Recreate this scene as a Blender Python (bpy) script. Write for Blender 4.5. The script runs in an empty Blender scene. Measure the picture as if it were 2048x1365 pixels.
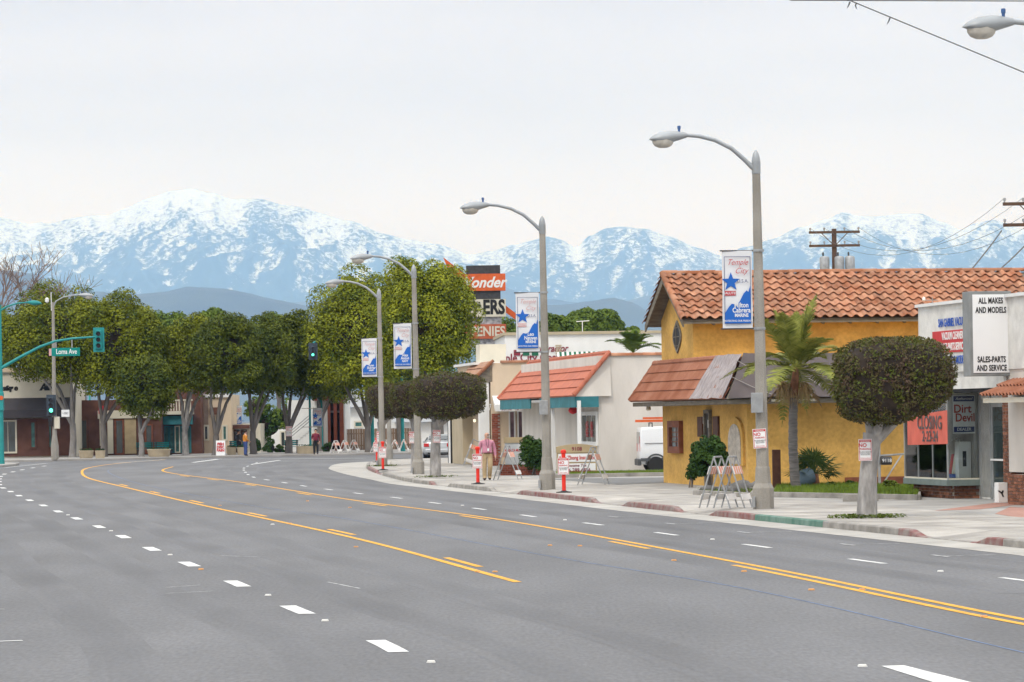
import bpy, bmesh, math, random
from mathutils import Vector, Matrix, noise
random.seed(7)
SC = bpy.context.scene
COL = SC.collection
RAD = math.radians
PI = math.pi

# ------------------------------------------------------------------ camera
FPX, ROLL, VH, CAMH = 7000.0, RAD(0.9), 151.0, 2.45      # focal length in photo pixels, roll, horizon offset, eye height
cam_data = bpy.data.cameras.new("camera")
cam = bpy.data.objects.new("camera", cam_data)
COL.objects.link(cam)
cam.location = (0, 0, CAMH)
cam.rotation_euler = (Matrix.Rotation(PI / 2, 3, 'X') @ Matrix.Rotation(-ROLL, 3, 'Z')).to_euler()
cam_data.sensor_width = 36.0
cam_data.lens = FPX / 2048 * 36.0
cam_data.shift_x = -VH * math.sin(ROLL) / 2048
cam_data.shift_y = VH / 2048
cam_data.clip_start = 1.0
cam_data.clip_end = 120000.0
SC.camera = cam

# ------------------------------------------------------------------ sky, sun, exposure
SUN_EL, SUN_AZ = RAD(52), RAD(205)          # high, behind the camera and a little left
world = bpy.data.worlds.new("World")
SC.world = world
world.use_nodes = True
wn, wl = world.node_tree.nodes, world.node_tree.links
wn.clear()
w_out = wn.new("ShaderNodeOutputWorld")
w_bg = wn.new("ShaderNodeBackground")
w_bg.inputs["Strength"].default_value = 0.1
w_sky = wn.new("ShaderNodeTexSky")
w_sky.sky_type = 'NISHITA'
w_sky.sun_disc = False
w_sky.sun_elevation = SUN_EL
w_sky.sun_rotation = SUN_AZ
w_sky.dust_density = 3.0
# overcast deck: CIE-like gradient (zenith brighter than the horizon) with soft cloud mottling
w_tc = wn.new("ShaderNodeTexCoord")
w_sep = wn.new("ShaderNodeSeparateXYZ")
w_ramp = wn.new("ShaderNodeValToRGB")
w_ramp.color_ramp.elements[0].position = 0.0
w_ramp.color_ramp.elements[0].color = (0.555, 0.525, 0.495, 1)
w_ramp.color_ramp.elements[1].position = 1.0
w_ramp.color_ramp.elements[1].color = (1.10, 1.13, 1.18, 1)
for p_, c_ in ((0.055, (0.50, 0.487, 0.478)), (0.085, (0.432, 0.427, 0.437)), (0.125, (0.392, 0.389, 0.412)), (0.32, (0.58, 0.60, 0.63))):
    e_ = w_ramp.color_ramp.elements.new(p_)
    e_.color = c_ + (1,)
w_map = wn.new("ShaderNodeMapping")
w_map.inputs["Scale"].default_value = (1.0, 1.0, 6.0)
w_noise = wn.new("ShaderNodeTexNoise")
w_noise.inputs["Scale"].default_value = 5.0
w_noise.inputs["Detail"].default_value = 4.0
w_mr = wn.new("ShaderNodeMapRange")
w_mr.inputs["From Min"].default_value = 0.3
w_mr.inputs["From Max"].default_value = 0.7
w_mr.inputs["To Min"].default_value = 18.8
w_mr.inputs["To Max"].default_value = 22.0
w_mul = wn.new("ShaderNodeVectorMath")
w_mul.operation = 'SCALE'
w_mix = wn.new("ShaderNodeMixRGB")
w_mix.inputs["Fac"].default_value = 0.95
wl.new(w_tc.outputs["Generated"], w_sep.inputs[0])
wl.new(w_sep.outputs["Z"], w_ramp.inputs["Fac"])
wl.new(w_tc.outputs["Generated"], w_map.inputs["Vector"])
wl.new(w_map.outputs["Vector"], w_noise.inputs["Vector"])
wl.new(w_noise.outputs["Fac"], w_mr.inputs["Value"])
wl.new(w_ramp.outputs["Color"], w_mul.inputs[0])
wl.new(w_mr.outputs["Result"], w_mul.inputs["Scale"])
wl.new(w_sky.outputs["Color"], w_mix.inputs["Color1"])
wl.new(w_mul.outputs["Vector"], w_mix.inputs["Color2"])
wl.new(w_mix.outputs["Color"], w_bg.inputs["Color"])
wl.new(w_bg.outputs["Background"], w_out.inputs["Surface"])

sun_data = bpy.data.lights.new("sun", 'SUN')
sun_data.energy = 1.5
sun_data.angle = RAD(10)
sun_data.color = (1.0, 0.98, 0.95)
sun = bpy.data.objects.new("sun", sun_data)
COL.objects.link(sun)
sun_dir = Vector((math.sin(SUN_AZ) * math.cos(SUN_EL), math.cos(SUN_AZ) * math.cos(SUN_EL), math.sin(SUN_EL)))
sun.rotation_euler = sun_dir.to_track_quat('Z', 'Y').to_euler()

SC.view_settings.view_transform = 'Standard'
SC.view_settings.look = 'None'
SC.view_settings.exposure = 0.0
SC.view_settings.gamma = 1.0
SC.view_settings.use_curve_mapping = False
SC.render.engine = 'CYCLES'
SC.cycles.use_denoising = True
SC.cycles.use_adaptive_sampling = True
SC.cycles.adaptive_threshold = 0.02
SC.cycles.max_bounces = 6
SC.cycles.diffuse_bounces = 3
SC.cycles.transparent_max_bounces = 16
SC.cycles.volume_bounces = 1

# ------------------------------------------------------------------ measuring helpers (photo pixel -> point of the place)
def ray(x, y):
    u, v = x - 1024.0, y - 682.5
    return (u * math.cos(ROLL) - v * math.sin(ROLL)) / FPX, -(v * math.cos(ROLL) + u * math.sin(ROLL) - VH) / FPX
def at(x, y, D):
    a, b = ray(x, y)
    return Vector((a * D, D, CAMH + b * D))
def gnd(x, y, z=0.0):
    a, b = ray(x, y)
    return at(x, y, (z - CAMH) / b)
class Frame:
    """a building's own axes: x runs in from the street, y along the street away from us"""
    def __init__(s, ox, oy, deg):
        s.o = (ox, oy); s.a = RAD(deg); s.c, s.s = math.cos(s.a), math.sin(s.a)
    def w(s, x, y, z=0.0):
        return Vector((s.o[0] + s.c * x - s.s * y, s.o[1] + s.s * x + s.c * y, z))
    def ony(s, px, py, c):      # pixel met by the plane y=c -> (x, z)
        a, b = ray(px, py)
        # o + c*x - s*y = a*D ; oy + s*x + c*y = D
        x = (a * (s.o[1] + s.c * c) - s.o[0] + s.s * c) / (s.c - a * s.s)
        D = s.o[1] + s.s * x + s.c * c
        return x, CAMH + b * D
    def onx(s, px, py, c):      # plane x=c -> (y, z)
        a, b = ray(px, py)
        y = (s.o[0] + s.c * c - a * (s.o[1] + s.s * c)) / (s.s + a * s.c)
        D = s.o[1] + s.s * c + s.c * y
        return y, CAMH + b * D

# ------------------------------------------------------------------ object helpers
def tag(o, label=None, cat=None, group=None, kind=None):
    if label: o["label"] = label
    if cat: o["category"] = cat
    if group: o["group"] = group
    if kind: o["kind"] = kind
    return o
def thing(name, label, cat, loc=(0, 0, 0), rz=0.0, group=None):
    o = bpy.data.objects.new(name, None)
    o.empty_display_size = 0.2
    COL.objects.link(o)
    o.location = loc
    o.rotation_euler = (0, 0, rz)
    return tag(o, label, cat, group)
def place(name, data, parent=None, loc=(0, 0, 0), rot=(0, 0, 0), scale=(1, 1, 1)):
    o = bpy.data.objects.new(name, data)
    COL.objects.link(o)
    o.parent = parent
    o.location = loc
    o.rotation_euler = rot
    o.scale = scale
    return o
KIDS = {}
def copy_tree(o, parent=None):
    c = o.copy()
    COL.objects.link(c)
    c.parent = parent
    for ch in [k for k in bpy.data.objects if k.parent == o]:
        copy_tree(ch, c)
    return c

class MB:
    """collects shapes; build() links them as one mesh object"""
    def __init__(s):
        s.v, s.f, s.m = [], [], []
        s.mi = 0
    def add(s, vs, fs):
        n = len(s.v)
        s.v.extend([tuple(p) for p in vs])
        for f in fs:
            s.f.append(tuple(i + n for i in f))
            s.m.append(s.mi)
        return s
    def box(s, x0, x1, y0, y1, z0, z1):
        return s.add([(x0, y0, z0), (x1, y0, z0), (x1, y1, z0), (x0, y1, z0), (x0, y0, z1), (x1, y0, z1), (x1, y1, z1), (x0, y1, z1)],
                     [(0, 3, 2, 1), (4, 5, 6, 7), (0, 1, 5, 4), (1, 2, 6, 5), (2, 3, 7, 6), (3, 0, 4, 7)])
    def cbox(s, c, sz, rz=0.0, rx=0.0, ry=0.0):
        Mx = Matrix.Translation(Vector(c)) @ (Matrix.Rotation(rz, 4, 'Z') @ Matrix.Rotation(ry, 4, 'Y') @ Matrix.Rotation(rx, 4, 'X'))
        h = [d / 2 for d in sz]
        vs = [Mx @ Vector((i * h[0], j * h[1], k * h[2])) for k in (-1, 1) for j in (-1, 1) for i in (-1, 1)]
        return s.add(vs, [(0, 2, 3, 1), (4, 5, 7, 6), (0, 1, 5, 4), (1, 3, 7, 5), (3, 2, 6, 7), (2, 0, 4, 6)])
    def prism(s, pts, z0, z1):
        n = len(pts)
        vs = [(p[0], p[1], z0) for p in pts] + [(p[0], p[1], z1) for p in pts]
        return s.add(vs, [tuple(range(n))[::-1], tuple(range(n, 2 * n))] + [(i, (i + 1) % n, n + (i + 1) % n, n + i) for i in range(n)])
    def extr(s, pts, d):
        """3D polygon pushed along the vector d"""
        n = len(pts); d = Vector(d)
        vs = [Vector(p) for p in pts] + [Vector(p) + d for p in pts]
        return s.add(vs, [tuple(range(n)), tuple(range(n, 2 * n))[::-1]] + [((i + 1) % n, i, n + i, n + (i + 1) % n) for i in range(n)])
    def quad(s, a, b, c, d):
        return s.add([a, b, c, d], [(0, 1, 2, 3)])
    def tube(s, pts, r, n=8, cap=True):
        pts = [Vector(p) for p in pts]
        rs = r if isinstance(r, (list, tuple)) else [r] * len(pts)
        rings, ref = [], None
        for i, p in enumerate(pts):
            t = (pts[min(i + 1, len(pts) - 1)] - pts[max(i - 1, 0)])
            t = t.normalized() if t.length > 1e-9 else Vector((0, 0, 1))
            if ref is None:
                ref = Vector((1, 0, 0)) if abs(t.x) < 0.8 else Vector((0, 1, 0))
            a = t.cross(ref); a = a.normalized() if a.length > 1e-6 else t.orthogonal().normalized()
            b = t.cross(a); ref = b
            ref = -t.cross(a).cross(t).cross(t) if False else a.cross(t)
            rings.append([p + (a * math.cos(2 * PI * k / n) + b * math.sin(2 * PI * k / n)) * rs[i] for k in range(n)])
        vs = [q for rg in rings for q in rg]
        fs = [(i * n + k, i * n + (k + 1) % n, (i + 1) * n + (k + 1) % n, (i + 1) * n + k) for i in range(len(pts) - 1) for k in range(n)]
        if cap:
            fs += [tuple(range(n))[::-1], tuple(range((len(pts) - 1) * n, len(pts) * n))]
        return s.add(vs, fs)
    def lathe(s, prof, n=16, c=(0, 0, 0), sx=1.0, sy=1.0):
        vs = [(c[0] + r * sx * math.cos(2 * PI * k / n), c[1] + r * sy * math.sin(2 * PI * k / n), c[2] + z) for r, z in prof for k in range(n)]
        m = len(prof)
        fs = [(i * n + k, i * n + (k + 1) % n, (i + 1) * n + (k + 1) % n, (i + 1) * n + k) for i in range(m - 1) for k in range(n)]
        fs += [tuple(range(n))[::-1], tuple(range((m - 1) * n, m * n))]
        return s.add(vs, fs)
    def loft(s, rings, cap=True):
        n = len(rings[0])
        vs = [q for rg in rings for q in rg]
        fs = [(i * n + k, i * n + (k + 1) % n, (i + 1) * n + (k + 1) % n, (i + 1) * n + k) for i in range(len(rings) - 1) for k in range(n)]
        if cap:
            fs += [tuple(range(n))[::-1], tuple(range((len(rings) - 1) * n, len(rings) * n))]
        return s.add(vs, fs)
    def mesh(s, name, mats, smooth=False):
        me = bpy.data.meshes.new(name)
        me.from_pydata(s.v, [], s.f)
        for m in (mats if isinstance(mats, (list, tuple)) else [mats]):
            me.materials.append(m)
        if any(s.m):
            me.polygons.foreach_set("material_index", s.m)
        bm = bmesh.new(); bm.from_mesh(me)
        bmesh.ops.recalc_face_normals(bm, faces=bm.faces)
        bm.to_mesh(me); bm.free()
        if smooth:
            me.polygons.foreach_set("use_smooth", [True] * len(me.polygons))
            if smooth != 1:
                me.set_sharp_from_angle(angle=RAD(smooth))
        me.update()
        return me
    def build(s, name, mats, parent=None, smooth=False, bevel=0.0, loc=(0, 0, 0), rot=(0, 0, 0)):
        o = place(name, s.mesh(name, mats, smooth), parent, loc, rot)
        if bevel:
            b = o.modifiers.new("edge", 'BEVEL')
            b.width = bevel; b.segments = 2; b.limit_method = 'ANGLE'; b.angle_limit = RAD(40)
        return o

def text(body, size, mat, parent, loc, rot=(PI / 2, 0, 0), align='CENTER', sx=1.0, bold=0.0, shear=0.0, ext=0.004, name="lettering", spacing=1.0, line=1.0):
    c = bpy.data.curves.new(name, 'FONT')
    c.body = body
    c.size = size
    c.align_x = align
    c.align_y = 'CENTER'
    c.extrude = ext
    c.offset = bold
    c.shear = shear
    c.space_character = spacing
    c.space_line = line
    c.resolution_u = 3
    c.materials.append(mat)
    return place(name, c, parent, loc, rot, (sx, 1, 1))

def crom(pts, step=1.0):
    """Catmull-Rom curve through 2D points, resampled evenly"""
    P = [Vector((p[0], p[1], 0)) for p in pts]
    P = [P[0] * 2 - P[1]] + P + [P[-1] * 2 - P[-2]]
    out = []
    for i in range(1, len(P) - 2):
        for k in range(24):
            t = k / 24
            out.append(0.5 * ((2 * P[i]) + (P[i + 1] - P[i - 1]) * t + (2 * P[i - 1] - 5 * P[i] + 4 * P[i + 1] - P[i + 2]) * t * t + (3 * P[i] - P[i - 1] - 3 * P[i + 1] + P[i + 2]) * t ** 3))
    out.append(P[-2])
    return Path(out)
class Path:
    def __init__(s, pts):
        s.p = pts
        s.l = [0.0]
        for a, b in zip(pts, pts[1:]):
            s.l.append(s.l[-1] + (b - a).length)
        s.L = s.l[-1]
    def pos(s, t):
        t = max(0.0, min(s.L, t))
        lo, hi = 0, len(s.l) - 1
        while hi - lo > 1:
            m = (lo + hi) // 2
            if s.l[m] <= t: lo = m
            else: hi = m
        k = (t - s.l[lo]) / max(1e-9, s.l[hi] - s.l[lo])
        return s.p[lo].lerp(s.p[hi], k)
    def tan(s, t):
        return (s.pos(t + 0.6) - s.pos(t - 0.6)).normalized()
    def off(s, t, d, z=0.0):     # d > 0 to the right of the direction of travel
        p, q = s.pos(t), s.tan(t)
        return Vector((p.x + q.y * d, p.y - q.x * d, z))
    def near(s, q):
        best = min(range(len(s.p)), key=lambda i: (s.p[i].x - q[0]) ** 2 + (s.p[i].y - q[1]) ** 2)
        return s.l[best]
    def atpx(s, x, z=0.0):       # arc length where the curve is seen at photo column x
        def col(p):
            a = p.x / p.y * FPX; b = (CAMH - z) / p.y * FPX
            return 1024 + a * math.cos(ROLL) + (b + VH) * math.sin(ROLL)
        best = min((i for i in range(len(s.p)) if s.p[i].y < 186), key=lambda i: abs(col(s.p[i]) - x))
        return s.l[best]

# ------------------------------------------------------------------ materials
MATS = {}
def mat(name, col, rough=0.8, var=0.12, scale=3.0, bump=0.0, bscale=None, metal=0.0, spec=0.3, col2=None, isl=0.0, obj=0.0, stretch=(1, 1, 1), detail=5.0, emit=None, coat=0.0, fine=0.0, fscale=120.0):
    """noise-varied principled material in world space; isl / obj vary the tone per mesh island / per object"""
    if name in MATS: return MATS[name]
    m = bpy.data.materials.new(name); m.use_nodes = True
    n, l = m.node_tree.nodes, m.node_tree.links
    b = n["Principled BSDF"]
    b.inputs["Roughness"].default_value = rough
    b.inputs["Metallic"].default_value = metal
    b.inputs["Specular IOR Level"].default_value = spec
    if coat: b.inputs["Coat Weight"].default_value = coat
    g = n.new("ShaderNodeNewGeometry")
    mp = n.new("ShaderNodeMapping"); mp.inputs["Scale"].default_value = stretch
    l.new(g.outputs["Position"], mp.inputs["Vector"])
    t = n.new("ShaderNodeTexNoise"); t.inputs["Scale"].default_value = scale; t.inputs["Detail"].default_value = detail
    l.new(mp.outputs["Vector"], t.inputs["Vector"])
    mx = n.new("ShaderNodeMixRGB")
    c1 = tuple(max(0, c * (1 - var)) for c in col); c2 = col2 or tuple(c * (1 + var) for c in col)
    mx.inputs["Color1"].default_value = c1 + (1,); mx.inputs["Color2"].default_value = tuple(c2) + (1,)
    r = n.new("ShaderNodeMapRange"); r.inputs["From Min"].default_value = 0.32; r.inputs["From Max"].default_value = 0.68
    l.new(t.outputs["Fac"], r.inputs["Value"]); l.new(r.outputs["Result"], mx.inputs["Fac"])
    last = mx.outputs["Color"]
    def scaled(src, amount, last):
        q = n.new("ShaderNodeMapRange"); q.inputs["To Min"].default_value = 1 - amount; q.inputs["To Max"].default_value = 1 + amount
        l.new(src, q.inputs["Value"])
        v = n.new("ShaderNodeVectorMath"); v.operation = 'SCALE'
        l.new(last, v.inputs[0]); l.new(q.outputs["Result"], v.inputs["Scale"])
        return v.outputs["Vector"]
    if isl: last = scaled(g.outputs["Random Per Island"], isl, last)
    if obj:
        oi = n.new("ShaderNodeObjectInfo"); last = scaled(oi.outputs["Random"], obj, last)
    if fine:
        ft = n.new("ShaderNodeTexNoise"); ft.inputs["Scale"].default_value = fscale; ft.inputs["Detail"].default_value = 2
        l.new(mp.outputs["Vector"], ft.inputs["Vector"]); last = scaled(ft.outputs["Fac"], fine, last)
    l.new(last, b.inputs["Base Color"])
    if bump:
        bt = n.new("ShaderNodeTexNoise"); bt.inputs["Scale"].default_value = bscale or scale * 6; bt.inputs["Detail"].default_value = 6
        l.new(mp.outputs["Vector"], bt.inputs["Vector"])
        bp = n.new("ShaderNodeBump"); bp.inputs["Strength"].default_value = min(1.0, bump * 10); bp.inputs["Distance"].default_value = bump
        l.new(bt.outputs["Fac"], bp.inputs["Height"]); l.new(bp.outputs["Normal"], b.inputs["Normal"])
    if emit:
        b.inputs["Emission Color"].default_value = emit[0] + (1,); b.inputs["Emission Strength"].default_value = emit[1]
    MATS[name] = m
    return m
def glass(name, tint=(0.75, 0.82, 0.82), alpha=0.35, rough=0.03):
    m = bpy.data.materials.new(name); m.use_nodes = True
    n, l = m.node_tree.nodes, m.node_tree.links
    n.clear()
    o = n.new("ShaderNodeOutputMaterial"); t = n.new("ShaderNodeBsdfTransparent"); t.inputs["Color"].default_value = tint + (1,)
    g = n.new("ShaderNodeBsdfGlossy"); g.inputs["Roughness"].default_value = rough
    x = n.new("ShaderNodeMixShader"); fr = n.new("ShaderNodeFresnel"); fr.inputs["IOR"].default_value = 1.3
    ad = n.new("ShaderNodeMath"); ad.operation = 'ADD'; ad.inputs[1].default_value = alpha; ad.use_clamp = True
    l.new(fr.outputs["Fac"], ad.inputs[0]); l.new(ad.outputs[0], x.inputs["Fac"]); l.new(t.outputs[0], x.inputs[1]); l.new(g.outputs[0], x.inputs[2])
    l.new(x.outputs[0], o.inputs["Surface"])
    return m
# ================================================================== far terrain, mountains, haze
import numpy as np
def ridged(x, y, sc, oc=4):
    v, a, w = 0.0, 0.5, 1.0
    for i in range(oc):
        n_ = noise.noise(Vector((x / sc, y / sc, 3.1 + i * 7.7)))
        v += a * (1 - abs(n_) * 1.8) * w
        sc *= 0.5; a *= 0.5
    return v
def interp(tab, x):
    if x <= tab[0][0]: return tab[0][1]
    for (a, b), (c, d) in zip(tab, tab[1:]):
        if x <= c:
            k = (x - a) / (c - a); k = k * k * (3 - 2 * k) * 0.5 + k * 0.5
            return b + (d - b) * k
    return tab[-1][1]
# crest line of the snowy range as seen over the street (column, row)
CREST = [(-700, 470), (-400, 455), (-200, 440), (-60, 424), (0, 432), (60, 447), (100, 447), (150, 436), (215, 430), (250, 416), (300, 397), (345, 382), (385, 378), (425, 386), (462, 398), (525, 397), (570, 408), (640, 425), (700, 440), (760, 465), (820, 478), (880, 490), (940, 511), (975, 505), (1030, 490), (1095, 474), (1122, 479), (1152, 494), (1180, 472), (1210, 457), (1250, 454), (1290, 456), (1340, 474), (1395, 497), (1445, 511), (1490, 494), (1540, 479), (1600, 456), (1650, 437), (1688, 424), (1712, 431), (1760, 433), (1800, 429), (1845, 427), (1885, 441), (1922, 456), (1950, 446), (1990, 441), (2048, 458), (2200, 470), (2400, 450), (2800, 500)]
def range_mesh(name, m, d_crest, d_base, crest, nx, ny, rough, spur, seed, x0=-520, x1=2570, floor=0.0, depth_back=2500):
    mb = MB(); rows = []
    for j in range(ny + 1):
        t = j / ny                       # 0 at the foot, 1 at the crest
        row = []
        for i in range(nx + 1):
            px = x0 + (x1 - x0) * i / nx
            a = ray(px, 500)[0]
            cz = at(px, interp(crest, px), d_crest).z
            if t < 1:
                pw = px + (1 - t) * 240 * noise.noise(Vector((px / 210, t * 2.5, seed))); k_ = max(0.0, min(1.0, (t - .84) / .16)); k_ = k_ * k_ * (3 - 2 * k_)
                cz = cz * k_ + (1 - k_) * sum(at(pw + q_, interp(crest, pw + q_), d_crest).z for q_ in (-75, -25, 25, 75)) / 4
            D = d_base + (d_crest - d_base) * t
            X = a * D
            wx = X + 420 * noise.noise(Vector((X / 1700, D / 1700, seed))) + 160 * noise.noise(Vector((X / 500, D / 500, seed + 5)))
            sp = 0.6 * ridged(wx + seed, D * 0.40, spur, 5) + 0.4 * ridged(wx * 1.0 + 777, D * 0.33, spur * .3, 4)          # spurs running down to the plain
            k = t ** 0.85
            env = math.sin(PI * min(1, t * 1.02)) if t < 1 else 0.0
            z = floor + (cz - floor) * (k * (1 - 0.42 * env) + env * 0.52 * (sp - 0.40))
            edge = t ** 6
            z += (ridged(X * 1.3 + seed, D, rough, 4) - 0.62) * rough * (0.22 * (1 - edge) + 0.05 * edge)
            row.append((X, D + 600 * env * noise.noise(Vector((X / 2500, D / 2500, seed))), z))
        rows.append(row)
    rows.append([(p[0] * (1 + depth_back / d_crest), p[1] + depth_back, floor) for p in rows[-1]])
    n = nx + 1
    Z = np.array([[p[2] for p in r] for r in rows[:-1]]); rel = np.zeros_like(Z)
    for w in (3, 8, 18):                 # how far each point stands above or below its surroundings
        k = np.ones(2 * w + 1) / (2 * w + 1)
        B = np.apply_along_axis(lambda a: np.convolve(np.pad(a, w, mode='edge'), k, 'valid'), 1, Z)
        d = Z - B; rel += d / (d.std() + 1e-6) * (0.3, 0.4, 0.3)[(3, 8, 18).index(w)]
    rel = np.concatenate([rel.ravel(), np.zeros(n)])
    mb.add([p for r in rows for p in r], [(j * n + i, j * n + i + 1, (j + 1) * n + i + 1, (j + 1) * n + i) for j in range(len(rows) - 1) for i in range(nx)])
    o = tag(mb.build(name, m, smooth=True), kind='structure')
    o.data.attributes.new("relief", 'FLOAT', 'POINT').data.foreach_set("value", rel.astype(np.float32))
    return o

def mountain_mat(name, rock, snow, z0, z1, nscale):
    m = bpy.data.materials.new(name); m.use_nodes = True
    n, l = m.node_tree.nodes, m.node_tree.links
    b = n["Principled BSDF"]; b.inputs["Roughness"].default_value = 0.9; b.inputs["Specular IOR Level"].default_value = 0.1
    g = n.new("ShaderNodeNewGeometry"); sp = n.new("ShaderNodeSeparateXYZ"); l.new(g.outputs["Position"], sp.inputs[0])
    alt = n.new("ShaderNodeMapRange"); alt.clamp = False
    alt.inputs["From Min"].default_value = z0; alt.inputs["From Max"].default_value = z1
    l.new(sp.outputs["Z"], alt.inputs["Value"])
    def nz(s, d, st):
        mp = n.new("ShaderNodeMapping"); mp.inputs["Scale"].default_value = st; l.new(g.outputs["Position"], mp.inputs["Vector"])
        t = n.new("ShaderNodeTexNoise"); t.inputs["Scale"].default_value = s; t.inputs["Detail"].default_value = d
        t.inputs["Roughness"].default_value = 0.62; t.inputs["Distortion"].default_value = 0.6
        l.new(mp.outputs["Vector"], t.inputs["Vector"]); return t.outputs["Fac"]
    def math_(op, a, c):
        q = n.new("ShaderNodeMath"); q.operation = op
        for i, s in enumerate((a, c)):
            if isinstance(s, (int, float)): q.inputs[i].default_value = s
            else: l.new(s, q.inputs[i])
        return q.outputs[0]
    big = math_('MULTIPLY', math_('SUBTRACT', nz(1 / 2600, 4, (1, 0.4, 1.0)), 0.5), 1.4)
    fine = math_('MULTIPLY', math_('SUBTRACT', nz(1 / nscale, 3, (1, 0.5, 0.75)), 0.5), 3.0)
    gul = math_('MULTIPLY', math_('SUBTRACT', nz(1 / 620, 5, (1, 0.30, 0.30)), 0.5), 1.8)
    nrm = n.new("ShaderNodeSeparateXYZ"); l.new(g.outputs["Normal"], nrm.inputs[0])
    slope = math_('MULTIPLY', math_('SUBTRACT', nrm.outputs["Z"], 0.84), 2.4)
    at_ = n.new("ShaderNodeAttribute"); at_.attribute_name = "relief"
    rl = math_('MULTIPLY', at_.outputs["Fac"], -0.34)
    tot = math_('ADD', math_('ADD', math_('ADD', math_('ADD', alt.outputs[0], big), fine), gul), rl)
    r = n.new("ShaderNodeMapRange"); r.inputs["From Min"].default_value = 0.30; r.inputs["From Max"].default_value = 0.85
    l.new(tot, r.inputs["Value"])
    mx = n.new("ShaderNodeMixRGB"); mx.inputs["Color1"].default_value = rock + (1,); mx.inputs["Color2"].default_value = snow + (1,)
    l.new(r.outputs["Result"], mx.inputs["Fac"]); l.new(mx.outputs["Color"], b.inputs["Base Color"])
    return m
M_SNOWY = mountain_mat("snowy_rock", (0.035, 0.045, 0.045), (0.48, 0.545, 0.635), 1110, 1950, 38)
M_HILL = mat("chaparral", (0.055, 0.065, 0.05), 0.95, 0.35, 1 / 500, bump=0.0, detail=8)
MOUNTAIN_D = 32000.0
range_mesh("mountain_range", M_SNOWY, MOUNTAIN_D, 22000.0, CREST, 820, 130, 620, 3000, 11.3)
MID = [(-700, 520), (0, 560), (150, 545), (330, 560), (500, 575), (620, 560), (760, 545), (860, 520), (930, 512), (1000, 530), (1080, 555), (1200, 570), (1330, 545), (1440, 520), (1560, 535), (1700, 520), (1850, 540), (2000, 520), (2200, 540), (2800, 560)]
MID = [(a, b + 42) for a, b in MID]
range_mesh("lower_mountain_range", M_HILL, 21000.0, 16000.0, MID, 300, 40, 300, 1800, 71.9, depth_back=1500)
FOOT = [(-700, 560), (-100, 528), (20, 540), (70, 546), (110, 570), (150, 583), (200, 582), (240, 590), (330, 584), (372, 574), (440, 576), (480, 584), (560, 602), (620, 612), (720, 640), (820, 640), (940, 628), (1030, 622), (1110, 609), (1180, 602), (1225, 596), (1265, 606), (1320, 640), (1420, 650), (1600, 630), (1800, 600), (2048, 610), (2800, 590)]
range_mesh("foothills", M_HILL, 13500.0, 10500.0, FOOT, 260, 34, 170, 1000, 33.7, depth_back=1100)

ground_mb = MB().add([(-60000, -60000, -0.06), (60000, -60000, -0.06), (60000, 60000, -0.06), (-60000, 60000, -0.06)], [(0, 1, 2, 3)])
tag(ground_mb.build("ground", mat("valley_ground", (0.10, 0.10, 0.085), 0.95, 0.3, 0.02)), kind='structure')

hz = bpy.data.materials.new("haze"); hz.use_nodes = True
hn, hl = hz.node_tree.nodes, hz.node_tree.links
hn.clear()
h_out = hn.new("ShaderNodeOutputMaterial"); h_vol = hn.new("ShaderNodeVolumePrincipled")
h_vol.inputs["Color"].default_value = (0.27, 0.52, 1.0, 1)
h_vol.inputs["Density"].default_value = 5.4e-5
h_vol.inputs["Absorption Color"].default_value = (1, 1, 1, 1)
hl.new(h_vol.outputs[0], h_out.inputs["Volume"])
tag(MB().box(-30000, 30000, -12000, 35500, -1.1, 2450).build("haze", hz), kind='stuff')
# ================================================================== road, kerbs, pavements
M_ASPH = mat("asphalt", (0.140, 0.141, 0.148), 0.85, 0.15, 0.42, bump=0.008, bscale=35, fine=0.34, fscale=20, stretch=(1, 0.22, 1), spec=0.25, detail=6)
M_SEAM = mat("tar_seam", (0.085, 0.086, 0.092), 0.8, 0.2, 1.5, fine=0.35, fscale=24)
M_ASPH2 = mat("old_asphalt", (0.15, 0.15, 0.15), 0.9, 0.2, 0.8, bump=0.006, bscale=60, fine=0.25, fscale=40)
M_WHITE_PAINT = mat("road_paint_white", (0.62, 0.62, 0.61), 0.7, 0.18, 2.5, fine=0.22, fscale=60)
M_OLD_WHITE = mat("road_paint_worn", (0.34, 0.34, 0.34), 0.8, 0.5, 5.0, fine=0.3, fscale=40)
M_YELLOW_PAINT = mat("road_paint_yellow", (0.66, 0.33, 0.03), 0.7, 0.18, 2.5, fine=0.22, fscale=50)
M_BLUE_PAINT = mat("road_paint_blue", (0.13, 0.19, 0.32), 0.8, 0.3, 2.0, fine=0.2)
M_CONC = mat("pavement_concrete", (0.345, 0.325, 0.30), 0.9, 0.24, 0.8, bump=0.004, bscale=40, fine=0.15, fscale=22, obj=0.12)
M_GUTTER = mat("gutter_concrete", (0.37, 0.355, 0.33), 0.9, 0.18, 0.7, bump=0.004, bscale=40, fine=0.12, fscale=25)
M_KERB = mat("kerb_concrete", (0.27, 0.255, 0.235), 0.9, 0.30, 2.0, bump=0.01, bscale=25, fine=0.2, fscale=30)
M_KERB_RED = mat("kerb_red_paint", (0.29, 0.10, 0.095), 0.85, 0.3, 3.5, col2=(0.26, 0.225, 0.21), bump=0.008, bscale=25, fine=0.2, fscale=30)
M_KERB_GREEN = mat("kerb_green_paint", (0.075, 0.20, 0.15), 0.85, 0.2, 2.5, col2=(0.17, 0.26, 0.22), bump=0.008, bscale=25, fine=0.15, fscale=30)
M_FORE = mat("forecourt_concrete", (0.31, 0.30, 0.285), 0.9, 0.2, 0.6, bump=0.004, bscale=40, fine=0.12, fscale=25)

road = tag(MB().add([(-140, -6, 0), (90, -6, 0), (90, 330, 0), (-140, 330, 0)], [(0, 1, 2, 3)]).build("road", M_ASPH), kind='structure')

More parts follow.
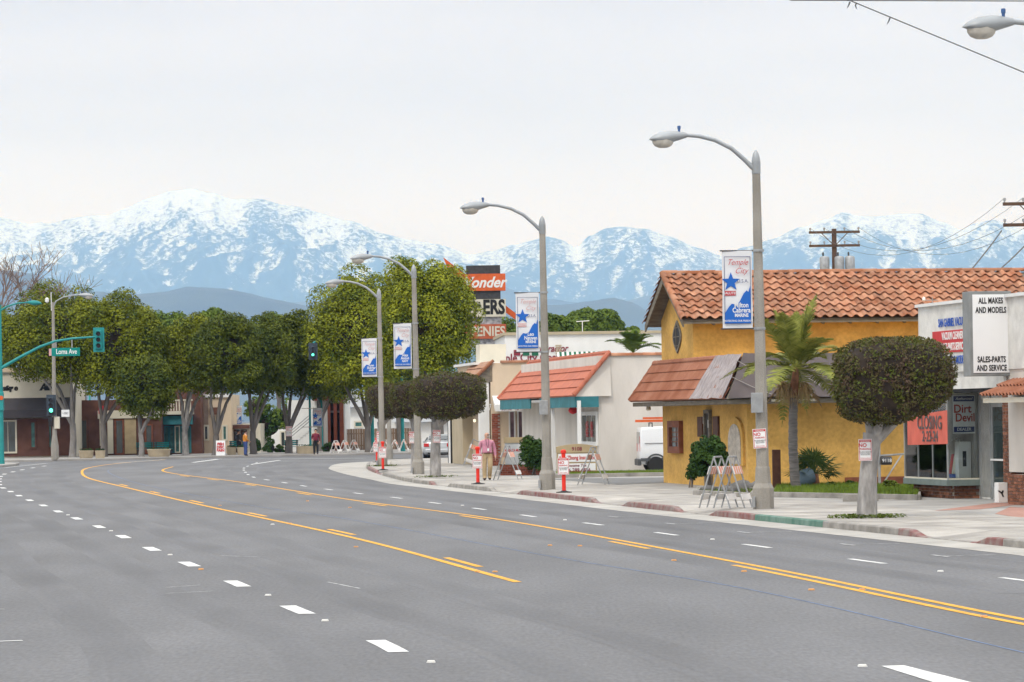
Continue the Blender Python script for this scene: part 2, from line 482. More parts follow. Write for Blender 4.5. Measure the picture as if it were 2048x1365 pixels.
KERB = crom([(14.6, 30), (11.8, 45), (8.9, 61.1), (7.72, 67.5), (5.64, 78.5), (3.08, 92.6), (0.15, 109.5), (-2.25, 123), (-3.98, 133.7), (-5.85, 152.7), (-7.0, 168), (-7.5, 178), (-7.8, 188), (-7.5, 195), (-6.2, 199.3), (-3, 201.0), (6, 202.5), (25, 205)])
GEDGE = crom([(13.4, 30), (10.8, 45), (8.0, 60), (6.54, 68.3), (4.27, 80.8), (-0.44, 106.5), (-3.55, 126.6), (-6.4, 145.7), (-8.28, 161.9), (-9.2, 173.7), (-9.6, 186), (-9.0, 196), (-7.2, 200.8), (-3.4, 202.6), (6, 204)])
LOW = [(KERB.atpx(b), KERB.atpx(a)) for a, b in ((1838, 1945), (1355, 1420), (1190, 1245), (985, 1033), (865, 891), (752, 763))]
def kerb_h(t):
    h = 0.14
    for a, b in LOW:
        d = max(a - t, t - b)           # > 0 outside the dropped length
        k = max(0.0, min(1.0, d / 0.9 + 0.0))
        h = min(h, 0.022 + (0.14 - 0.022) * k * k * (3 - 2 * k))
    return h
PAINT = [(KERB.atpx(b), KERB.atpx(a), m) for a, b, m in ((1420, 1505, M_KERB_RED), (1505, 1640, M_KERB_GREEN), (1790, 1850, M_KERB_RED), (1935, 2010, M_KERB_RED), (1245, 1360, M_KERB_RED), (1030, 1200, M_KERB_RED), (855, 870, M_KERB_RED), (735, 760, M_KERB_RED))]
kerb = tag(bpy.data.objects.new("kerb", None), kind='structure'); COL.objects.link(kerb)
t0, KEND = KERB.near((12.6, 40)), KERB.near((6, 202.5))
cuts = {t0, KEND}
for a, b, _ in PAINT: cuts |= {a, b}
tt = t0
while tt < KEND:
    cuts.add(tt); tt += 1.9
cuts = sorted(c for c in cuts if t0 <= c <= KEND)
cuts = [c for i, c in enumerate(cuts) if i == 0 or c - cuts[i - 1] > 0.35]
for a, b in zip(cuts, cuts[1:]):
    mb, rings = MB(), []
    ns = max(2, int((b - a) / 0.3))
    for i in range(ns + 1):
        t = a + 0.008 + (b - a - 0.016) * i / ns
        h = kerb_h(t)
        rings.append([KERB.off(t, d, z) for d, z in ((0.0, -0.04), (0.012, max(0.004, h - 0.02)), (0.03, h), (0.148, h + 0.002), (0.148, -0.04))])
    mb.loft(rings)
    m = M_KERB
    for pa, pb, pm in PAINT:
        if pa - 0.05 <= (a + b) / 2 <= pb + 0.05: m = pm
    mb.build("kerb_stone", m, kerb)
mb = MB(); G1, G2 = [], []
for i in range(121):
    k = i / 120
    q = KERB.pos(t0 + (KEND - t0) * k)
    G1.append((q.x - 0.002, q.y, 0.006)); e = GEDGE.pos(GEDGE.near((q.x - 1.1, q.y + 0.2)))
    e2 = KERB.off(t0 + (KEND - t0) * k, -1.05)
    w = max(0.0, min(1.0, (q.y - 140) / 35))
    d = (1.0 + 0.9 * w)
    e2 = KERB.off(t0 + (KEND - t0) * k, -d)
    G2.append((e2.x, e2.y, 0.006))
mb.add(G1 + G2, [(i, i + 1, 121 + i + 1, 121 + i) for i in range(120)])
mb.build("gutter", M_GUTTER, kerb)

pavement = tag(bpy.data.objects.new("pavement", None), kind='structure'); COL.objects.link(pavement)
tt = t0
rows_ = ((0.155, 1.25), (1.25, 2.85), (2.85, 4.4))
while tt < KEND - 1.6:
    for ri, (d0, d1) in enumerate(rows_):
        a, b = tt + 0.012, tt + 1.6 - 0.012
        nn = 5
        top = []
        for d in (d0 + 0.012, d1 - 0.012):
            for i in range(nn + 1):
                t = a + (b - a) * i / nn
                z = 0.13 if ri else (kerb_h(t) * 0.97 if d < 0.6 else 0.13)
                top.append(KERB.off(t, d, z))
        vs = top + [Vector((p.x, p.y, -0.02)) for p in top]
        q = nn + 1
        fs = [(i, i + 1, q + i + 1, q + i) for i in range(nn)]
        rim = list(range(q)) + list(range(2 * q - 1, q - 1, -1))
        fs += [(rim[i], rim[(i + 1) % len(rim)], rim[(i + 1) % len(rim)] + 2 * q, rim[i] + 2 * q) for i in range(len(rim))]
        MB().add(vs, fs).build("paving_slab", M_CONC, pavement)
    tt += 1.6
fp = [KERB.off(t0 + (KERB.near((-7.8, 188)) - t0) * i / 60, 4.38) for i in range(61)]
fp = [(p.x, p.y) for p in fp] + [(-1.5, 196), (60, 203), (60, 40)]
MB().prism(fp, -0.05, 0.122).build("forecourt", M_FORE, pavement)

# left corner and the far side of the street
def slab(name, pts, z, m, parent=None, lip=True):
    o = MB().prism(pts, -0.05, z).build(name, m, parent, bevel=0.02)
    return o
M_FARCONC = mat("far_pavement_concrete", (0.31, 0.295, 0.28), 0.9, 0.2, 0.5, fine=0.1, fscale=10)
lp = [(-60, 120), (-26, 120), (-28.3, 160), (-29.4, 190), (-29.3, 205), (-29.8, 211), (-31.5, 215.5), (-36, 218), (-60, 218)]
tag(slab("corner_pavement", lp, 0.13, M_FARCONC), kind='structure')
FARK = [(-60, 227), (-36, 227.5), (-31.0, 228), (-27.5, 228.6), (-24.5, 230.5), (-20, 234), (-12, 237), (0, 239), (40, 241)]
tag(slab("far_pavement", FARK + [(40, 330), (-60, 330)], 0.13, M_FARCONC), kind='structure')

# ------------------------------------------------------------------ painted markings, all children of the road
def strip(path, a, b, w, z, m, name, parent=road, n=None):
    n = n or max(1, int((b - a) / 0.8))
    mb = MB(); L, Rr = [], []
    for i in range(n + 1):
        t = a + (b - a) * i / n
        L.append(path.off(t, -w / 2, z)); Rr.append(path.off(t, w / 2, z))
    mb.add(L + Rr, [(i, i + 1, n + 1 + i + 1, n + 1 + i) for i in range(n)])
    return mb.build(name, m, parent)
YL = crom([(0.03, 51.7), (-3.42, 72.6), (-9.25, 102.9), (-14.75, 132.6), (-18.9, 155.6), (-21.6, 175), (-23.2, 190.3), (-23.8, 204.7), (-23.6, 216), (-22.6, 227)])
YR = crom([(9.0, 25), (7.5, 32), (5.89, 40.6), (3.78, 56.4), (-0.35, 83.2), (-4.99, 106.3), (-10.9, 139.5), (-14.7, 158.3), (-16.9, 170.4), (-18.0, 179.5), (-18.6, 191)])
strip(YL, 0, YL.L, 0.13, 0.005, M_YELLOW_PAINT, "yellow_line")
strip(YR, 0, YR.L, 0.12, 0.005, M_YELLOW_PAINT, "yellow_line")
for c in (897, 657, 490, 378, 292, 232):
    t = YL.atpx(c)
    a, b = YL.off(t - 2.0, 0.42), YL.off(t + 2.0, 0.42)
    strip(Path([YL.off(t - 2 + k, 0.27) for k in range(5)]), 0, 4.0, 0.13, 0.005, M_YELLOW_PAINT, "yellow_dash")
tD = YR.atpx(1510)
strip(Path([YR.off(tD * k / 30, -0.27) for k in range(31)]), 0, tD * 1.0, 0.12, 0.005, M_YELLOW_PAINT, "yellow_line")
for c in (1288, 968, 765, 628, 515, 440, 380):
    t = YR.atpx(c)
    strip(Path([YR.off(t - 2 + k, -0.27) for k in range(5)]), 0, 4.0, 0.12, 0.005, M_YELLOW_PAINT, "yellow_dash")
WL = crom([(6.1, 25), (3.62, 33.1), (-1.39, 37.7) if False else (1.2, 34.6), (-1.39, 37.65), (-2.84, 45.2), (-4.26, 53.0), (-5.64, 60.3), (-7.06, 67.8), (-8.48, 75.5), (-9.91, 83.1), (-11.24, 89.9), (-12.58, 96.8), (-13.96, 104.1), (-15.45, 111.8), (-16.82, 119.1), (-19.41, 133.4), (-20.59, 140.1), (-24.6, 168), (-26.1, 184), (-26.9, 196), (-27.4, 206)]) if False else crom([(-0.4, 30), (-1.39, 37.65), (-2.84, 45.2), (-4.26, 53.0), (-5.64, 60.3), (-7.06, 67.8), (-8.48, 75.5), (-9.91, 83.1), (-11.24, 89.9), (-12.58, 96.8), (-13.96, 104.1), (-15.45, 111.8), (-16.82, 119.1), (-19.41, 133.4), (-20.59, 140.1), (-24.6, 168), (-26.1, 184), (-26.9, 196), (-27.4, 206)])
base = WL.near((-1.39, 37.65))
for d_, w_ in ():
    strip(Path([WL.off(WL.L * k / 60, d_ + 0.03 * math.sin(k * 1.7)) for k in range(61)]), 0, WL.L * .7, w_, 0.0035, M_SEAM, "tar_seam", n=90)
k = 0
while base + k * 7.62 < WL.L:
    t = base + k * 7.62
    strip(WL, t - 1.02, t + 1.02, 0.22 if k < 6 else 0.2, 0.005, M_WHITE_PAINT, "lane_dash", n=2)
    k += 1
# edge line of the turn lane
q0, q1 = gnd(1760, 1333), gnd(1800, 1334)
e0, e1 = gnd(2010, 1420), gnd(2090, 1420)
MB().add([(p.x, p.y, 0.005) for p in (gnd(1762, 1333), gnd(1808, 1332), gnd(2110, 1408), gnd(2040, 1420))], [(0, 1, 2, 3)]).build("edge_line", M_WHITE_PAINT, road)
WR = crom([(7.6, 46.5)] + [(7.23, 49.8), (5.84, 56.4), (4.54, 63.7), (3.19, 71.0), (1.87, 78.25), (0.55, 84.8), (-0.78, 92.4), (-2.12, 99.6), (-3.51, 107.2), (-5.05, 114.6), (-6.42, 121.9), (-7.71, 129.0), (-8.79, 135.7), (-9.79, 141.8), (-10.89, 148.5), (-11.89, 157), (-13.0, 169), (-13.9, 180), (-14.4, 190), (-15.0, 205)])
base = WR.near((7.23, 49.8))
k = 0
while base + k * 7.38 < WR.L:
    t = base + k * 7.38
    strip(WR, t - 1.0, t + 1.0, 0.12, 0.005, M_WHITE_PAINT, "lane_dash", n=2)
    k += 1
BL = crom([(5.9, 30), (5.09, 35.1), (3.24, 48.5), (0.6, 61.1), (-4.0, 85.2), (-8, 103), (-15, 140), (-20.3, 175), (-21.4, 190)])
strip(BL, 0, BL.L, 0.03, 0.004, M_BLUE_PAINT, "blue_line")
# tyre-polished tracks along the lanes
M_TRACK = mat("tyre_track_asphalt", (0.126, 0.127, 0.134), 0.78, 0.16, 0.5, bump=0.006, bscale=35, fine=0.3, fscale=20, stretch=(1, 0.2, 1))
M_TRACK2 = mat("tyre_track_core", (0.115, 0.116, 0.123), 0.74, 0.16, 0.5, bump=0.006, bscale=35, fine=0.3, fscale=20, stretch=(1, 0.2, 1))
for pa, offs in ((WR, (1.0, 2.5, -1.0, -2.5)), (WL, (1.1, 2.7, -1.1, -2.8))):
    for d_ in offs:
        pp_ = Path([pa.off(pa.L * k / 50, d_ + .06 * math.sin(k * .9 + d_)) for k in range(51)])
        strip(pp_, 0, pp_.L, .75, .0012, M_TRACK, "tyre_track", n=80); strip(pp_, 0, pp_.L, .38, .0024, M_TRACK2, "tyre_track", n=80)
# parking T marks beside the gutter
for (x, y) in ((1985, 1110), (1770, 1088), (1545, 1064), (1415, 1047), (1290, 1033)):
    c = gnd(x, y); t = KERB.near(c); d = -2.15
    strip(Path([KERB.off(t, -2.2 + 0.25 * k) for k in range(5)]), 0, 1.0, 0.09, 0.005, M_OLD_WHITE, "parking_mark")
    strip(Path([KERB.off(t - 0.5 + 0.25 * k, -2.2) for k in range(5)]), 0, 1.0, 0.09, 0.0062, M_OLD_WHITE, "parking_mark")
for (xa, ya, xb, yb, w_, m_) in ((-60, 1286, 45, 1282, 0.11, M_WHITE_PAINT), (-40, 1221, 8, 1219, 0.09, M_OLD_WHITE), (330, 1176, 400, 1171, 0.05, M_OLD_WHITE), (325, 1188, 428, 1183, 0.05, M_OLD_WHITE), (440, 1112, 520, 1115, 0.05, M_OLD_WHITE), (655, 1165, 720, 1178, 0.05, M_OLD_WHITE),
                                (230, 927, 330, 919.5, 0.35, M_OLD_WHITE), (386, 925.5, 440, 918.5, 0.3, M_WHITE_PAINT), (420, 919.0, 730, 917.0, 0.45, M_WHITE_PAINT), (560, 923, 720, 922, 0.35, M_OLD_WHITE), (505, 929, 560, 921, 0.2, M_WHITE_PAINT), (10, 936, 95, 927, 0.3, M_OLD_WHITE)):
    a, b = gnd(xa, ya), gnd(xb, yb)
    strip(Path([a, a.lerp(b, 0.5), b]), 0, (b - a).length, w_, 0.0055, m_, "painted_line")
# raised road markers
M_RM_W = mat("marker_ceramic_white", (0.70, 0.69, 0.66), 0.5, 0.1, 20)
M_RM_Y = mat("marker_amber", (0.62, 0.30, 0.10), 0.5, 0.15, 20)
rm = MB().loft([[(-.045, -.045, 0), (.045, -.045, 0), (.045, .045, 0), (-.045, .045, 0)], [(-.035, -.04, .02), (.035, -.04, .02), (.035, .04, .02), (-.035, .04, .02)]])
me_w, me_y = rm.mesh("road_marker", M_RM_W), rm.mesh("road_marker", M_RM_Y)
for (x, y, w) in ((1725, 1334, 1), (536, 1192, 1), (340, 1111, 1), (222, 1063, 1), (136, 1031, 1), (1881, 1144, 1), (1425, 1080, 1), (1130, 1041, 1), (925, 1012, 1), (402, 1140, 0), (990, 1145, 0), (712, 1095, 0), (955, 1145, 0), (580, 1048, 0), (1100, 1092, 0), (1160, 1093, 0), (1348, 1122, 0), (1488, 1144, 0), (1623, 1181, 0), (1724, 1181, 0), (1968, 1235, 0), (440, 1012, 0), (305, 985, 0), (615, 1003, 0), (700, 1016, 0), (545, 1050, 1), (650, 1243, 1), (862, 1326, 1)):
    g = gnd(x, y)
    if w: place("road_marker", me_w, road, (g.x, g.y, 0.003))
    else: place("road_marker", me_y, road, (g.x, g.y, 0.003))
# ================================================================== buildings on the near side of the street
M_YSTUC = mat("yellow_stucco", (0.58, 0.35, 0.10), 0.9, 0.17, 0.9, bump=0.02, bscale=9, fine=0.28, fscale=9, spec=0.15)
M_WSTUC = mat("white_stucco", (0.63, 0.595, 0.55), 0.9, 0.09, 1.3, stretch=(1, 1, .3), bump=0.006, bscale=25, fine=0.05, fscale=20, spec=0.15)
M_PEACH = mat("peach_stucco", (0.62, 0.50, 0.37), 0.9, 0.06, 0.9, bump=0.006, bscale=25, fine=0.05, fscale=20, spec=0.15)
M_TAN = mat("tan_paint", (0.45, 0.38, 0.27), 0.85, 0.08, 1.0, fine=0.05)
M_CREAM = mat("cream_paint", (0.62, 0.58, 0.48), 0.8, 0.06, 1.5)
M_PAINTW = mat("white_paint", (0.74, 0.74, 0.73), 0.6, 0.05, 1.5, fine=0.03)
M_DIRTYW = mat("weathered_white_paint", (0.66, 0.65, 0.62), 0.75, 0.12, 2.5, fine=0.08, fscale=15)
M_TEAL = mat("teal_board", (0.035, 0.17, 0.20), 0.7, 0.2, 2.0, fine=0.15)
M_CLAY = mat("clay_tile", (0.36, 0.128, 0.058), 0.85, 0.22, 2.2, bump=0.004, bscale=40, obj=0.26, fine=0.2, fscale=30, col2=(0.40, 0.21, 0.13))
M_CLAY_OLD = mat("weathered_ribbed_tile", (0.30, 0.10, 0.048), 0.85, 0.25, 0.9, bump=0.004, bscale=40, fine=0.2, fscale=20, col2=(0.36, 0.16, 0.10))
M_CLAY_RED = mat("red_flat_tile", (0.44, 0.145, 0.09), 0.85, 0.12, 2.0, bump=0.004, bscale=30, fine=0.15, fscale=14, obj=0.05)
M_CLAY_DK = mat("dusty_brown_tile", (0.36, 0.20, 0.13), 0.9, 0.25, 3.0, fine=0.2)
M_WOOD_GREY = mat("weathered_board", (0.17, 0.15, 0.12), 0.9, 0.25, 3.0, stretch=(1, 1, 4))
M_WOOD_DARK = mat("dark_brown_wood", (0.085, 0.035, 0.02), 0.7, 0.3, 4.0)
M_WOOD_RED = mat("red_brown_wood", (0.19, 0.065, 0.035), 0.75, 0.25, 4.0)
M_TARP = mat("dark_brown_tarp", (0.105, 0.085, 0.085), 0.55, 0.15, 1.5, bump=0.02, bscale=5, fine=0.1)
M_TARP_L = mat("faded_grey_tarp", (0.30, 0.26, 0.26), 0.6, 0.3, 3.0, stretch=(3, 3, .4), bump=0.02, bscale=6)
M_ROPE = mat("rope", (0.35, 0.32, 0.30), 0.9)
M_IRON = mat("dark_metal", (0.06, 0.06, 0.065), 0.5, 0.2, 5, metal=0.3)
M_GALV = mat("galvanized_steel", (0.36, 0.37, 0.38), 0.5, 0.15, 6, metal=0.5)
M_ALU = mat("brushed_aluminium", (0.45, 0.47, 0.47), 0.4, 0.1, 4, metal=0.6)
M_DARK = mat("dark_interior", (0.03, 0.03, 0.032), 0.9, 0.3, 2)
M_ROOM = mat("shop_interior", (0.40, 0.38, 0.35), 0.9, 0.3, 1.2)
M_BRICK = mat("red_brick", (0.27, 0.085, 0.055), 0.9, 0.2, 6, obj=0.3, fine=0.2, fscale=25)
M_BRICK_BR = mat("brown_brick", (0.20, 0.085, 0.05), 0.9, 0.3, 6, obj=0.45, fine=0.2, fscale=25)
M_MORTAR = mat("mortar", (0.34, 0.30, 0.26), 0.95, 0.15, 5)
M_RED = mat("red_paint", (0.52, 0.03, 0.035), 0.6, 0.1, 3)
M_BLUE = mat("blue_ink", (0.02, 0.09, 0.42), 0.6, 0.08, 3)
M_NAVY = mat("navy_ink", (0.025, 0.04, 0.16), 0.6, 0.08, 3)
M_BLACK = mat("black_ink", (0.02, 0.02, 0.022), 0.6, 0.1, 3)
M_MAROON = mat("maroon_ink", (0.22, 0.03, 0.05), 0.6, 0.1, 3)
M_GLASS = glass("window_glass", (0.92, 0.95, 0.95), 0.04)
M_GLASS_D = glass("dark_window_glass", (0.30, 0.36, 0.36), 0.08)

def brick_panel(parent, x0, x1, z0, z1, y, axis='y', bw=0.22, bh=0.075, m=M_BRICK, limit=400, depth=0.05):
    """bricks laid in courses on a plane; axis 'y' = the plane y=const facing -y, 'x' = plane x=const facing -x"""
    me = MB().box(-bw / 2 + .008, bw / 2 - .008, -0.01, depth, -bh / 2 + .007, bh / 2 - .007).mesh("brick", m)
    me2 = MB().box(-bw / 4 + .008, bw / 4 - .008, -0.01, depth, -bh / 2 + .007, bh / 2 - .007).mesh("brick", m)
    rows = max(1, int(round((z1 - z0) / bh)))
    h = (z1 - z0) / rows
    n = 0
    for r in range(rows):
        x = x0 + (bw / 2 if r % 2 else 0)
        z = z0 + (r + 0.5) * h
        if r % 2 and x1 - x0 > bw:
            place("brick", me2, parent, (x0 + bw / 4, y - random.random() * .006, z) if axis == 'y' else (y - random.random() * .006, -(x0 + bw / 4), z), (0, 0, 0) if axis == 'y' else (0, 0, -PI / 2))
        while x + bw <= x1 + 1e-3 and n < limit:
            p = (x + bw / 2, y - random.random() * 0.008, z)
            place("brick", me, parent, p if axis == 'y' else (p[1], -p[0], z), (0, 0, 0) if axis == 'y' else (0, 0, -PI / 2))
            x += bw; n += 1

# ------------------------------------------------------------------ yellow restaurant building
FY = Frame(7.2, 107.0, 10)
yb = thing("restaurant_building", "yellow stucco building with curved clay tile roof and tarp over its lower tiled eaves", "building", (7.2, 107.0, 0), FY.a)
MB().box(0, 12.5, 0, 12.2, 0.05, 4.0).build("lower_wall", M_YSTUC, yb)
uw = MB().box(0.0, 12.5, 7.4, 12.2, 4.0, 5.62)
uw.extr([(0.0, 7.4, 5.62), (0.0, 12.2, 5.62), (0.0, 9.8, 6.93)], (12.5, 0, 0))
uw.build("upper_wall", M_YSTUC, yb)
# main roof
EY, EZ, RY_, RZ_ = 6.85, 5.52, 9.8, 7.10
ang = math.atan2(RZ_ - EZ, RY_ - EY); SL = math.hypot(RZ_ - EZ, RY_ - EY)
roof = MB()
for sgn in (1, -1):
    e0 = EY if sgn > 0 else 2 * RY_ - EY
    roof.extr([(-0.42, e0, EZ - 0.03), (12.6, e0, EZ - 0.03), (12.6, RY_, RZ_ - 0.03), (-0.42, RY_, RZ_ - 0.03)], (0, 0, -0.07))
roof = roof.build("roof_deck", M_WOOD_GREY, yb)
tw, tl = 0.35, 0.42
def s_tile(m, w=tw, l=0.50, hgt=0.055, seg=8):
    mb = MB(); top, bot = [], []
    for j, (yy, lift) in enumerate(((0.0, 0.060), (l, 0.0))):
        for i in range(seg + 1):
            a = i / seg
            z = hgt * math.sin(2 * PI * a) * (1.0 if a < .5 else 0.75) + lift
            top.append((a * (w + 0.015), yy, z + 0.035)); bot.append((a * (w + 0.015), yy, z + 0.018))
    n = seg + 1
    vs = top + bot
    fs = [(i, i + 1, n + i + 1, n + i) for i in range(seg)] + [(2 * n + i, 3 * n + i, 3 * n + i + 1, 2 * n + i + 1) for i in range(seg)] + [(i, 2 * n + i, 2 * n + i + 1, i + 1) for i in range(seg)]
    return mb.add(vs, fs).mesh("roof_tile", m, smooth=40)
me_tile = s_tile(M_CLAY)
nrow, ncol = 8, 35
for r in range(nrow):
    for c in range(ncol):
        d = r * tl - 0.05
        place("roof_tile", me_tile, yb, (-0.36 + c * tw + random.uniform(-.008, .008), EY + d * math.cos(ang), EZ + d * math.sin(ang) + random.uniform(-.004, .006)), (ang + random.uniform(-.012, .012), 0, random.uniform(-.012, .012)))
def barrel(m, l=0.5, r0=0.125, r1=0.10, seg=7):
    vs = []
    for yy, r, q in ((0, r0, 1.0), (l, r1, 1.0), (l, r1 - .018, 1.0), (0, r0 - .018, 1.0)):
        vs += [(r * math.cos(PI * k / seg), yy, r * math.sin(PI * k / seg)) for k in range(seg + 1)]
    n = seg + 1
    return MB().add(vs, [(j * n + i, j * n + i + 1, ((j + 1) % 4) * n + i + 1, ((j + 1) % 4) * n + i) for j in range(4) for i in range(seg)]).mesh("ridge_tile", m, smooth=40)
me_barrel = barrel(M_CLAY)
for i in range(30):                      # ridge caps, laid along x
    place("ridge_tile", me_barrel, yb, (-0.45 + i * 0.43, RY_, RZ_ + 0.0 + random.uniform(0, .02)), (RAD(3), 0, -PI / 2 + random.uniform(-.03, .03)))
for sgn in (1, -1):                      # verge tiles down the gable end
    for r in range(8):
        d = r * tl - 0.08
        yy = EY + d * math.cos(ang) if sgn > 0 else 2 * RY_ - EY - d * math.cos(ang)
        place("verge_tile", me_barrel, yb, (-0.42, yy, EZ + d * math.sin(ang) + 0.04), (ang if sgn > 0 else ang, RAD(-12), 0 if sgn > 0 else PI))
me_s2 = None
bb = MB()
for sgn in (1, -1):
    e0 = EY + 0.02 if sgn > 0 else 2 * RY_ - EY - 0.02
    bb.extr([(-0.46, e0, EZ - 0.26), (-0.46, e0, EZ - 0.02), (-0.46, RY_, RZ_ - 0.02), (-0.46, RY_, RZ_ - 0.30)], (0.05, 0, 0))
bb.build("barge_board", M_WOOD_GREY, yb)
MB().box(-0.40, 12.6, EY + 0.0, EY + 0.05, EZ - 0.15, EZ - 0.035).build("gutter_board", M_WOOD_GREY, yb)
me_raf = MB().box(-.04, .04, 0, .5, -.07, .07).mesh("rafter_end", M_WOOD_GREY)
for i in range(13):
    place("rafter_end", me_raf, yb, (0.6 + i * 0.92, EY + 0.07, EZ - 0.13), (ang * .4, 0, 0))
# lens-shaped window in the gable
(ya, za), (yc, zc) = FY.onx(1362, 640, -0.02), FY.onx(1347, 708, -0.02)
yc0, hw = (ya + yc) / 2, 0.62; zb, zt = zc, za
def lens(k, n=10):
    pts = []
    for i in range(n + 1):
        t = i / n; pts.append((yc0 + hw * k * math.sin(PI * t) ** 1.0 , (zb + zt) / 2 + (zt - zb) / 2 * k * (2 * t - 1)))
    for i in range(1, n):
        t = 1 - i / n; pts.append((yc0 - hw * k * math.sin(PI * t), (zb + zt) / 2 + (zt - zb) / 2 * k * (2 * t - 1)))
    return pts
lw = MB().extr([(-0.05, a, b) for a, b in lens(1.0)], (0.05, 0, 0)).build("lens_window", M_WOOD_GREY, yb, bevel=.01)
MB().extr([(-0.056, a, b) for a, b in lens(0.78)], (0.004, 0, 0)).build("pane", M_DARK, lw)
gr = MB()
for dz in (-0.3, 0, 0.3):
    gr.cbox((-0.063, yc0, (zb + zt) / 2 + dz), (0.012, 0.9 - abs(dz), 0.03))
gr.cbox((-0.066, yc0, (zb + zt) / 2), (0.012, 0.03, (zt - zb) * .75)); gr.build("glazing_bar", M_WOOD_GREY, lw)

# lower tiled skirt roof: street side ribbed courses, tarp over the corner and the near side
SE, ST, SZ0, SZ1 = 0.9, 0.2, 2.88, 4.12
def skirt_pt(side, s, k, lift=0.0):
    """side 'street': s runs along y; side 'near': s runs along x; k = 0 eave .. 1 top"""
    off = SE + (ST - SE) * k; nz = Vector((-(SZ1 - SZ0), 0, -(SE - ST) * -1)).normalized()
    z = SZ0 + (SZ1 - SZ0) * k
    nx, nzz = (SZ1 - SZ0), (SE - ST); ln = math.hypot(nx, nzz); nx /= ln; nzz /= ln
    if side == 'street': return Vector((-off - nx * lift, s, z + nzz * lift))
    return Vector((s, -off - nx * lift, z + nzz * lift))
core = MB()
core.loft([[(-SE, -SE, SZ0), (9.0, -SE, SZ0), (9.0, 0.05, SZ0), (0.05, 0.05, SZ0), (0.05, 12.15, SZ0), (9.0, 12.15, SZ0), (9.0, 12.2 + SE, SZ0), (-SE, 12.2 + SE, SZ0)],
           [(-ST, -ST, SZ1), (9.0, -ST, SZ1), (9.0, 0.05, SZ1), (0.05, 0.05, SZ1), (0.05, 12.15, SZ1), (9.0, 12.15, SZ1), (9.0, 12.2 + ST, SZ1), (-ST, 12.2 + ST, SZ1)]])
skirt = core.build("skirt_roof", M_WOOD_GREY, yb)
NC = 4
for c in range(NC):
    mb = MB(); k0, k1 = c / NC, (c + 1) / NC + 0.02
    pitch = 0.205; lo, hi = [], []
    yA, yB = -SE + (SE - ST) * k0 + 0.02, 12.2 + SE - (SE - ST) * k0 - 0.02
    n = int((yB - yA) / pitch * 5)
    for i in range(n + 1):
        s_ = yA + (yB - yA) * i / n
        ph = (s_ / pitch) % 1.0
        rib = 0.055 * abs(math.sin(PI * ph)) ** 0.8
        lo.append(skirt_pt('street', s_, k0, rib + 0.055)); 
        s2 = min(max(s_, -SE + (SE - ST) * min(1, k1)), 12.2 + SE - (SE - ST) * min(1, k1))
        hi.append(skirt_pt('street', s2, k1, rib + 0.012))
    dn = [skirt_pt('street', yA + (yB - yA) * i / n, k0, 0.0) for i in range(n + 1)]
    q = n + 1
    mb.add(lo + hi + dn, [(i, i + 1, q + i + 1, q + i) for i in range(n)] + [(i, 2 * q + i, 2 * q + i + 1, i + 1) for i in range(n)])
    mb.build("tile_course", M_CLAY_OLD, skirt, smooth=50)
def cap_line(a, b, n, m, parent, name="hip_tile", r=0.1):
    a, b = Vector(a), Vector(b)
    mb = MB()
    for i in range(n):
        p, q = a.lerp(b, i / n), a.lerp(b, (i + 1.12) / n)
        mb.tube([p, q], [r, r * .85], 8)
    return mb.build(name, m, parent, smooth=40)
cap_line((-SE - .03, 12.2 + SE, SZ0 + .05), (-ST, 12.2 + ST, SZ1 + .03), 5, M_CLAY_OLD, skirt)
cap_line((-ST, 12.2 + ST, SZ1 + .05), (-ST, 2.2, SZ1 + .05), 24, M_CLAY_OLD, skirt, "ridge_cap", 0.11)
for c in range(NC):                      # larger tiles beyond the tarp on the near side
    for i in range(9):
        d = c * 0.33; k = c / NC
        p = skirt_pt('near', 3.55 + i * tw, k, 0.02)
        place("roof_tile", me_tile, skirt, p, (math.atan2(SZ1 - SZ0, SE - ST), 0, 0))
MB().box(-0.86, 9.0, -0.86, 0.0, SZ0 - 0.16, SZ0 - 0.02).box(-0.86, 0, 0.0, 13.0, SZ0 - 0.16, SZ0 - 0.02).build("soffit", M_WOOD_GREY, skirt)
sl = MB()
for i in range(4):
    sl.box(0.5 + i * 2.2, 1.9 + i * 2.2, -0.885, -0.865, SZ0 - 0.10, SZ0 - 0.03)
sl.build("eave_trim", M_CREAM, skirt)
def tarp(name, side, s0, s1, m, lift, label=None, sag=0.03, slant=(0, 0), k0=-0.02, n=40, mk=16, seed=0.0):
    mb = MB(); pts = []
    for j in range(mk + 1):
        k = k0 + (1.06 - k0) * j / mk
        for i in range(n + 1):
            a = i / n
            s_ = s0 + (s1 - s0) * a + slant[0] * (1 - k) + (slant[1] - slant[0]) * a * (1 - k)
            w = noise.noise(Vector((s_ * 1.1 + seed, k * 2.2, seed))) * sag + abs(noise.noise(Vector((s_ * 3.0 + k * 2, k * 1.3, seed + 4)))) * sag * 1.3
            pts.append(skirt_pt(side, s_, k, lift + w))
    q = n + 1
    mb.add(pts, [(j * q + i, j * q + i + 1, (j + 1) * q + i + 1, (j + 1) * q + i) for j in range(mk) for i in range(n)])
    return tag(mb.build(name, m, None, smooth=True, loc=(7.2, 107.0, 0), rot=(0, 0, FY.a)), label, "tarp")
tarp("tarp", 'street', -0.35, 3.2, M_TARP_L, 0.11, "faded grey tarp strip over the tiled eaves at the building corner", 0.05, slant=(-0.5, 0.6))
tarp("tarp", 'near', -0.25, 3.6, M_TARP, 0.11, "dark brown tarp tied over the tiled eaves behind the palm", 0.07, slant=(-0.62, 0.15), seed=9.1)
rp = MB()
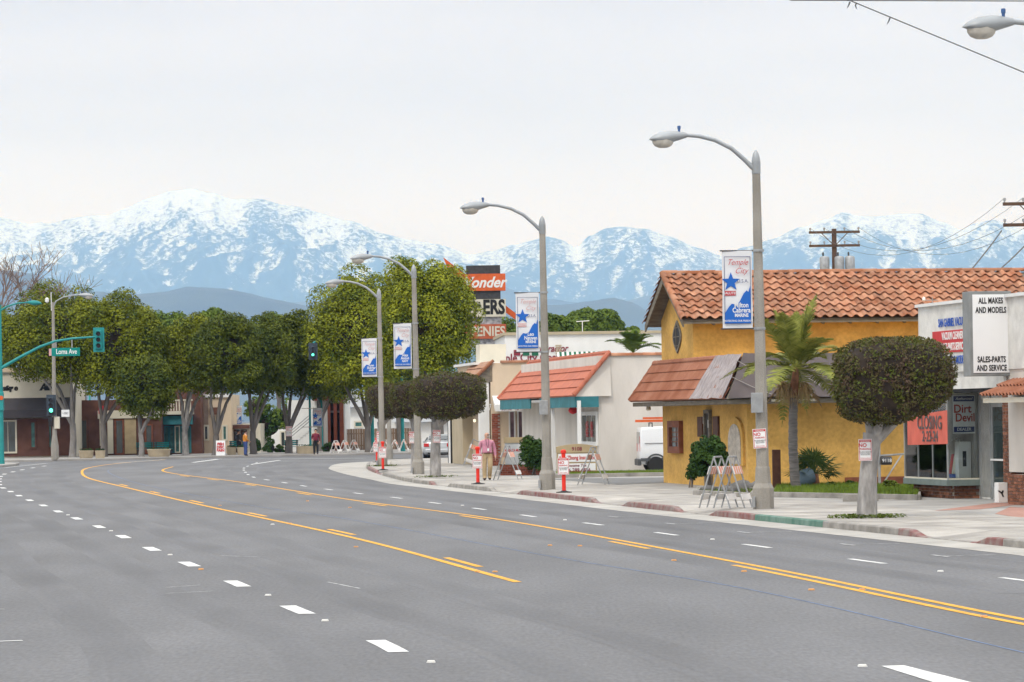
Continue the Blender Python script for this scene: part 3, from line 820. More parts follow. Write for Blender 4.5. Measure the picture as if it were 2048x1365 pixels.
for (a, b) in (((-0.45, 0.85), (1.2, 0.05)), ((-0.7, 0.45), (0.5, 0.0)), ((0.9, 0.9), (2.2, 0.1))):
    p, q = skirt_pt('near', a[0], a[1], 0.22), skirt_pt('near', b[0], b[1], 0.22)
    rp = MB().tube([p, p.lerp(q, .5) + Vector((0, 0, -.03)), q], 0.011, 5)
    o = tag(rp.build("tarp_rope", M_ROPE, None, loc=(7.2, 107.0, 0), rot=(0, 0, FY.a)), {0.05: "tie rope running high across the dark tarp on the yellow building", 0.0: "tie rope running low across the dark tarp near its corner", 0.1: "tie rope on the dark tarp right behind the palm fronds"}[b[1]], "rope")
# openings on the street side
def street_rect(F, x0, y0, x1, y1, c=0.0):
    a, b = F.onx(x0, y0, c), F.onx(x1, y1, c)
    return min(a[0], b[0]), max(a[0], b[0]), min(a[1], b[1]), max(a[1], b[1])
def near_rect(F, x0, y0, x1, y1, c=0.0):
    a, b = F.ony(x0, y0, c), F.ony(x1, y1, c)
    return min(a[0], b[0]), max(a[0], b[0]), min(a[1], b[1]), max(a[1], b[1])
def window_x(parent, y0, y1, z0, z1, fw=0.10, fm=None, pm=None, depth=0.08, c=0.0, bars=(0, 0), name="window", backing=None):
    """window on a wall facing -x"""
    fm = fm or M_PAINTW; pm = pm or M_DARK
    mb = MB()
    mb.box(c - depth, c, y0, y0 + fw, z0, z1).box(c - depth, c, y1 - fw, y1, z0, z1)
    mb.box(c - depth, c, y0 + fw, y1 - fw, z0, z0 + fw).box(c - depth, c, y0 + fw, y1 - fw, z1 - fw, z1)
    o = mb.build(name, fm, parent)
    MB().box(c - 0.02, c - 0.006, y0 + fw, y1 - fw, z0 + fw, z1 - fw).build("pane", pm, o)
    if any(bars):
        b = MB(); iw, ih = (y1 - y0 - 2 * fw), (z1 - z0 - 2 * fw)
        for i in range(bars[0]):
            y = y0 + fw + iw * (i + 1) / (bars[0] + 1); b.box(c - 0.045, c - 0.022, y - .018, y + .018, z0 + fw, z1 - fw)
        for i in range(bars[1]):
            z = z0 + fw + ih * (i + 1) / (bars[1] + 1); b.box(c - 0.047, c - 0.024, y0 + fw, y1 - fw, z - .015, z + .015)
        b.build("glazing_bar", fm, o)
    return o
def window_y(parent, x0, x1, z0, z1, fw=0.10, fm=None, pm=None, depth=0.08, c=0.0, bars=(0, 0), name="window"):
    """window on a wall facing -y"""
    fm = fm or M_PAINTW; pm = pm or M_DARK
    mb = MB()
    mb.box(x0, x0 + fw, c - depth, c, z0, z1).box(x1 - fw, x1, c - depth, c, z0, z1)
    mb.box(x0 + fw, x1 - fw, c - depth, c, z0, z0 + fw).box(x0 + fw, x1 - fw, c - depth, c, z1 - fw, z1)
    o = mb.build(name, fm, parent)
    MB().box(x0 + fw, x1 - fw, c - 0.02, c - 0.006, z0 + fw, z1 - fw).build("pane", pm, o)
    if any(bars):
        b = MB(); iw, ih = (x1 - x0 - 2 * fw), (z1 - z0 - 2 * fw)
        for i in range(bars[0]):
            x = x0 + fw + iw * (i + 1) / (bars[0] + 1); b.box(x - .018, x + .018, c - 0.045, c - 0.022, z0 + fw, z1 - fw)
        for i in range(bars[1]):
            z = z0 + fw + ih * (i + 1) / (bars[1] + 1); b.box(x0 + fw, x1 - fw, c - 0.047, c - 0.024, z - .015, z + .015)
        b.build("glazing_bar", fm, o)
    return o
M_LEADED = mat("leaded_pane", (0.22, 0.27, 0.28), 0.25, 0.5, 6, spec=0.6)
r = street_rect(FY, 1342, 842, 1367, 907)
window_x(yb, *r, fw=0.22, fm=M_WOOD_RED, pm=M_LEADED, depth=0.14, bars=(1, 3))
r = street_rect(FY, 1412, 820, 1425, 895); r = (r[0], r[1], 0.14, r[3])
dr = window_x(yb, *r, fw=0.12, fm=M_WOOD_GREY, pm=M_GLASS_D if False else M_IRON, depth=0.10, name="door")
nt = street_rect(FY, 1417, 840, 1422, 856)
MB().box(-0.03, -0.022, nt[0], nt[1], nt[2], nt[3]).build("notice", M_PAINTW, dr)
for nm, q in (("menu_board", (1398, 834, 1408, 874)), ("menu_board", (1429, 833, 1440, 886))):
    r = street_rect(FY, *q); o = MB().box(-0.07, 0, *r).build(nm, M_WOOD_DARK, yb, bevel=.01)
    text("\n".join("LNE"[i % 3] * 1 for i in range(0)) or " ", 0.1, M_CREAM, o, (-0.08, 0, 0)) if False else None
r = street_rect(FY, 1407, 833, 1411, 848); MB().box(-0.03, 0, *r).build("notice", M_PAINTW, yb)
def arch(y0, y1, z0, z1, n=12):
    pts = [(y0, z0), (y1, z0)]; w = (y1 - y0) / 2; zs = z0 + (z1 - z0) * 0.48
    for i in range(n + 1):
        a = PI * i / n; pts.append(((y0 + y1) / 2 + w * math.cos(a), zs + (z1 - zs) * math.sin(a) ** 0.8))
    return pts
r = street_rect(FY, 1462, 848, 1488, 929)
M_ROUGHCAST = mat("pale_roughcast", (0.44, 0.40, 0.35), 0.95, 0.25, 6, bump=0.03, bscale=18, fine=0.3, fscale=20)
ar = MB().extr([(-0.09, a, b) for a, b in arch(r[0] - .22, r[1] + .22, r[2] - .04, r[3] + .2)], (0.09, 0, 0)).build("blind_arch", M_YSTUC, yb)
MB().extr([(-0.11, a, b) for a, b in arch(r[0], r[1], r[2], r[3])], (0.014, 0, 0)).build("arch_infill", M_ROUGHCAST, ar)
MB().box(-0.045, 0.0, 0.0, 0.28, 0.12, 2.72).build("corner_board", M_YSTUC, yb)
MB().box(3.0, 8.4, -0.05, 0.0, 0.12, 0.42).build("wall_base", M_WOOD_RED, yb)
(x_, z_) = FY.ony(1600, 720, 0.0)
MB().lathe([(0.05, 0), (0.09, .04), (.07, .14), (.02, .17)], 10, (-0.4, 12.2 + .4, SZ0 - 0.30)).build("eave_lamp", M_CREAM, yb, smooth=40)
# a dish and a small aerial on the roof
sd = FY.ony(2040, 575, 7.3)
o = thing("satellite_dish", "grey satellite dish on the clay tile roof above the white shop", "satellite dish", FY.w(sd[0] + .1, 7.6, EZ + .55))
MB().lathe([(0.02, 0), (.12, .03), (.25, .10), (.245, .105), (.11, .04), (.015, .012)], 16).build("dish", M_GALV, o, smooth=60, rot=(RAD(70), 0, RAD(-40)))
MB().tube([(0, 0, -.45), (0, 0, -.05), (0, .0, 0)], .02, 6).build("mast", M_GALV, o)
ae = FY.ony(1868, 588, 7.0)
o = thing("roof_aerial", "small white weather sensor on a stalk above the tile roof eaves", "aerial", FY.w(ae[0], 7.2, EZ + .05))
MB().tube([(0, 0, 0), (0, 0, .62)], .012, 6).tube([(-.28, 0, .5), (.2, 0, .5)], .012, 6).build("stalk", M_GALV, o)
MB().lathe([(.01, 0), (.06, .04), (.05, .12), (.01, .16)], 10, (-.28, 0, .46)).build("sensor", M_PAINTW, o, smooth=40)

# ------------------------------------------------------------------ vacuum cleaner shop
FV = Frame(10.6, 95.1, 10)
vs_ = thing("vacuum_shop", "white vacuum cleaner shop with glass display window and sign fascia", "shop", (10.6, 95.1, 0), FV.a)
MB().box(0.9, 12, -13.5, -0.4, 0.05, 4.6).build("rear_wall", M_DIRTYW, vs_)
fas = MB().box(-0.06, 2.6, -13.5, -1.75, 3.42, 5.18).build("fascia", M_DIRTYW, vs_)
MB().box(-0.14, 2.62, -13.5, -1.70, 5.18, 5.26).build("parapet_cap", M_PAINTW, fas)
MB().box(0.0, 2.5, -9.0, -0.9, 2.98, 3.42).build("canopy_edge", M_DIRTYW, vs_)
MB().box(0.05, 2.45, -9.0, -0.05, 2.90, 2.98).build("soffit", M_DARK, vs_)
# fascia lettering (runs towards us along the street)
TR = (PI / 2, 0, -PI / 2)
fy0 = -3.15
red_panel = MB().box(-0.085, -0.062, fy0 - 3.5, fy0 + 0.06, 3.93, 4.50).build("red_sign_panel", M_RED, fas)
for body, z, m_, sz in (("SAN GABRIEL VACUUM", 4.70, M_BLUE, 0.30), ("VACUUM CLEANER", 4.35, M_PAINTW, 0.27), ("SALES-PARTS SERVICE", 4.07, M_PAINTW, 0.27), ("ALL MAKES & MODELS", 3.72, M_BLUE, 0.30)):
    o = text(body, sz, m_, fas, (-0.088, fy0 - 1.72, z), TR, sx=0.78, bold=0.006)
# corner display window: brick base, sill, glass, frame, goods
bw_ = thing("display_window", "aluminium framed corner shop window over a brick base with closing banner", "window", (10.6, 95.1, 0), FV.a)
MB().box(0.22, 0.9, -3.8, -0.15, 0.12, 0.46).build("base_core", M_MORTAR, bw_)
brick_panel(bw_, 0.2, 3.8, 0.12, 0.46, 0.21, 'x', 0.24, 0.085, M_BRICK_BR)
brick_panel(bw_, 0.22, 0.94, 0.12, 0.46, -3.82, 'y', 0.24, 0.085, M_BRICK_BR)
M_SILL = mat("sill_green_grey", (0.16, 0.20, 0.19), 0.6, 0.12, 4)
MB().box(-0.03, 0.95, -4.02, 0.02, 0.46, 0.62).build("sill", M_SILL, bw_, bevel=.008)
MB().box(0.0, 0.9, -3.97, -0.02, 0.62, 0.66).build("display_floor", M_CREAM, bw_)
MB().box(0.75, 0.86, -3.9, -0.02, 0.66, 2.9).build("display_back", M_ROOM, bw_)
MB().box(0.0, 0.75, -0.06, -0.02, 0.66, 2.9).build("end_panel", M_ROOM, bw_)
for (y0, y1) in ((-3.93, -2.65), (-2.62, -1.32), (-1.29, -0.05)):
    MB().box(0.012, 0.02, y0, y1, 0.64, 2.9).build("pane", M_GLASS, bw_)
MB().box(0.04, 0.86, -3.962, -3.954, 0.64, 2.9).build("pane", M_GLASS, bw_)
for (x0, x1, y0, y1) in ((0, .04, -3.98, -3.93), (0, .035, -2.65, -2.62), (0, .035, -1.32, -1.29), (0, .04, -.05, 0), (.86, .92, -3.98, -3.93)):
    MB().box(x0, x1, y0, y1, 0.62, 2.9).build("mullion", M_ALU, bw_)
# goods behind the glass
for i, (yy, h) in enumerate(((-3.3, 1.0), (-3.05, 0.95), (-2.3, .9), (-1.6, 1.0))):
    o = thing("vacuum_cleaner", ["upright vacuum cleaner with blue base in the window by the corner mullion", "second upright vacuum cleaner in from the window's corner mullion", "upright vacuum cleaner under the closing banner's middle", "upright vacuum cleaner at the far end of the display window"][i], "vacuum cleaner", FV.w(0.36, yy, 0.66), FV.a, "vacuum cleaners on display")
    MB().loft([[(-.15, -.14, 0), (.15, -.14, 0), (.15, .14, 0), (-.15, .14, 0)], [(-.12, -.12, .10), (.1, -.12, .10), (.1, .12, .10), (-.12, .12, .10)]]).build("floor_head", M_BLUE, o, bevel=.02)
    MB().loft([[(-.02, -.09, .1), (.12, -.09, .1), (.12, .09, .1), (-.02, .09, .1)], [(.06, -.08, .62), (.17, -.08, .62), (.17, .08, .62), (.06, .08, .62)]]).build("dust_bag", M_RED if i % 2 else M_CREAM, o, bevel=.02)
    MB().tube([(.12, 0, .55), (.2, 0, h), (.12, 0, h + .06), (.05, 0, h + .03)], .016, 6).build("handle", M_PAINTW, o, smooth=40)
o = thing("goods_box", "white carton standing behind the glass beside the shop door", "box", FV.w(0.55, -3.55, 0.66), FV.a)
MB().box(-.16, .18, -.16, .16, 0, .95).build("carton", M_PAINTW, o, bevel=.006); MB().box(-.05, .05, -.166, -.162, .3, .7).build("print", M_BLACK, o)
# closing banner and posters hang inside the glass
o = thing("closing_banner", "red hand lettered closing banner across the shop window", "banner", FV.w(-0.035, 0, 0), FV.a)
z0b, z1b = 1.56, 2.44
(yA, _), (yB, _) = FV.onx(1820, 850, 0.05), FV.onx(1903, 850, 0.05)
M_BANNER = mat("red_paper", (0.62, 0.14, 0.10), 0.8, 0.12, 2, bump=0.01, bscale=4)
mb = MB(); n = 24
for i in range(n + 1):
    y = yB + 0.08 + (yA - yB - 0.1) * i / n; xx = 0.015 * math.sin(i * 0.9)
    mb.v += [(xx, y, z0b - 0.05 * (i / n)), (xx, y, z1b - 0.16 * (i / n))]
mb.f = [(2 * i, 2 * i + 2, 2 * i + 3, 2 * i + 1) for i in range(n)]; mb.m = [0] * n
mb.build("paper", M_BANNER, o, smooth=True)
M_MARKER = mat("grey_marker", (0.10, 0.09, 0.09), 0.8)
ym = (yA + yB) / 2 - .25
text("CLOSING", 0.50, M_MARKER, o, (-0.02, ym, 2.10), TR, sx=1.05, bold=0.006)
text("2-23-24", 0.40, M_MARKER, o, (-0.02, ym - .05, 1.74), TR, sx=1.15, bold=0.005)
o = thing("window_poster", "cloth dealer poster hanging in the shop window's return pane", "poster", FV.w(0.48, -3.93, 0), FV.a)
MB().box(-.30, .30, -.006, .0, 1.82, 2.82).build("cloth", M_PAINTW, o)
MB().box(-.28, .28, -.011, -.007, 2.66, 2.80).build("blue_band", M_NAVY, o); MB().box(-.28, .28, -.011, -.007, 1.86, 2.0).build("blue_band", M_NAVY, o)
M_RUST = mat("rust_red_ink", (0.40, 0.05, 0.03), 0.7)
text("Dirt", 0.30, M_RUST, o, (-0.04, -.014, 2.46), sx=0.95, bold=.006); text("Devil", 0.30, M_RUST, o, (0.03, -.014, 2.23), sx=0.85, bold=.006)
text("DEALER", 0.11, M_PAINTW, o, (0, -.014, 1.93), bold=.002); text("Authorized", 0.10, M_PAINTW, o, (0, -.014, 2.73), shear=.3)
# recessed entrance
ent = thing("entrance_door", "glass shop door in a grey aluminium frame beside the display window", "door", (10.6, 95.1, 0), FV.a)
mb = MB()
for (y0, y1) in ((-4.08, -4.0), (-4.98, -4.90), (-6.30, -6.22)):
    mb.box(0.86, 0.96, y0, y1, 0.13, 2.9)
mb.box(0.87, 0.95, -6.22, -4.08, 2.62, 2.70).build("door_frame", M_ALU, ent)
MB().box(0.90, 0.915, -4.90, -4.08, 0.16, 2.62).build("side_light", M_GLASS_D, ent)
lf = MB().box(0.875, 0.925, -5.10, -4.99, 0.16, 2.60).box(0.875, 0.925, -6.21, -6.10, 0.16, 2.60).box(0.875, 0.925, -6.10, -5.10, 0.16, 0.44).box(0.875, 0.925, -6.10, -5.10, 2.50, 2.60).build("door_leaf", M_ALU, ent)
MB().box(0.895, 0.905, -6.10, -5.10, 0.44, 2.50).build("pane", M_GLASS_D, lf)
MB().box(0.82, 0.85, -6.15, -5.05, 1.12, 1.17).build("push_bar", M_PAINTW, lf)
MB().box(1.6, 1.7, -8.6, -4.0, 0.13, 2.9).build("lobby_wall", M_ROOM, ent)
# brick pier, wall beyond it and tiled hood
pier = thing("brick_pier", "brown brick pier between the shop door and the white wall", "pier", (10.6, 95.1, 0), FV.a)
MB().box(0.05, 0.6, -9.15, -8.55, 0.12, 3.42).build("core", M_MORTAR, pier)
brick_panel(pier, 8.56, 9.16, 0.12, 3.40, 0.04, 'x', 0.20, 0.085, M_BRICK_BR, 140)
brick_panel(pier, 0.05, 0.60, 0.12, 3.40, -9.16, 'y', 0.275, 0.085, M_BRICK_BR, 60)
MB().box(-0.02, 0.85, -13.5, -9.17, 0.9, 3.42).build("side_wall", M_WSTUC, vs_)
pl = thing("brick_planter", "low brown brick planter in front of the white wall", "planter", (10.6, 95.1, 0), FV.a)
MB().box(-0.30, 0.0, -13.3, -10.0, 0.12, 0.85).build("core", M_MORTAR, pl)
brick_panel(pl, 10.0, 13.3, 0.12, 0.86, -0.31, 'x', 0.22, 0.082, M_BRICK_BR, 150)
brick_panel(pl, -0.30, 0.0, 0.12, 0.86, -13.31, 'y', 0.27, 0.082, M_BRICK_BR, 20)

mb = MB()
hd = thing("tiled_hood", "small red tile hood over the white wall by the brick pier", "hood", (10.6, 95.1, 0), FV.a)
MB().box(-0.8, 0.0, -13.9, -9.6, 2.60, 2.72).build("frame", M_CREAM, hd)
hoodt = s_tile(M_CLAY_OLD, 0.26, 0.56, 0.045, 6)
for c in range(2):
    for i in range(17):
        place("hood_tile", hoodt, hd, (-0.85 + c * 0.44, -9.6 - 0.0 - i * 0.26, 2.72 + c * 0.21), (RAD(25), 0, -PI / 2))
o = thing("meter_box", "small white utility box with black mark at the foot of the brick pier", "box", FV.w(-0.10, -8.75, 0.13), FV.a)
MB().box(-.12, .12, -.16, .16, 0, .50).build("housing", M_PAINTW, o, bevel=.01); text("Y", .2, M_BLACK, o, (0.0, -.166, .22), bold=.01, shear=-.4)
# blade sign
sg = thing("blade_sign", "tall white projecting shop sign in a grey metal box", "sign", FV.w(-1.02, -9.35, 0), FV.a)
MB().box(0.0, 1.06, 0.0, 0.60, 3.26, 5.34).build("sign_box", mat("sign_grey_metal", (0.22, 0.23, 0.23), 0.5, 0.15, 3), sg, bevel=.01)
M_SIGNW = mat("sign_white_acrylic", (0.80, 0.81, 0.82), 0.4, 0.03, 1)
MB().box(0.07, 1.00, -0.014, -0.002, 3.34, 5.26).build("sign_face", M_SIGNW, sg)
for body, z in (("ALL MAKES", 5.10), ("AND MODELS", 4.87), ("SALES-PARTS", 3.66), ("AND SERVICE", 3.45)):
    text(body, 0.20, M_BLACK, sg, (0.535, -0.018, z), sx=0.60, bold=.006, spacing=1.05)
MB().box(0.95, 1.1, 0.2, 0.4, 3.5, 5.1).build("bracket", M_IRON, sg)

# ------------------------------------------------------------------ insurance office (red mansard, white side wall)
FB = Frame(3.47, 142.0, 8)
ib = thing("office_building", "white stucco office with red tile mansard and teal fascia boards", "building", (3.47, 142.0, 0), FB.a)
MB().box(0, 16, 0, 22, 0.05, 4.86).build("wall", M_WSTUC, ib)
me_cop = barrel(M_CLAY, 0.55, 0.13, 0.12)
for i in range(27):
    place("coping_tile", me_cop, ib, (0.3 + i * 0.52, 0.05, 4.85), (0, 0, -PI / 2))
EO, TO, EZ1, TZ1 = 1.0, -0.45, 3.22, 4.93
mr = MB().loft([[(-EO, -.2, EZ1), (-EO, 22.2, EZ1), (0.5, 22.2, EZ1), (.5, -.2, EZ1)], [(-TO, 0.0, TZ1 - .05), (-TO, 22, TZ1 - .05), (.5, 22, TZ1 - .05), (.5, 0, TZ1 - .05)]]).build("mansard_roof", M_WSTUC, ib)
NC2 = 5
for c in range(NC2):
    k0, k1 = c / NC2, (c + 1) / NC2 + .03
    def pt(y, k, lift):
        x = -EO + (EO - TO) * k; z = EZ1 + (TZ1 - EZ1) * k
        nx, nz = (TZ1 - EZ1), (EO - TO); ln = math.hypot(nx, nz)
        return Vector((x - nx / ln * lift, y, z + nz / ln * lift))
    for s_ in range(7):
        y0, y1 = -.3 + s_ * 3.25 + .004, -.3 + (s_ + 1) * 3.25 - .004
        mb = MB(); n = 13; top = []; j = random.uniform(0, .012)
        for kk, lf_ in ((k0, 0.075 + j), (k1, 0.03)):
            for i in range(n + 1):
                y = y0 + (y1 - y0) * i / n
                top.append(pt(y, kk, lf_ + .010 * (i % 2)))
        low = [pt(y0 + (y1 - y0) * i / n, k0, 0.0) for i in range(n + 1)]
        q = n + 1
        mb.add(top + low, [(i, i + 1, q + i + 1, q + i) for i in range(n)] + [(i, 2 * q + i, 2 * q + i + 1, i + 1) for i in range(n)] + [(0, q, 2 * q), (n, 2 * q + n, q + n)])
        mb.build("tile_course", M_CLAY_RED, mr)
cap_line((-EO - .06, -.3, EZ1 + .06), (-TO, -.08, TZ1 + .05), 6, M_CLAY_RED, mr, "verge_tile", .10)
cap_line((-EO - .06, 22.4, EZ1 + .06), (-TO, 22.1, TZ1 + .05), 6, M_CLAY_RED, mr, "verge_tile", .10)
cap_line((-TO, 0, TZ1 + .06), (-TO, 22, TZ1 + .06), 44, M_CLAY_RED, mr, "ridge_cap", .09)
MB().box(-EO + .0, -EO + .06, -.2, 9.5, 2.78, EZ1).box(-EO + .06, -.02, -.2, -.14, 2.78, EZ1).box(-EO, -EO + .06, 12.5, 22.2, 2.78, EZ1).build("teal_fascia", M_TEAL, ib)
MB().box(-EO + .07, 0, -.13, 22.1, 3.05, 3.15).build("soffit", M_DIRTYW, ib)
r = street_rect(FB, 1164, 824, 1197, 892); w_ = window_x(ib, *r, fw=.16, fm=M_PAINTW, pm=M_GLASS_D if False else mat("dim_pane", (0.05, 0.065, 0.06), 0.15, 0.4, 2, spec=.7), bars=(2, 0))
yy = r[0] + (r[1] - r[0]) * .42
for i, bdy in enumerate(("保險", "報稅")):
    text(bdy.replace("", "\n").strip(), .36, M_RED, w_, (-0.05, r[0] + (r[1] - r[0]) * (.62 - .28 * i), r[3] - .75), TR, sx=2.0, line=.9)
r = street_rect(FB, 1092, 826, 1104, 915); window_x(ib, r[0], r[1], .13, r[3], fw=.12, fm=M_PAINTW, pm=M_TAN, name="door")
r = street_rect(FB, 1150, 800, 1164, 830); MB().box(-.06, -.0, r[0] + .3, r[1] - .3, 2.75, 2.95).build("number_plate", M_PAINTW, ib)
for px in (1104, 1156):
    (yy, _) = FB.onx(px, 850, -EO + .1); MB().box(-EO + .08, -EO + .22, yy - .08, yy + .08, .12, 3.05).build("porch_post", M_PAINTW, ib)
(yy, zz) = FB.onx(1146, 821, -.7)
o = thing("paper_lantern", "round red lantern hanging under the office's teal eave", "lantern", FB.w(-.7, yy, 0))
MB().lathe([(.03, 0), (.14, .05), (.19, .14), (.19, .18), (.14, .27), (.03, .32)], 12, (0, 0, zz - .16)).build("shade", M_RED, o, smooth=40)
MB().tube([(0, 0, zz + .16), (0, 0, 3.05)], .008, 5).build("cord", M_BLACK, o)
# ------------------------------------------------------------------ peach building beyond
FC = Frame(-1.05, 166.0, 8)
pb = thing("corner_shop_building", "peach stucco shop building with small mansard and white awning", "building", (-1.05, 166.0, 0), FC.a)
MB().box(0, 12, 0, 12.5, 0.05, 5.0).build("wall", M_PEACH, pb)
for i in range(18):
    place("coping_tile", me_cop, pb, (0.5 + i * 0.55, 0.05, 5.0), (0, 0, -PI / 2))
MB().box(0.3, 1.6, 6, 7.5, 5.0, 6.02).build("roof_box", M_CREAM, pb)
MB().box(-.2, 2.0, 4.5, 12.6, 5.0, 5.12).build("parapet_cap", M_PAINTW, pb)
mb = MB()
def cpt(y, k, lift):
    return Vector((-0.85 + 1.0 * k - .8 * lift, y, 4.12 + 0.95 * k + .6 * lift))
for c in range(3):
    MB().add([cpt(y, k, l) for k, l in ((c / 3, .08), ((c + 1.08) / 3, .03)) for y in (-.1, 7.0)] + [cpt(y, c / 3, 0) for y in (-.1, 7.0)], [(0, 1, 3, 2), (0, 4, 5, 1), (0, 2, 4)]).build("tile_course", M_CLAY_DK, pb)
MB().extr([(-.85, 0, 4.1), (.1, 0, 4.1), (.1, 0, 5.0)], (0, 7, 0)).build("mansard_core", M_WOOD_GREY, pb)
cap_line((-.95, -.1, 4.16), (.12, -.05, 5.1), 4, M_CLAY, pb, "verge_tile", .09)
MB().box(-.55, -.08, .05, .5, .13, 4.1).build("porch_column", M_PAINTW, pb)
MB().box(-.9, .0, 1.5, 6.8, 2.75, 3.0).build("canopy_edge", M_BLACK, pb)
text("9117", .42, M_PAINTW, pb, (-.3, -.02, 2.9), sx=.8)
r = near_rect(FC, 988, 822, 1010, 934); 
MB().box(.02, .42, -.05, .0, .13, 2.6).build("brick_core", M_MORTAR, pb)
brick_panel(pb, .02, .42, .13, 2.6, -.06, 'y', .2, .085, M_BRICK, 60)
for (x0, x1) in ((1017, 1031), (1034, 1049), (1052, 1064), (1067, 1079)):
    r = near_rect(FC, x0, 822, x1, 890); window_y(pb, r[0], r[1], r[2], r[3], fw=.06, fm=M_PAINTW, pm=mat("curtained_pane", (0.16, 0.09, 0.11), 0.3, .6, 2, spec=.6), bars=(0, 0))
r = near_rect(FC, 984, 796, 1075, 822)
aw = MB().add([(r[0], -1.0, r[2]), (r[1], -1.0, r[2]), (r[1], -1.0, r[2] + .32), (r[0], -1.0, r[2] + .32), (r[0], -.01, r[3] + .1), (r[1], -.01, r[3] + .1)], [(0, 1, 2, 3), (3, 2, 5, 4), (0, 3, 4), (1, 5, 2)]).build("awning", M_PAINTW, pb)
r2 = near_rect(FC, 990, 810, 1014, 821)
text("保險 報稅", .34, M_MAROON, aw, (r[0] + .85, -1.01, r[2] + .16), sx=.8)
text("BARBER", .0, M_MAROON, aw, (0, 0, 0)) if False else None
# street side of the peach building: door with lamp, dark post
dy = street_rect(FC, 958, 826, 966, 915); MB().box(-.06, 0, 2.0, 3.6, .13, 2.6).build("door", M_WOOD_DARK, pb)
MB().lathe([(.03, 0), (.07, .04), (.07, .12), (.02, .16)], 10, (-.25, 4.2, 2.2)).build("wall_lamp", mat("lamp_glow", (0.9, 0.8, 0.6), 0.4, emit=((1.0, 0.85, 0.6), 1.2)), pb, smooth=40)
MB().box(-.5, 0, 6.9, 12.4, .13, 3.2).build("side_bay", M_TAN, pb)
MB().box(-.56, -.46, 11.3, 12.3, .13, 2.9).build("sign_board", M_PAINTW, pb)
MB().box(-.58, -.44, 11.2, 11.3, .13, 3.0).box(-.58, -.44, 12.3, 12.4, .13, 3.0).build("sign_frame", M_BLACK, pb)

# ------------------------------------------------------------------ long white store behind the offices
FD = Frame(-1.0, 196.0, 3)
ls = thing("long_store", "long white store with tan coping behind the office roofs", "building", (-1.0, 196.0, 0), FD.a)
r = near_rect(FD, 1018, 672, 1340, 900)
MB().box(0.6, 24, 0, 12, 0.05, 7.0).build("wall", M_PAINTW, ls)
MB().box(0.5, 24.1, -.12, 12, 7.0, 7.16).build("coping", M_TAN, ls)
r = near_rect(FD, 1090, 716, 1100, 720); M_GREEN = mat("green_canvas", (0.02, 0.13, 0.075), 0.8)
x0a, x1a = FD.ony(1116, 710, -1)[0], FD.ony(1222, 710, -1)[0]; zt_ = FD.ony(1150, 704, 0)[1]
n = 22
for i in range(n):
    xa, xb = x0a + (x1a - x0a) * i / n, x0a + (x1a - x0a) * (i + 1) / n
    MB().add([(xa, -1.0, zt_ - .9), (xb, -1.0, zt_ - .9), (xb, -.02, zt_), (xa, -.02, zt_), (xa, -1.0, zt_ - 1.1), (xb, -1.0, zt_ - 1.1)], [(0, 1, 2, 3), (4, 5, 1, 0)]).build("awning_stripe", M_GREEN if i % 2 else M_PAINTW, ls)
x0t, z0t = FD.ony(1062, 718, -.05); text("Temple City Cosmetics", .62, M_MAROON, ls, (x0t + .2, -.03, z0t + .05), bold=.012, sx=.9)
x0t, z0t = FD.ony(1092, 698, -.05); text("Chiropractor", .55, M_MAROON, ls, (x0t, -.03, z0t), shear=.4, bold=.01, sx=.8)
for i in range(3):
    xx, zz = FD.ony(1034 + i * 18, 706, 0); MB().box(xx - .18, xx + .18, -.05, 0, zz - .16, zz + .16).build("wall_plaque", M_GREEN if i else M_MAROON, ls)
xx, zz = FD.ony(1117, 699, 0); vt = MB()
for i in range(5): vt.box(xx - .17, xx + .17, -.04, 0, zz - .25 + i * .11, zz - .19 + i * .11)
vt.build("vent", M_TAN, ls)
xx, zz = FD.ony(1165, 664, 4); o = thing("tv_aerial", "white roof aerial on the long white store", "aerial", FD.w(xx, 4, 7.1))
MB().tube([(0, 0, 0), (0, 0, .75)], .025, 5).tube([(-.35, 0, .72), (.4, 0, .76)], .025, 5).build("aerial_rod", M_PAINTW, o)

# ------------------------------------------------------------------ tall roadside pylon sign
ps = thing("pylon_sign", "tall old orange and black pylon sign with peeling panels behind the big tree", "sign", (at(975, 900, 224).x, 224, 0), RAD(2))
def pz(y): return at(975, y, 224).z
SX = 32.0 / 2.0
def pxw(x): return (x - 975) * 224 / FPX
M_ORANGE = mat("orange_enamel", (0.62, 0.115, 0.03), 0.5, 0.12, 1.5, fine=.15, fscale=6)
M_PEEL = mat("peeling_panel", (0.10, 0.10, 0.12), 0.8, 0.2, 3.0, col2=(0.55, 0.55, 0.58))
M_PEEL_O = mat("peeling_orange_panel", (0.52, 0.10, 0.04), 0.8, 0.2, 2.2, col2=(0.5, .16, .09))
M_SKYB = mat("pale_blue_panel", (0.30, 0.48, 0.60), 0.7, 0.3, 2)
for nm, x0, x1, y0, y1, dd, m_ in (("top_panel", 938, 1006, 531, 549, .0, M_IRON), ("name_panel", 925, 1016, 548, 582, -.12, M_ORANGE), ("dark_panel", 938, 1006, 582, 600, 0, M_IRON), ("letter_panel", 930, 1016, 599, 634, -.12, M_CREAM), ("peeling_panel", 938, 1007, 634, 650, 0, M_PEEL), ("opening_panel", 930, 1016, 649, 678, -.12, M_PEEL_O), ("peeling_panel", 940, 1007, 678, 697, 0, M_PEEL), ("blue_panel", 913, 1016, 696, 722, -.06, M_SKYB)):
    MB().box(pxw(x0), pxw(x1), dd, .5, pz(y1), pz(y0)).build(nm, m_, ps)
MB().box(pxw(950), pxw(995), .1, .45, 0.05, pz(722)).build("post", M_TAN, ps)
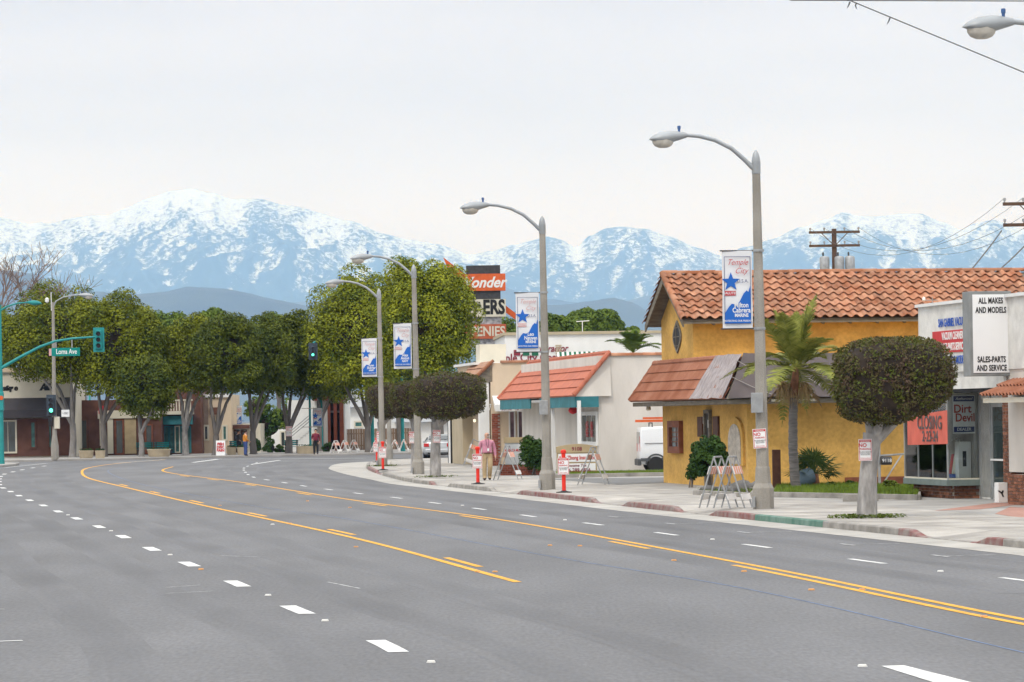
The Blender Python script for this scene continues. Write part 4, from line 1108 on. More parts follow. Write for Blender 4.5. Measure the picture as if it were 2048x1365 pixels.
text("Wonder", .95, M_PAINTW, ps, (pxw(966), -.13, pz(566)), shear=.35, bold=.025, sx=.95); text("COOPERS", 1.15, M_BLACK, ps, (pxw(958), -.13, pz(616)), bold=.05, sx=.9) if False else text("ERS", 1.25, M_BLACK, ps, (pxw(992), -.13, pz(616)), bold=.05, sx=.72)
text("PENIES", .85, M_CREAM, ps, (pxw(980), -.13, pz(664)), bold=.02, sx=.85)
a_, b_ = Vector((pxw(893), .62, pz(513))), Vector((pxw(1036), .62, pz(632)))
MB().extr([a_, a_ + Vector((.35, 0, -.9)), b_ + Vector((0, 0, -.25)), b_ + Vector((.02, 0, .15))], (0, .3, 0)).build("diagonal_fin", M_ORANGE, ps)
# ================================================================== plants
import numpy as np
def leaf_mesh(name, pts, nrm, size, m, aspect=0.55, seed=1, extra=None, droop=0.0, scat=0.42):
    """one small pointed leaf face per point, turned towards its normal with scatter"""
    rg = np.random.default_rng(seed)
    N = len(pts)
    nrm = nrm + rg.normal(0, scat, nrm.shape); nrm /= np.linalg.norm(nrm, axis=1)[:, None] + 1e-9
    a = rg.normal(0, 1, (N, 3)); a[:, 2] -= droop
    a -= nrm * np.sum(a * nrm, axis=1)[:, None]; a /= np.linalg.norm(a, axis=1)[:, None] + 1e-9
    b = np.cross(nrm, a)
    s = size * rg.uniform(0.6, 1.35, N)[:, None]
    w = s * aspect
    v = np.stack([pts - a * s * .5, pts + b * w * .5 + nrm * s * .08, pts + a * s * .5, pts - b * w * .5 + nrm * s * .08], 1).reshape(-1, 3)
    me = bpy.data.meshes.new(name)
    ev, ef = (extra or ([], []))
    nv = len(v)
    allv = np.concatenate([v, np.array(ev, dtype=float).reshape(-1, 3)]) if ev else v
    me.vertices.add(len(allv)); me.vertices.foreach_set("co", allv.astype(np.float32).ravel())
    loops = np.arange(nv, dtype=np.int32); starts = np.arange(0, nv, 4, dtype=np.int32); tot = np.full(N, 4, dtype=np.int32)
    if ef:
        el = np.array([i + nv for f in ef for i in f], dtype=np.int32); es, k = [], nv
        for f in ef: es.append(k); k += len(f)
        loops = np.concatenate([loops, el]); starts = np.concatenate([starts, np.array(es, dtype=np.int32)]); tot = np.concatenate([tot, np.array([len(f) for f in ef], dtype=np.int32)])
    me.loops.add(len(loops)); me.loops.foreach_set("vertex_index", loops)
    me.polygons.add(len(starts)); me.polygons.foreach_set("loop_start", starts)
    me.materials.append(m); me.update(calc_edges=True); me.validate()
    return me
def leaf_mat(name, dark, light, trans=0.12, rough=0.55, wr=0.42, wn=0.62, big=0.8):
    """leaf: tone differs from leaf to leaf and from clump to clump"""
    m = bpy.data.materials.new(name); m.use_nodes = True
    n, l = m.node_tree.nodes, m.node_tree.links
    b = n["Principled BSDF"]; b.inputs["Roughness"].default_value = rough; b.inputs["Specular IOR Level"].default_value = 0.08
    g = n.new("ShaderNodeNewGeometry"); t = n.new("ShaderNodeTexNoise"); t.inputs["Scale"].default_value = big; t.inputs["Detail"].default_value = 3
    l.new(g.outputs["Position"], t.inputs["Vector"])
    ad = n.new("ShaderNodeMath"); ad.operation = 'MULTIPLY_ADD'; ad.inputs[1].default_value = wr; l.new(g.outputs["Random Per Island"], ad.inputs[0])
    r = n.new("ShaderNodeMapRange"); r.inputs["From Min"].default_value = .35; r.inputs["From Max"].default_value = .65; r.inputs["To Max"].default_value = wn; l.new(t.outputs["Fac"], r.inputs["Value"])
    l.new(r.outputs["Result"], ad.inputs[2])
    mx = n.new("ShaderNodeMixRGB"); mx.inputs["Color1"].default_value = dark + (1,); mx.inputs["Color2"].default_value = light + (1,); mx.use_clamp = True
    l.new(ad.outputs[0], mx.inputs["Fac"]); l.new(mx.outputs["Color"], b.inputs["Base Color"])
    o = n["Material Output"]; tr = n.new("ShaderNodeBsdfTranslucent"); l.new(mx.outputs["Color"], tr.inputs["Color"])
    ms = n.new("ShaderNodeMixShader"); ms.inputs["Fac"].default_value = trans
    l.new(b.outputs[0], ms.inputs[1]); l.new(tr.outputs[0], ms.inputs[2]); l.new(ms.outputs[0], o.inputs["Surface"])
    return m
M_FICUS = leaf_mat("ficus_leaves", (0.03, 0.058, 0.009), (0.265, 0.285, 0.021))
M_FICUS_D = leaf_mat("dull_ficus_leaves", (0.028, 0.05, 0.009), (0.15, 0.175, 0.02))
M_FICUS_B = leaf_mat("fresh_ficus_leaves", (0.04, 0.075, 0.011), (0.36, 0.38, 0.027))
M_TOPIARY = leaf_mat("clipped_leaves", (0.115, 0.07, 0.058), (0.085, 0.10, 0.02), trans=.08, wr=.45, wn=.75, big=2.6)
M_SHRUB = leaf_mat("shrub_leaves", (0.015, 0.04, 0.012), (0.07, 0.13, 0.03), big=2.0)
M_FARLEAF = leaf_mat("far_leaves", (0.05, 0.09, 0.02), (0.18, 0.25, 0.04))
M_BARK = mat("pale_grey_bark", (0.24, 0.225, 0.215), 0.9, 0.25, 3.5, bump=0.02, bscale=14, fine=0.25, fscale=16, stretch=(1, 1, .35))
M_BARK_D = mat("grey_brown_bark", (0.15, 0.135, 0.125), 0.9, 0.25, 3.0, bump=0.02, bscale=12, fine=0.2, stretch=(1, 1, .35))
M_CORE = mat("dark_twig_core", (0.040, 0.030, 0.024), 0.95, 0.3, 6)  # dark twig tone that doubles as painted shade in the leaf gaps
M_STUMPW = mat("limewashed_bark", (0.31, 0.295, 0.285), 0.9, 0.36, 4.5, bump=0.05, bscale=10, fine=0.35, fscale=16, stretch=(1, 1, .35))

def sphere_pts(rg, n):
    v = rg.normal(0, 1, (n, 3)); return v / np.linalg.norm(v, axis=1)[:, None]
def blob(c, r, rg, seg=8, ring=5):
    vs, fs = [], []
    for j in range(ring + 1):
        th = PI * j / ring
        for i in range(seg):
            ph = 2 * PI * i / seg; k = rg.uniform(.85, 1.1)
            vs.append((c[0] + r[0] * k * math.sin(th) * math.cos(ph), c[1] + r[1] * k * math.sin(th) * math.sin(ph), c[2] + r[2] * k * math.cos(th)))
    for j in range(ring):
        for i in range(seg):
            fs.append((j * seg + i, j * seg + (i + 1) % seg, (j + 1) * seg + (i + 1) % seg, (j + 1) * seg + i))
    return vs, fs
def crown_mesh(name, c, r, nlobe, nleaf, size, m, seed, lobe=(0.18, 0.33), flat=0.85):
    """lumpy crown: leaves on the shells of many overlapping lobes round a shaded core"""
    rg = np.random.default_rng(seed)
    d = sphere_pts(rg, nlobe); d[:, 2] = np.where(d[:, 2] < -flat, -flat * rg.uniform(.6, 1, nlobe), d[:, 2])
    rad = np.array(r); mean = float(np.mean(r))
    lc = d * rad * rg.uniform(0.55, 0.86, nlobe)[:, None]
    lr = mean * rg.uniform(lobe[0], lobe[1], nlobe)
    P, Nn = [], []
    per = rg.multinomial(nleaf, lr ** 2 / np.sum(lr ** 2))
    for i in range(nlobe):
        q = sphere_pts(rg, per[i]); q[:, 2] = np.where(q[:, 2] < -.6, -q[:, 2], q[:, 2])
        sh = rg.uniform(0.72, 1.06, per[i]) ** .7
        P.append(lc[i] + q * (lr[i] * sh)[:, None]); Nn.append(q + np.array([0, 0, .35]))
    P = np.concatenate(P) + np.array(c); Nn = np.concatenate(Nn)
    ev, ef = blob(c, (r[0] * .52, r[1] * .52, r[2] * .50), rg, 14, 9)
    return leaf_mesh(name, P, Nn, size, m, seed=seed), MB().add(ev, ef).mesh("dark_core", M_CORE, smooth=1)
def limbs(mb, base, top_pts, r0, rng, fork=0.5, lean=(0, 0)):
    """trunk that forks into limbs reaching the given points"""
    base = Vector(base)
    fz = base.lerp(top_pts[0], fork); f = Vector((base.x + lean[0], base.y + lean[1], base.z + (top_pts[0].z - base.z) * fork))
    mb.tube([base, base + Vector((0, 0, .12)), base.lerp(f, .5) + Vector((rng.uniform(-.06, .06), 0, 0)), f], [r0 * 1.35, r0 * 1.08, r0 * .95, r0 * .85], 9)
    for p in top_pts:
        p = Vector(p); mid = f.lerp(p, .5) + Vector((rng.uniform(-.2, .2), rng.uniform(-.2, .2), .1))
        mb.tube([f - Vector((0, 0, .15)), f.lerp(mid, .5), mid, p], [r0 * .62, r0 * .55, r0 * .45, r0 * .2], 7)
rng = random.Random(5)
def ficus(px, py, cx, cy, rx, ry, label, m, seed, D=None, nleaf=8000, bark=M_BARK_D, fork=.45, leaf=.24, group="street trees across the road", spread=.45, name="ficus_tree"):
    b = gnd(px, py, 0.13) if D is None else Vector((at(px, py, D).x, D, 0.13))
    D = b.y; s = FPX / D
    c = at(cx, cy + ry * .12, D)
    r = (rx / s, rx / s * .75, ry / s * 1.16)
    t = thing(name, label, "tree", (b.x, b.y, 0.13), 0, group)
    lc = (c.x - b.x, 0.0, c.z - 0.13)
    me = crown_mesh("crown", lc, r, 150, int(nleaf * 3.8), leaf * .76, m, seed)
    place("crown", me[0], t); place("dark_core", me[1], t)
    mb = MB(); tips = []
    for i in range(4):
        a = 2 * PI * i / 4 + .4 + rng.uniform(-.3, .3)
        tips.append(Vector((lc[0] + r[0] * spread * math.cos(a), r[1] * spread * math.sin(a), lc[2] - r[2] * .35)))
    limbs(mb, (0, 0, -.02), tips, .24 if rx > 70 else .19, rng, fork, (rng.uniform(-.1, .1), 0))
    mb.build("trunk", bark, t, smooth=60)
    return t
ficus(145, 915, 110, 672, 128, 96, "big ficus leaning over the dark awning shop, behind the grey lamp post", M_FICUS, 21, nleaf=13000, fork=.35, bark=M_BARK, D=241)
ficus(208, 916, 232, 688, 98, 108, "ficus behind the teal traffic signal with the street name sign beside it", M_FICUS, 22, nleaf=12000, fork=.4, D=240)
ficus(283, 914, 292, 772, 66, 62, "smallest and lowest ficus of the far row, beside the teal post with banner", M_FICUS_D, 23, nleaf=6000, fork=.45, bark=M_BARK)
ficus(371, 911, 388, 708, 82, 84, "ficus with pale painted trunk in front of the teal shopfront", M_FICUS, 24, nleaf=9000, bark=M_STUMPW, fork=.3)
ficus(431, 911, 452, 708, 78, 80, "ficus with dark forked trunk in front of the cream building", M_FICUS_D, 25, nleaf=9000, fork=.25)
ficus(507, 909, 518, 708, 78, 84, "ficus with wide forked trunk beside the person in orange", M_FICUS_D, 26, nleaf=9000, fork=.3)
ficus(578, 907, 596, 712, 74, 84, "ficus in front of the outdoor stair with a notice on its trunk", M_FICUS_D, 27, nleaf=9000, fork=.3)
ficus(737, 905, 718, 668, 112, 128, "great ficus with a curved trunk before the wooden fence", M_FICUS_B, 28, nleaf=17000, fork=.3, spread=.5)
ficus(880, 912, 845, 630, 114, 118, "great ficus behind the parked silver car, hiding the pylon sign's edge", M_FICUS_B, 29, D=216, nleaf=19000, fork=.35, leaf=.23)
ficus(640, 905, 655, 745, 62, 58, "dark ficus between the great ficus and the stair building", M_FICUS_D, 30, D=256, nleaf=5500)
for i, (px, cx, cy, rx, ry, D) in enumerate(((330, 330, 672, 60, 50, 268), (430, 430, 660, 60, 38, 272), (560, 560, 668, 62, 40, 270), (-20, -20, 690, 70, 75, 262), (800, 830, 720, 90, 70, 262))):
    ficus(px, 905, cx, cy, rx, ry, ["round green tree behind the far street row, above the cream balcony", "green tree peeping over the far street row's middle", "green tree peeping over the far row beside the great ficus", "dark tree at the far left edge above the awning shop", "tree behind the great ficus, low beside the wooden fence"][i], M_FARLEAF, 40 + i, D=D, nleaf=5000, leaf=.3, group="trees beyond the far row")
for i, (cx, cy, rx, ry) in enumerate(((1110, 668, 45, 38), (1165, 660, 48, 40), (1210, 655, 40, 36), (1050, 690, 45, 35), (995, 690, 60, 50), (1260, 680, 40, 24))):
    ficus(cx, 880, cx, cy, rx, ry, ["leafy tree over the white store's roof, behind the banner lamp post", "leafy tree over the white store's roof behind the aerial", "leafy tree over the white store's roof before the palm plant", "leafy tree behind the banner beside the pylon sign", "leafy tree right behind the pylon sign's lower panels", "low leafy tree behind the palm plant on the white store"][i], M_FARLEAF, 60 + i, D=262, nleaf=4500, leaf=.3, group="trees behind the long store")

# clipped street trees
def topiary(px, py, cx, cy, rx, ry, label, seed, nleaf, leaf, lean=0.0, fork=0.72, p=4.4, white=True):
    b = gnd(px, py, 0.13); s = FPX / b.y; c = at(cx, cy, b.y)
    r = (rx / s, rx / s * .92, ry / s)
    t = thing("clipped_tree", label, "tree", (b.x, b.y, 0.13), 0, "clipped pavement trees")
    skew = .42 if px > 1500 else .12
    lc = np.array((c.x - b.x, 0.0, c.z - .13))
    rg = np.random.default_rng(seed)
    def shell(d, q):
        k = (np.abs(d[:, 0]) ** q + np.abs(d[:, 1]) ** q + np.abs(d[:, 2]) ** q) ** (-1 / q)
        return d * k[:, None]
    d = sphere_pts(rg, nleaf); e = shell(d, p)
    e[:, 0] *= 1 - .06 * (e[:, 2] < -.2) ; e[:, 2] = np.where(e[:, 2] < 0, e[:, 2] * (1 - .12 * np.abs(e[:, 0])), e[:, 2])
    e[:, 2] = np.where(e[:, 2] < 0, e[:, 2] * (1 - skew * np.clip(e[:, 0], 0, 1)), e[:, 2] * (1 - .10 * np.abs(e[:, 0]) ** 2))
    nz = np.array([noise.noise(Vector((x * 2.2, y * 2.2, z * 2.2 + seed))) for x, y, z in e])
    hole = np.array([noise.noise(Vector((x * 5.5 + 9, y * 5.5, z * 5.5 + seed))) for x, y, z in e])
    P = e * np.array(r) * (rg.uniform(.90, 1.02, nleaf) ** 1.5 + .075 * nz)[:, None] + lc
    ok_ = hole > -.28 + .2 * rg.random(nleaf) - .1; P, d, e = P[ok_], d[ok_], e[ok_]; nleaf = len(P)
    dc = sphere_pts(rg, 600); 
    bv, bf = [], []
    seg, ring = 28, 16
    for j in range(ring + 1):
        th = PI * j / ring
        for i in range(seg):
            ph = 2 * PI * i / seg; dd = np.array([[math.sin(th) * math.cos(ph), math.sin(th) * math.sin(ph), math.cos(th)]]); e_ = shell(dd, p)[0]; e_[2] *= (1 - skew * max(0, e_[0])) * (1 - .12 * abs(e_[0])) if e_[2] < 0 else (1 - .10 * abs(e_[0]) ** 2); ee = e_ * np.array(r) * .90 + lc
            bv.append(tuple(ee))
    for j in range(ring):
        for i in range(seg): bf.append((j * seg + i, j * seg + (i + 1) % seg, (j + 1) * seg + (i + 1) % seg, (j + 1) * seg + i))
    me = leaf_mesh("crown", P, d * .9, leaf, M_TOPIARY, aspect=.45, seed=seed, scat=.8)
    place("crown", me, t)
    MB().add(bv, bf).build("inner_crown", M_CORE, t, smooth=True)  # solid dark body seen through the leaf holes, in place of crown shade
    # a few fresh shoots
    k = rg.integers(0, nleaf, nleaf // 13)
    place("fresh_shoots", leaf_mesh("fresh_shoots", (P[k] - lc) * 1.012 + lc, d[k], leaf * .9, M_FRESH, aspect=.5, seed=seed + 1), t)
    mb = MB(); zf = (lc[2] - r[2]) * fork + .1
    f = Vector((lean, 0, zf)); r0 = 0.21
    mb.tube([(0, 0, -.02), (0.0, 0, .1), (lean * .25, 0, zf * .5), (lean * .7, 0, zf * .85), f], [r0 * 1.3, r0 * 1.08, r0 * .92, r0 * .9, r0 * 1.05], 12)
    for i in range(6):
        a = 2 * PI * i / 6 + .3; q = Vector((lc[0] + r[0] * .55 * math.cos(a), r[1] * .5 * math.sin(a), lc[2] - r[2] * .6))
        mb.tube([f - Vector((0, 0, .2)), f.lerp(q, .45) + Vector((0, 0, .02)), q], [r0 * .62, r0 * .45, r0 * .3], 8)
    mb.build("trunk", M_STUMPW, t, smooth=60)
    return t
M_FRESH = leaf_mat("fresh_green_leaves", (0.05, 0.09, 0.015), (0.16, 0.20, 0.03), big=2.0)
topiary(1734, 1036, 1787, 764, 117, 87, "clipped tree with broad flat topped brown green crown by the vacuum shop", 3, 26000, .075, lean=.16, fork=.86)
topiary(871, 955, 897, 793, 75, 47, "clipped tree before the silver car, widest crown of the three together", 4, 15000, .085, lean=.06, fork=.92)
topiary(832, 946, 832, 800, 52, 38, "clipped tree behind the third banner lamp post, middle crown of three", 5, 9000, .09, fork=.92)
topiary(764, 931, 776, 803, 41, 36, "clipped tree at the street corner, farthest crown of three", 6, 7000, .095, fork=.9)

# bare trees at the far left
M_TWIG = mat("bare_twigs", (0.20, 0.15, 0.13), 0.9, 0.2, 3)
def bare_tree(px, D, H, label, seed, w):
    rg = random.Random(seed); t = thing("bare_tree", label, "tree", (at(px, 700, D).x, D, 0.0), 0, "bare winter trees")
    mt, mw = MB(), MB()
    def grow(p, d, l, r, lev):
        q = p + d * l
        (mt if lev < 2 else mw).tube([p, p.lerp(q, .5) + Vector((rg.uniform(-.05, .05) * l, 0, 0)), q], [r, r * .8, r * .62], 5 if lev < 2 else 3, cap=False)
        if lev > 5: return
        for i in range(3 if lev < 5 else 2):
            dd = (d + Vector((rg.uniform(-1, 1), rg.uniform(-1, 1), rg.uniform(-.25, .55))) * w).normalized()
            grow(p.lerp(q, rg.uniform(.55, 1.0)) , dd, l * rg.uniform(.6, .82), max(.022, r * .62), lev + 1)
    grow(Vector((0, 0, 0)), Vector((0, 0, 1)), H * .36, .26, 0)
    mt.build("trunk", M_BARK_D, t, smooth=60); mw.build("twigs", M_TWIG, t)
bare_tree(20, 300, 20.5, "tall bare tree rising at the far left edge above the ficus row", 3, .75)
bare_tree(168, 300, 18.5, "bare tree with thin upright twigs above the ficus beside the lamp post", 9, .7)

# feather palm, fan palm, small palm plant
M_PALMLEAF = leaf_mat("palm_leaflets", (0.08, 0.11, 0.02), (0.34, 0.34, 0.08), big=3.0)
M_PALMDRY = mat("dry_frond", (0.36, 0.25, 0.13), 0.9, 0.25, 5)
M_PALMTRUNK = mat("palm_trunk_bark", (0.15, 0.14, 0.135), 0.9, 0.3, 8, stretch=(.4, .4, 3), bump=.015, bscale=12)
M_SHAFT = mat("palm_crownshaft", (0.20, 0.09, 0.05), 0.7, 0.3, 6)
def frond(mb, base, az, el, L, droop, n=26, ll=0.42, rr=.014):
    d0 = Vector((math.cos(az) * math.cos(el), math.sin(az) * math.cos(el), math.sin(el)))
    pts = [base + d0 * L * t - Vector((0, 0, 1)) * droop * L * t * t for t in [i / n for i in range(n + 1)]]
    mb.tube([pts[0], pts[n // 3], pts[2 * n // 3], pts[n]], [rr * 1.6, rr * 1.2, rr * .8, rr * .3], 4)
    side = d0.cross(Vector((0, 0, 1))).normalized()
    for i in range(4, n + 1):
        t = i / n; T = (pts[min(i + 1, n)] - pts[max(0, i - 1)]).normalized(); up = side.cross(T)
        l = ll * (math.sin(PI * min(1, .18 + t * .85)) ** .7) * rng.uniform(.8, 1.1)
        for sg_ in (-1, 1):
            for q in (0, .5):
                o = pts[i] - T * q * L / n
                e = o + (side * sg_ * .8 + T * .55 + up * rng.uniform(.05, .35)).normalized() * l - Vector((0, 0, l * .22))
                w = T * .024
                mb.add([o - w, o + w, o.lerp(e, .55) + w * 1.1 + Vector((0, 0, .02)), e, o.lerp(e, .55) - w * 1.1 + Vector((0, 0, .02))], [(0, 1, 2, 3, 4)])
pb_ = gnd(1592, 986, .13); sP = FPX / pb_.y
palm = thing("feather_palm", "feather palm with grey ringed trunk in front of the yellow wall", "palm", (pb_.x, pb_.y, .13))
def pp(x, y): 
    q = at(x, y, pb_.y); return Vector((q.x - pb_.x, 0, q.z - .13))
mb = MB(); rings = []
tp = [pp(1594, 990), pp(1590, 960), pp(1586, 900), pp(1586, 840), pp(1588, 790)]
for i in range(len(tp) - 1):
    for k in range(8):
        q = tp[i].lerp(tp[i + 1], k / 8); rr_ = (.145 - .02 * (i + k / 8) / 3) * (1.06 if k % 2 else .97); rings.append((q, rr_))
mb.tube([a for a, b in rings], [b for a, b in rings], 12); mb.build("trunk", M_PALMTRUNK, palm, smooth=60)
ctop = pp(1592, 735)
MB().tube([pp(1588, 792), pp(1589, 770), pp(1591, 750), ctop], [.12, .125, .10, .07], 10).build("crownshaft", M_SHAFT, palm, smooth=60)
for i in range(24):
    az = 2 * PI * i / 24 * 2.4 + rng.uniform(-.25, .25); el = RAD(82 - i * 3.7 + rng.uniform(-6, 6))
    mb = MB(); frond(mb, ctop + Vector((0, 0, -.05)), az, el, rng.uniform(2.2, 2.75), (.14 if i < 8 else .30) + .014 * i, ll=.52)
    mb.build("frond", M_PALMLEAF, palm)
for i, (x, y) in enumerate(((1565, 770), (1606, 772), (1580, 778))):
    mb = MB(); c0 = pp(x, y)
    for k in range(60):
        a = rng.uniform(0, 2 * PI); o = c0 + Vector((rng.uniform(-.12, .12), rng.uniform(-.12, .12), rng.uniform(-.05, .12)))
        mb.tube([o, o + Vector((math.cos(a) * .13, math.sin(a) * .13, -.12)), o + Vector((math.cos(a) * .18, math.sin(a) * .18, -rng.uniform(.3, .62)))], [.009, .008, .004], 3, cap=False)
    mb.build("dry_frond", M_PALMDRY, palm)
for az, x in ((PI * .95, 0), (PI * .12, 0)):
    mb = MB(); frond(mb, pp(1588, 765), az, RAD(-5), .9, .75, n=16, ll=.3); mb.build("dry_frond", M_PALMDRY, palm)
def fan_palm(t, base, n, L, R, m, seed, z_el=(5, 80)):
    rg = random.Random(seed)
    for i in range(n):
        az = 2 * PI * i / n * 1.62 + rg.uniform(-.2, .2); el = RAD(rg.uniform(*z_el)); d = Vector((math.cos(az) * math.cos(el), math.sin(az) * math.cos(el), math.sin(el)))
        c = base + d * L * rg.uniform(.7, 1.1) - Vector((0, 0, .05)); mb = MB(); mb.tube([base, base.lerp(c, .5) + Vector((0, 0, .04)), c], [.014, .011, .009], 4)
        up = Vector((0, 0, 1)); side = d.cross(up).normalized(); 
        for k in range(22):
            a = RAD(-125 + 250 * k / 21); e = c + (d * math.cos(a) + side * math.sin(a)) * R * rg.uniform(.85, 1.05) - up * R * (.12 + .25 * rg.random())
            w = (side * math.cos(a) - d * math.sin(a)) * .022; mm = c.lerp(e, .5) + up * .03
            mb.add([c, mm + w, e, mm - w], [(0, 1, 2, 3)])
        mb.build("fan_leaf", m, t)
fb_ = gnd(1612, 984, .13)
fp_ = thing("fan_palm", "low fan palm with spiky round leaves beside the palm trunk", "palm", (fb_.x + .35, fb_.y + 1.2, .13))
M_FANLEAF = leaf_mat("fan_leaves", (0.025, 0.055, 0.015), (0.11, 0.16, 0.05), big=3.0)
MB().tube([(0, 0, -.02), (0, 0, .25), (.02, 0, .5)], [.17, .16, .1], 9).build("trunk", M_SHAFT, fp_, smooth=60)
fan_palm(fp_, Vector((0.02, 0, .48)), 22, .55, .52, M_FANLEAF, 4)
sp_ = at(1266, 694, 186)
pp2 = thing("palm_plant", "feathery green palm showing above the white office wall", "palm", (sp_.x, 186, 0.0))
MB().tube([(0, 0, 0.05), (0, 0, sp_.z - .3)], [.14, .1], 8).build("trunk", M_PALMTRUNK, pp2, smooth=60)
for i in range(16):
    mb = MB(); frond(mb, Vector((0, 0, sp_.z - .3)), 2 * PI * i / 16 * 2.4, RAD(85 - i * 3.6), 2.3, .5, n=24, ll=.6); mb.build("frond", M_FARLEAF, pp2)

# shrubs
def shrub(name, px, py, cx, cy, rx, ry, label, seed, nleaf, leaf, m=M_SHRUB, dz=.13, dy=0.0):
    b = gnd(px, py, dz); b.y += dy; s = FPX / b.y; c = at(cx, cy, b.y)
    b.x = c.x
    t = thing(name, label, "shrub", (b.x, b.y, dz))
    me = crown_mesh("foliage", (c.x - b.x, 0, c.z - dz), (rx / s, rx / s * .8, ry / s), 110, nleaf, leaf, m, seed, flat=.8)
    place("foliage", me[0], t); place("dark_core", me[1], t)
    mb = MB()
    for i in range(4): mb.tube([(rng.uniform(-.1, .1), rng.uniform(-.1, .1), -.02), (rng.uniform(-.3, .3) * rx / s, 0, (c.z - dz) * .9)], [.03, .012], 5)
    mb.build("stem", M_BARK_D, t)
    return t
shrub("leafy_shrub", 1415, 985, 1418, 916, 38, 48, "tall dark green shrub against the yellow street wall", 11, 11000, .10)
shrub("leafy_shrub", 1385, 975, 1384, 945, 13, 22, "small shrub sprig at the foot of the tall yellow wall shrub", 12, 1200, .09)
shrub("round_bush", 1066, 951, 1066, 910, 28, 44, "dark round bush in the brick planter beside the lamp post", 13, 6000, .10)
shrub("leafy_shrub", 1530, 884, 895, 882, 22, 16, "bright bush beyond the parked silver car", 14, 2500, .15, M_FARLEAF) if False else None
for i, (x, y, r) in enumerate(((1660, 972, 10), (1700, 968, 9), (1785, 958, 22), (1820, 968, 14), (1780, 975, 20))):
    shrub("weedy_plant", x, y + 12, x, y, r, r * .7, ["weedy plant sprouting in the lawn bed left of the tree sign", "weedy plant in the lawn bed close behind the clipped tree trunk", "yellow green weedy bush by the wall rail next the shop", "weedy plant against the shop's brick base", "leafy weeds at the lawn bed corner by the shop window"][i], 70 + i, 700, .09, M_FRESH)
# ================================================================== street furniture
M_LAMPCONC = mat("lamp_post_concrete", (0.30, 0.28, 0.25), 0.9, 0.15, 1.2, bump=0.004, bscale=40, fine=0.25, fscale=40)
M_LAMPMET = mat("grey_lamp_metal", (0.34, 0.36, 0.38), 0.5, 0.1, 2, metal=0.25)
M_LENS = mat("lamp_lens", (0.50, 0.47, 0.42), 0.25, 0.15, 8, spec=.6)
M_TEALM = mat("teal_enamel", (0.02, 0.24, 0.24), 0.5, 0.12, 2)
M_CLOTHW = mat("banner_white", (0.72, 0.73, 0.76), 0.8, 0.03, 1)
M_CLOTHB = mat("banner_blue", (0.02, 0.13, 0.50), 0.8, 0.06, 1)
M_CLOTHR = mat("banner_red", (0.50, 0.05, 0.06), 0.8, 0.06, 1)
M_CLOTHPK = mat("banner_faded_red", (0.62, 0.36, 0.36), 0.8, 0.06, 1)
M_PHOTO = mat("photocell_blue", (0.06, 0.13, 0.30), 0.6)
def octo(r, z, lx=0, ly=0):
    return [(lx + r * math.cos(PI / 8 + k * PI / 4), ly + r * math.sin(PI / 8 + k * PI / 4), z) for k in range(8)]
def luminaire(t, tip, d, L=0.92, m=M_LAMPMET, dish=True):
    """cobra head whose neck is at tip and which points along d"""
    rings = []
    perp = Vector((-d.y, d.x, 0))
    for k, w, up, dn in ((0, .06, .06, .06), (.22, .11, .12, .10), (.45, .17, .16, .14), (.7, .19, .15, .11), (.9, .14, .09, .04), (1.0, .05, .02, .0)):
        c = tip + d * (L * k); c = c + Vector((0, 0, -.10 * k))
        rings.append([c + perp * w * math.cos(a) + Vector((0, 0, (up if math.sin(a) > 0 else dn) * math.sin(a))) for a in [2 * PI * i / 12 for i in range(12)]])
    h = MB().loft(rings).build("luminaire", m, t, smooth=50)
    c = tip + d * (L * .64) + Vector((0, 0, -.135))
    prof = []
    rr_ = []
    for k, (r_, z_) in enumerate(((.21, .03), (.205, -.05), (.165, -.12), (.08, -.165))):
        rr_.append([c + d * (r_ * 1.25 * math.cos(a)) + perp * (r_ * .8 * math.sin(a)) + Vector((0, 0, z_)) for a in [2 * PI * i / 14 for i in range(14)]])
    if dish: MB().loft(rr_).build("lens", M_LENS, h, smooth=50)
    q = tip + d * (L * .2) + Vector((0, 0, .07))
    MB().lathe([(.03, 0), (.03, .08), (.042, .085), (.042, .15), (.03, .16)], 10, q).build("photocell", M_PHOTO, h, smooth=40)
    return h
def street_lamp(loc, deg, label, lean=0.0, H=8.5, arm=1.7, box=None, group="concrete street lamps"):
    t = thing("street_lamp", label, "street lamp", loc, RAD(deg), group)
    t.rotation_euler = (0, RAD(lean), RAD(deg))
    MB().loft([octo(.26, -.02), octo(.26, .50), octo(.20, .62), octo(.175, .98), octo(.165, 1.02)]).build("pedestal", M_LAMPCONC, t, bevel=.01)
    MB().loft([octo(.155, 1.0), octo(.098, H - .4)]).build("shaft", M_LAMPCONC, t)
    MB().lathe([(.105, H - .42), (.11, H - .40), (.11, H - .1), (.10, H - .09), (.10, H - .06), (.075, H + .06), (.02, H + .15)], 12).build("cap", M_LAMPMET, t, smooth=40)
    pts = [Vector((-.08, 0, H - .28)), Vector((-.28, 0, H - .08)), Vector((-.6, 0, H + .20)), Vector((-1.0, 0, H + .40)), Vector((-1.4, 0, H + .50)), Vector((-arm, 0, H + .525))]
    MB().tube(pts, [.062, .055, .052, .05, .047, .045], 8).build("arm", M_LAMPMET, t, smooth=60)
    luminaire(t, Vector((-arm, 0, H + .525)), Vector((-1, 0, 0)))
    MB().box(-.31, -.25, -.2, -.1, .05, .3).build("conduit_box", M_GALV, t)
    return t
LAMPS = [(gnd(1527, 1018, .13), 10, "concrete street lamp beside the yellow building, with nearest salute banner", -.35),
         (gnd(1095, 979, .13), 9, "concrete street lamp before the red roofed office, second along the kerb", -.25),
         (gnd(837, 949, .13), 7, "concrete street lamp between two clipped trees, third along the kerb", -.45),
         (gnd(765, 933, .13), 6, "concrete street lamp at the far corner, fourth along the kerb", -.3)]
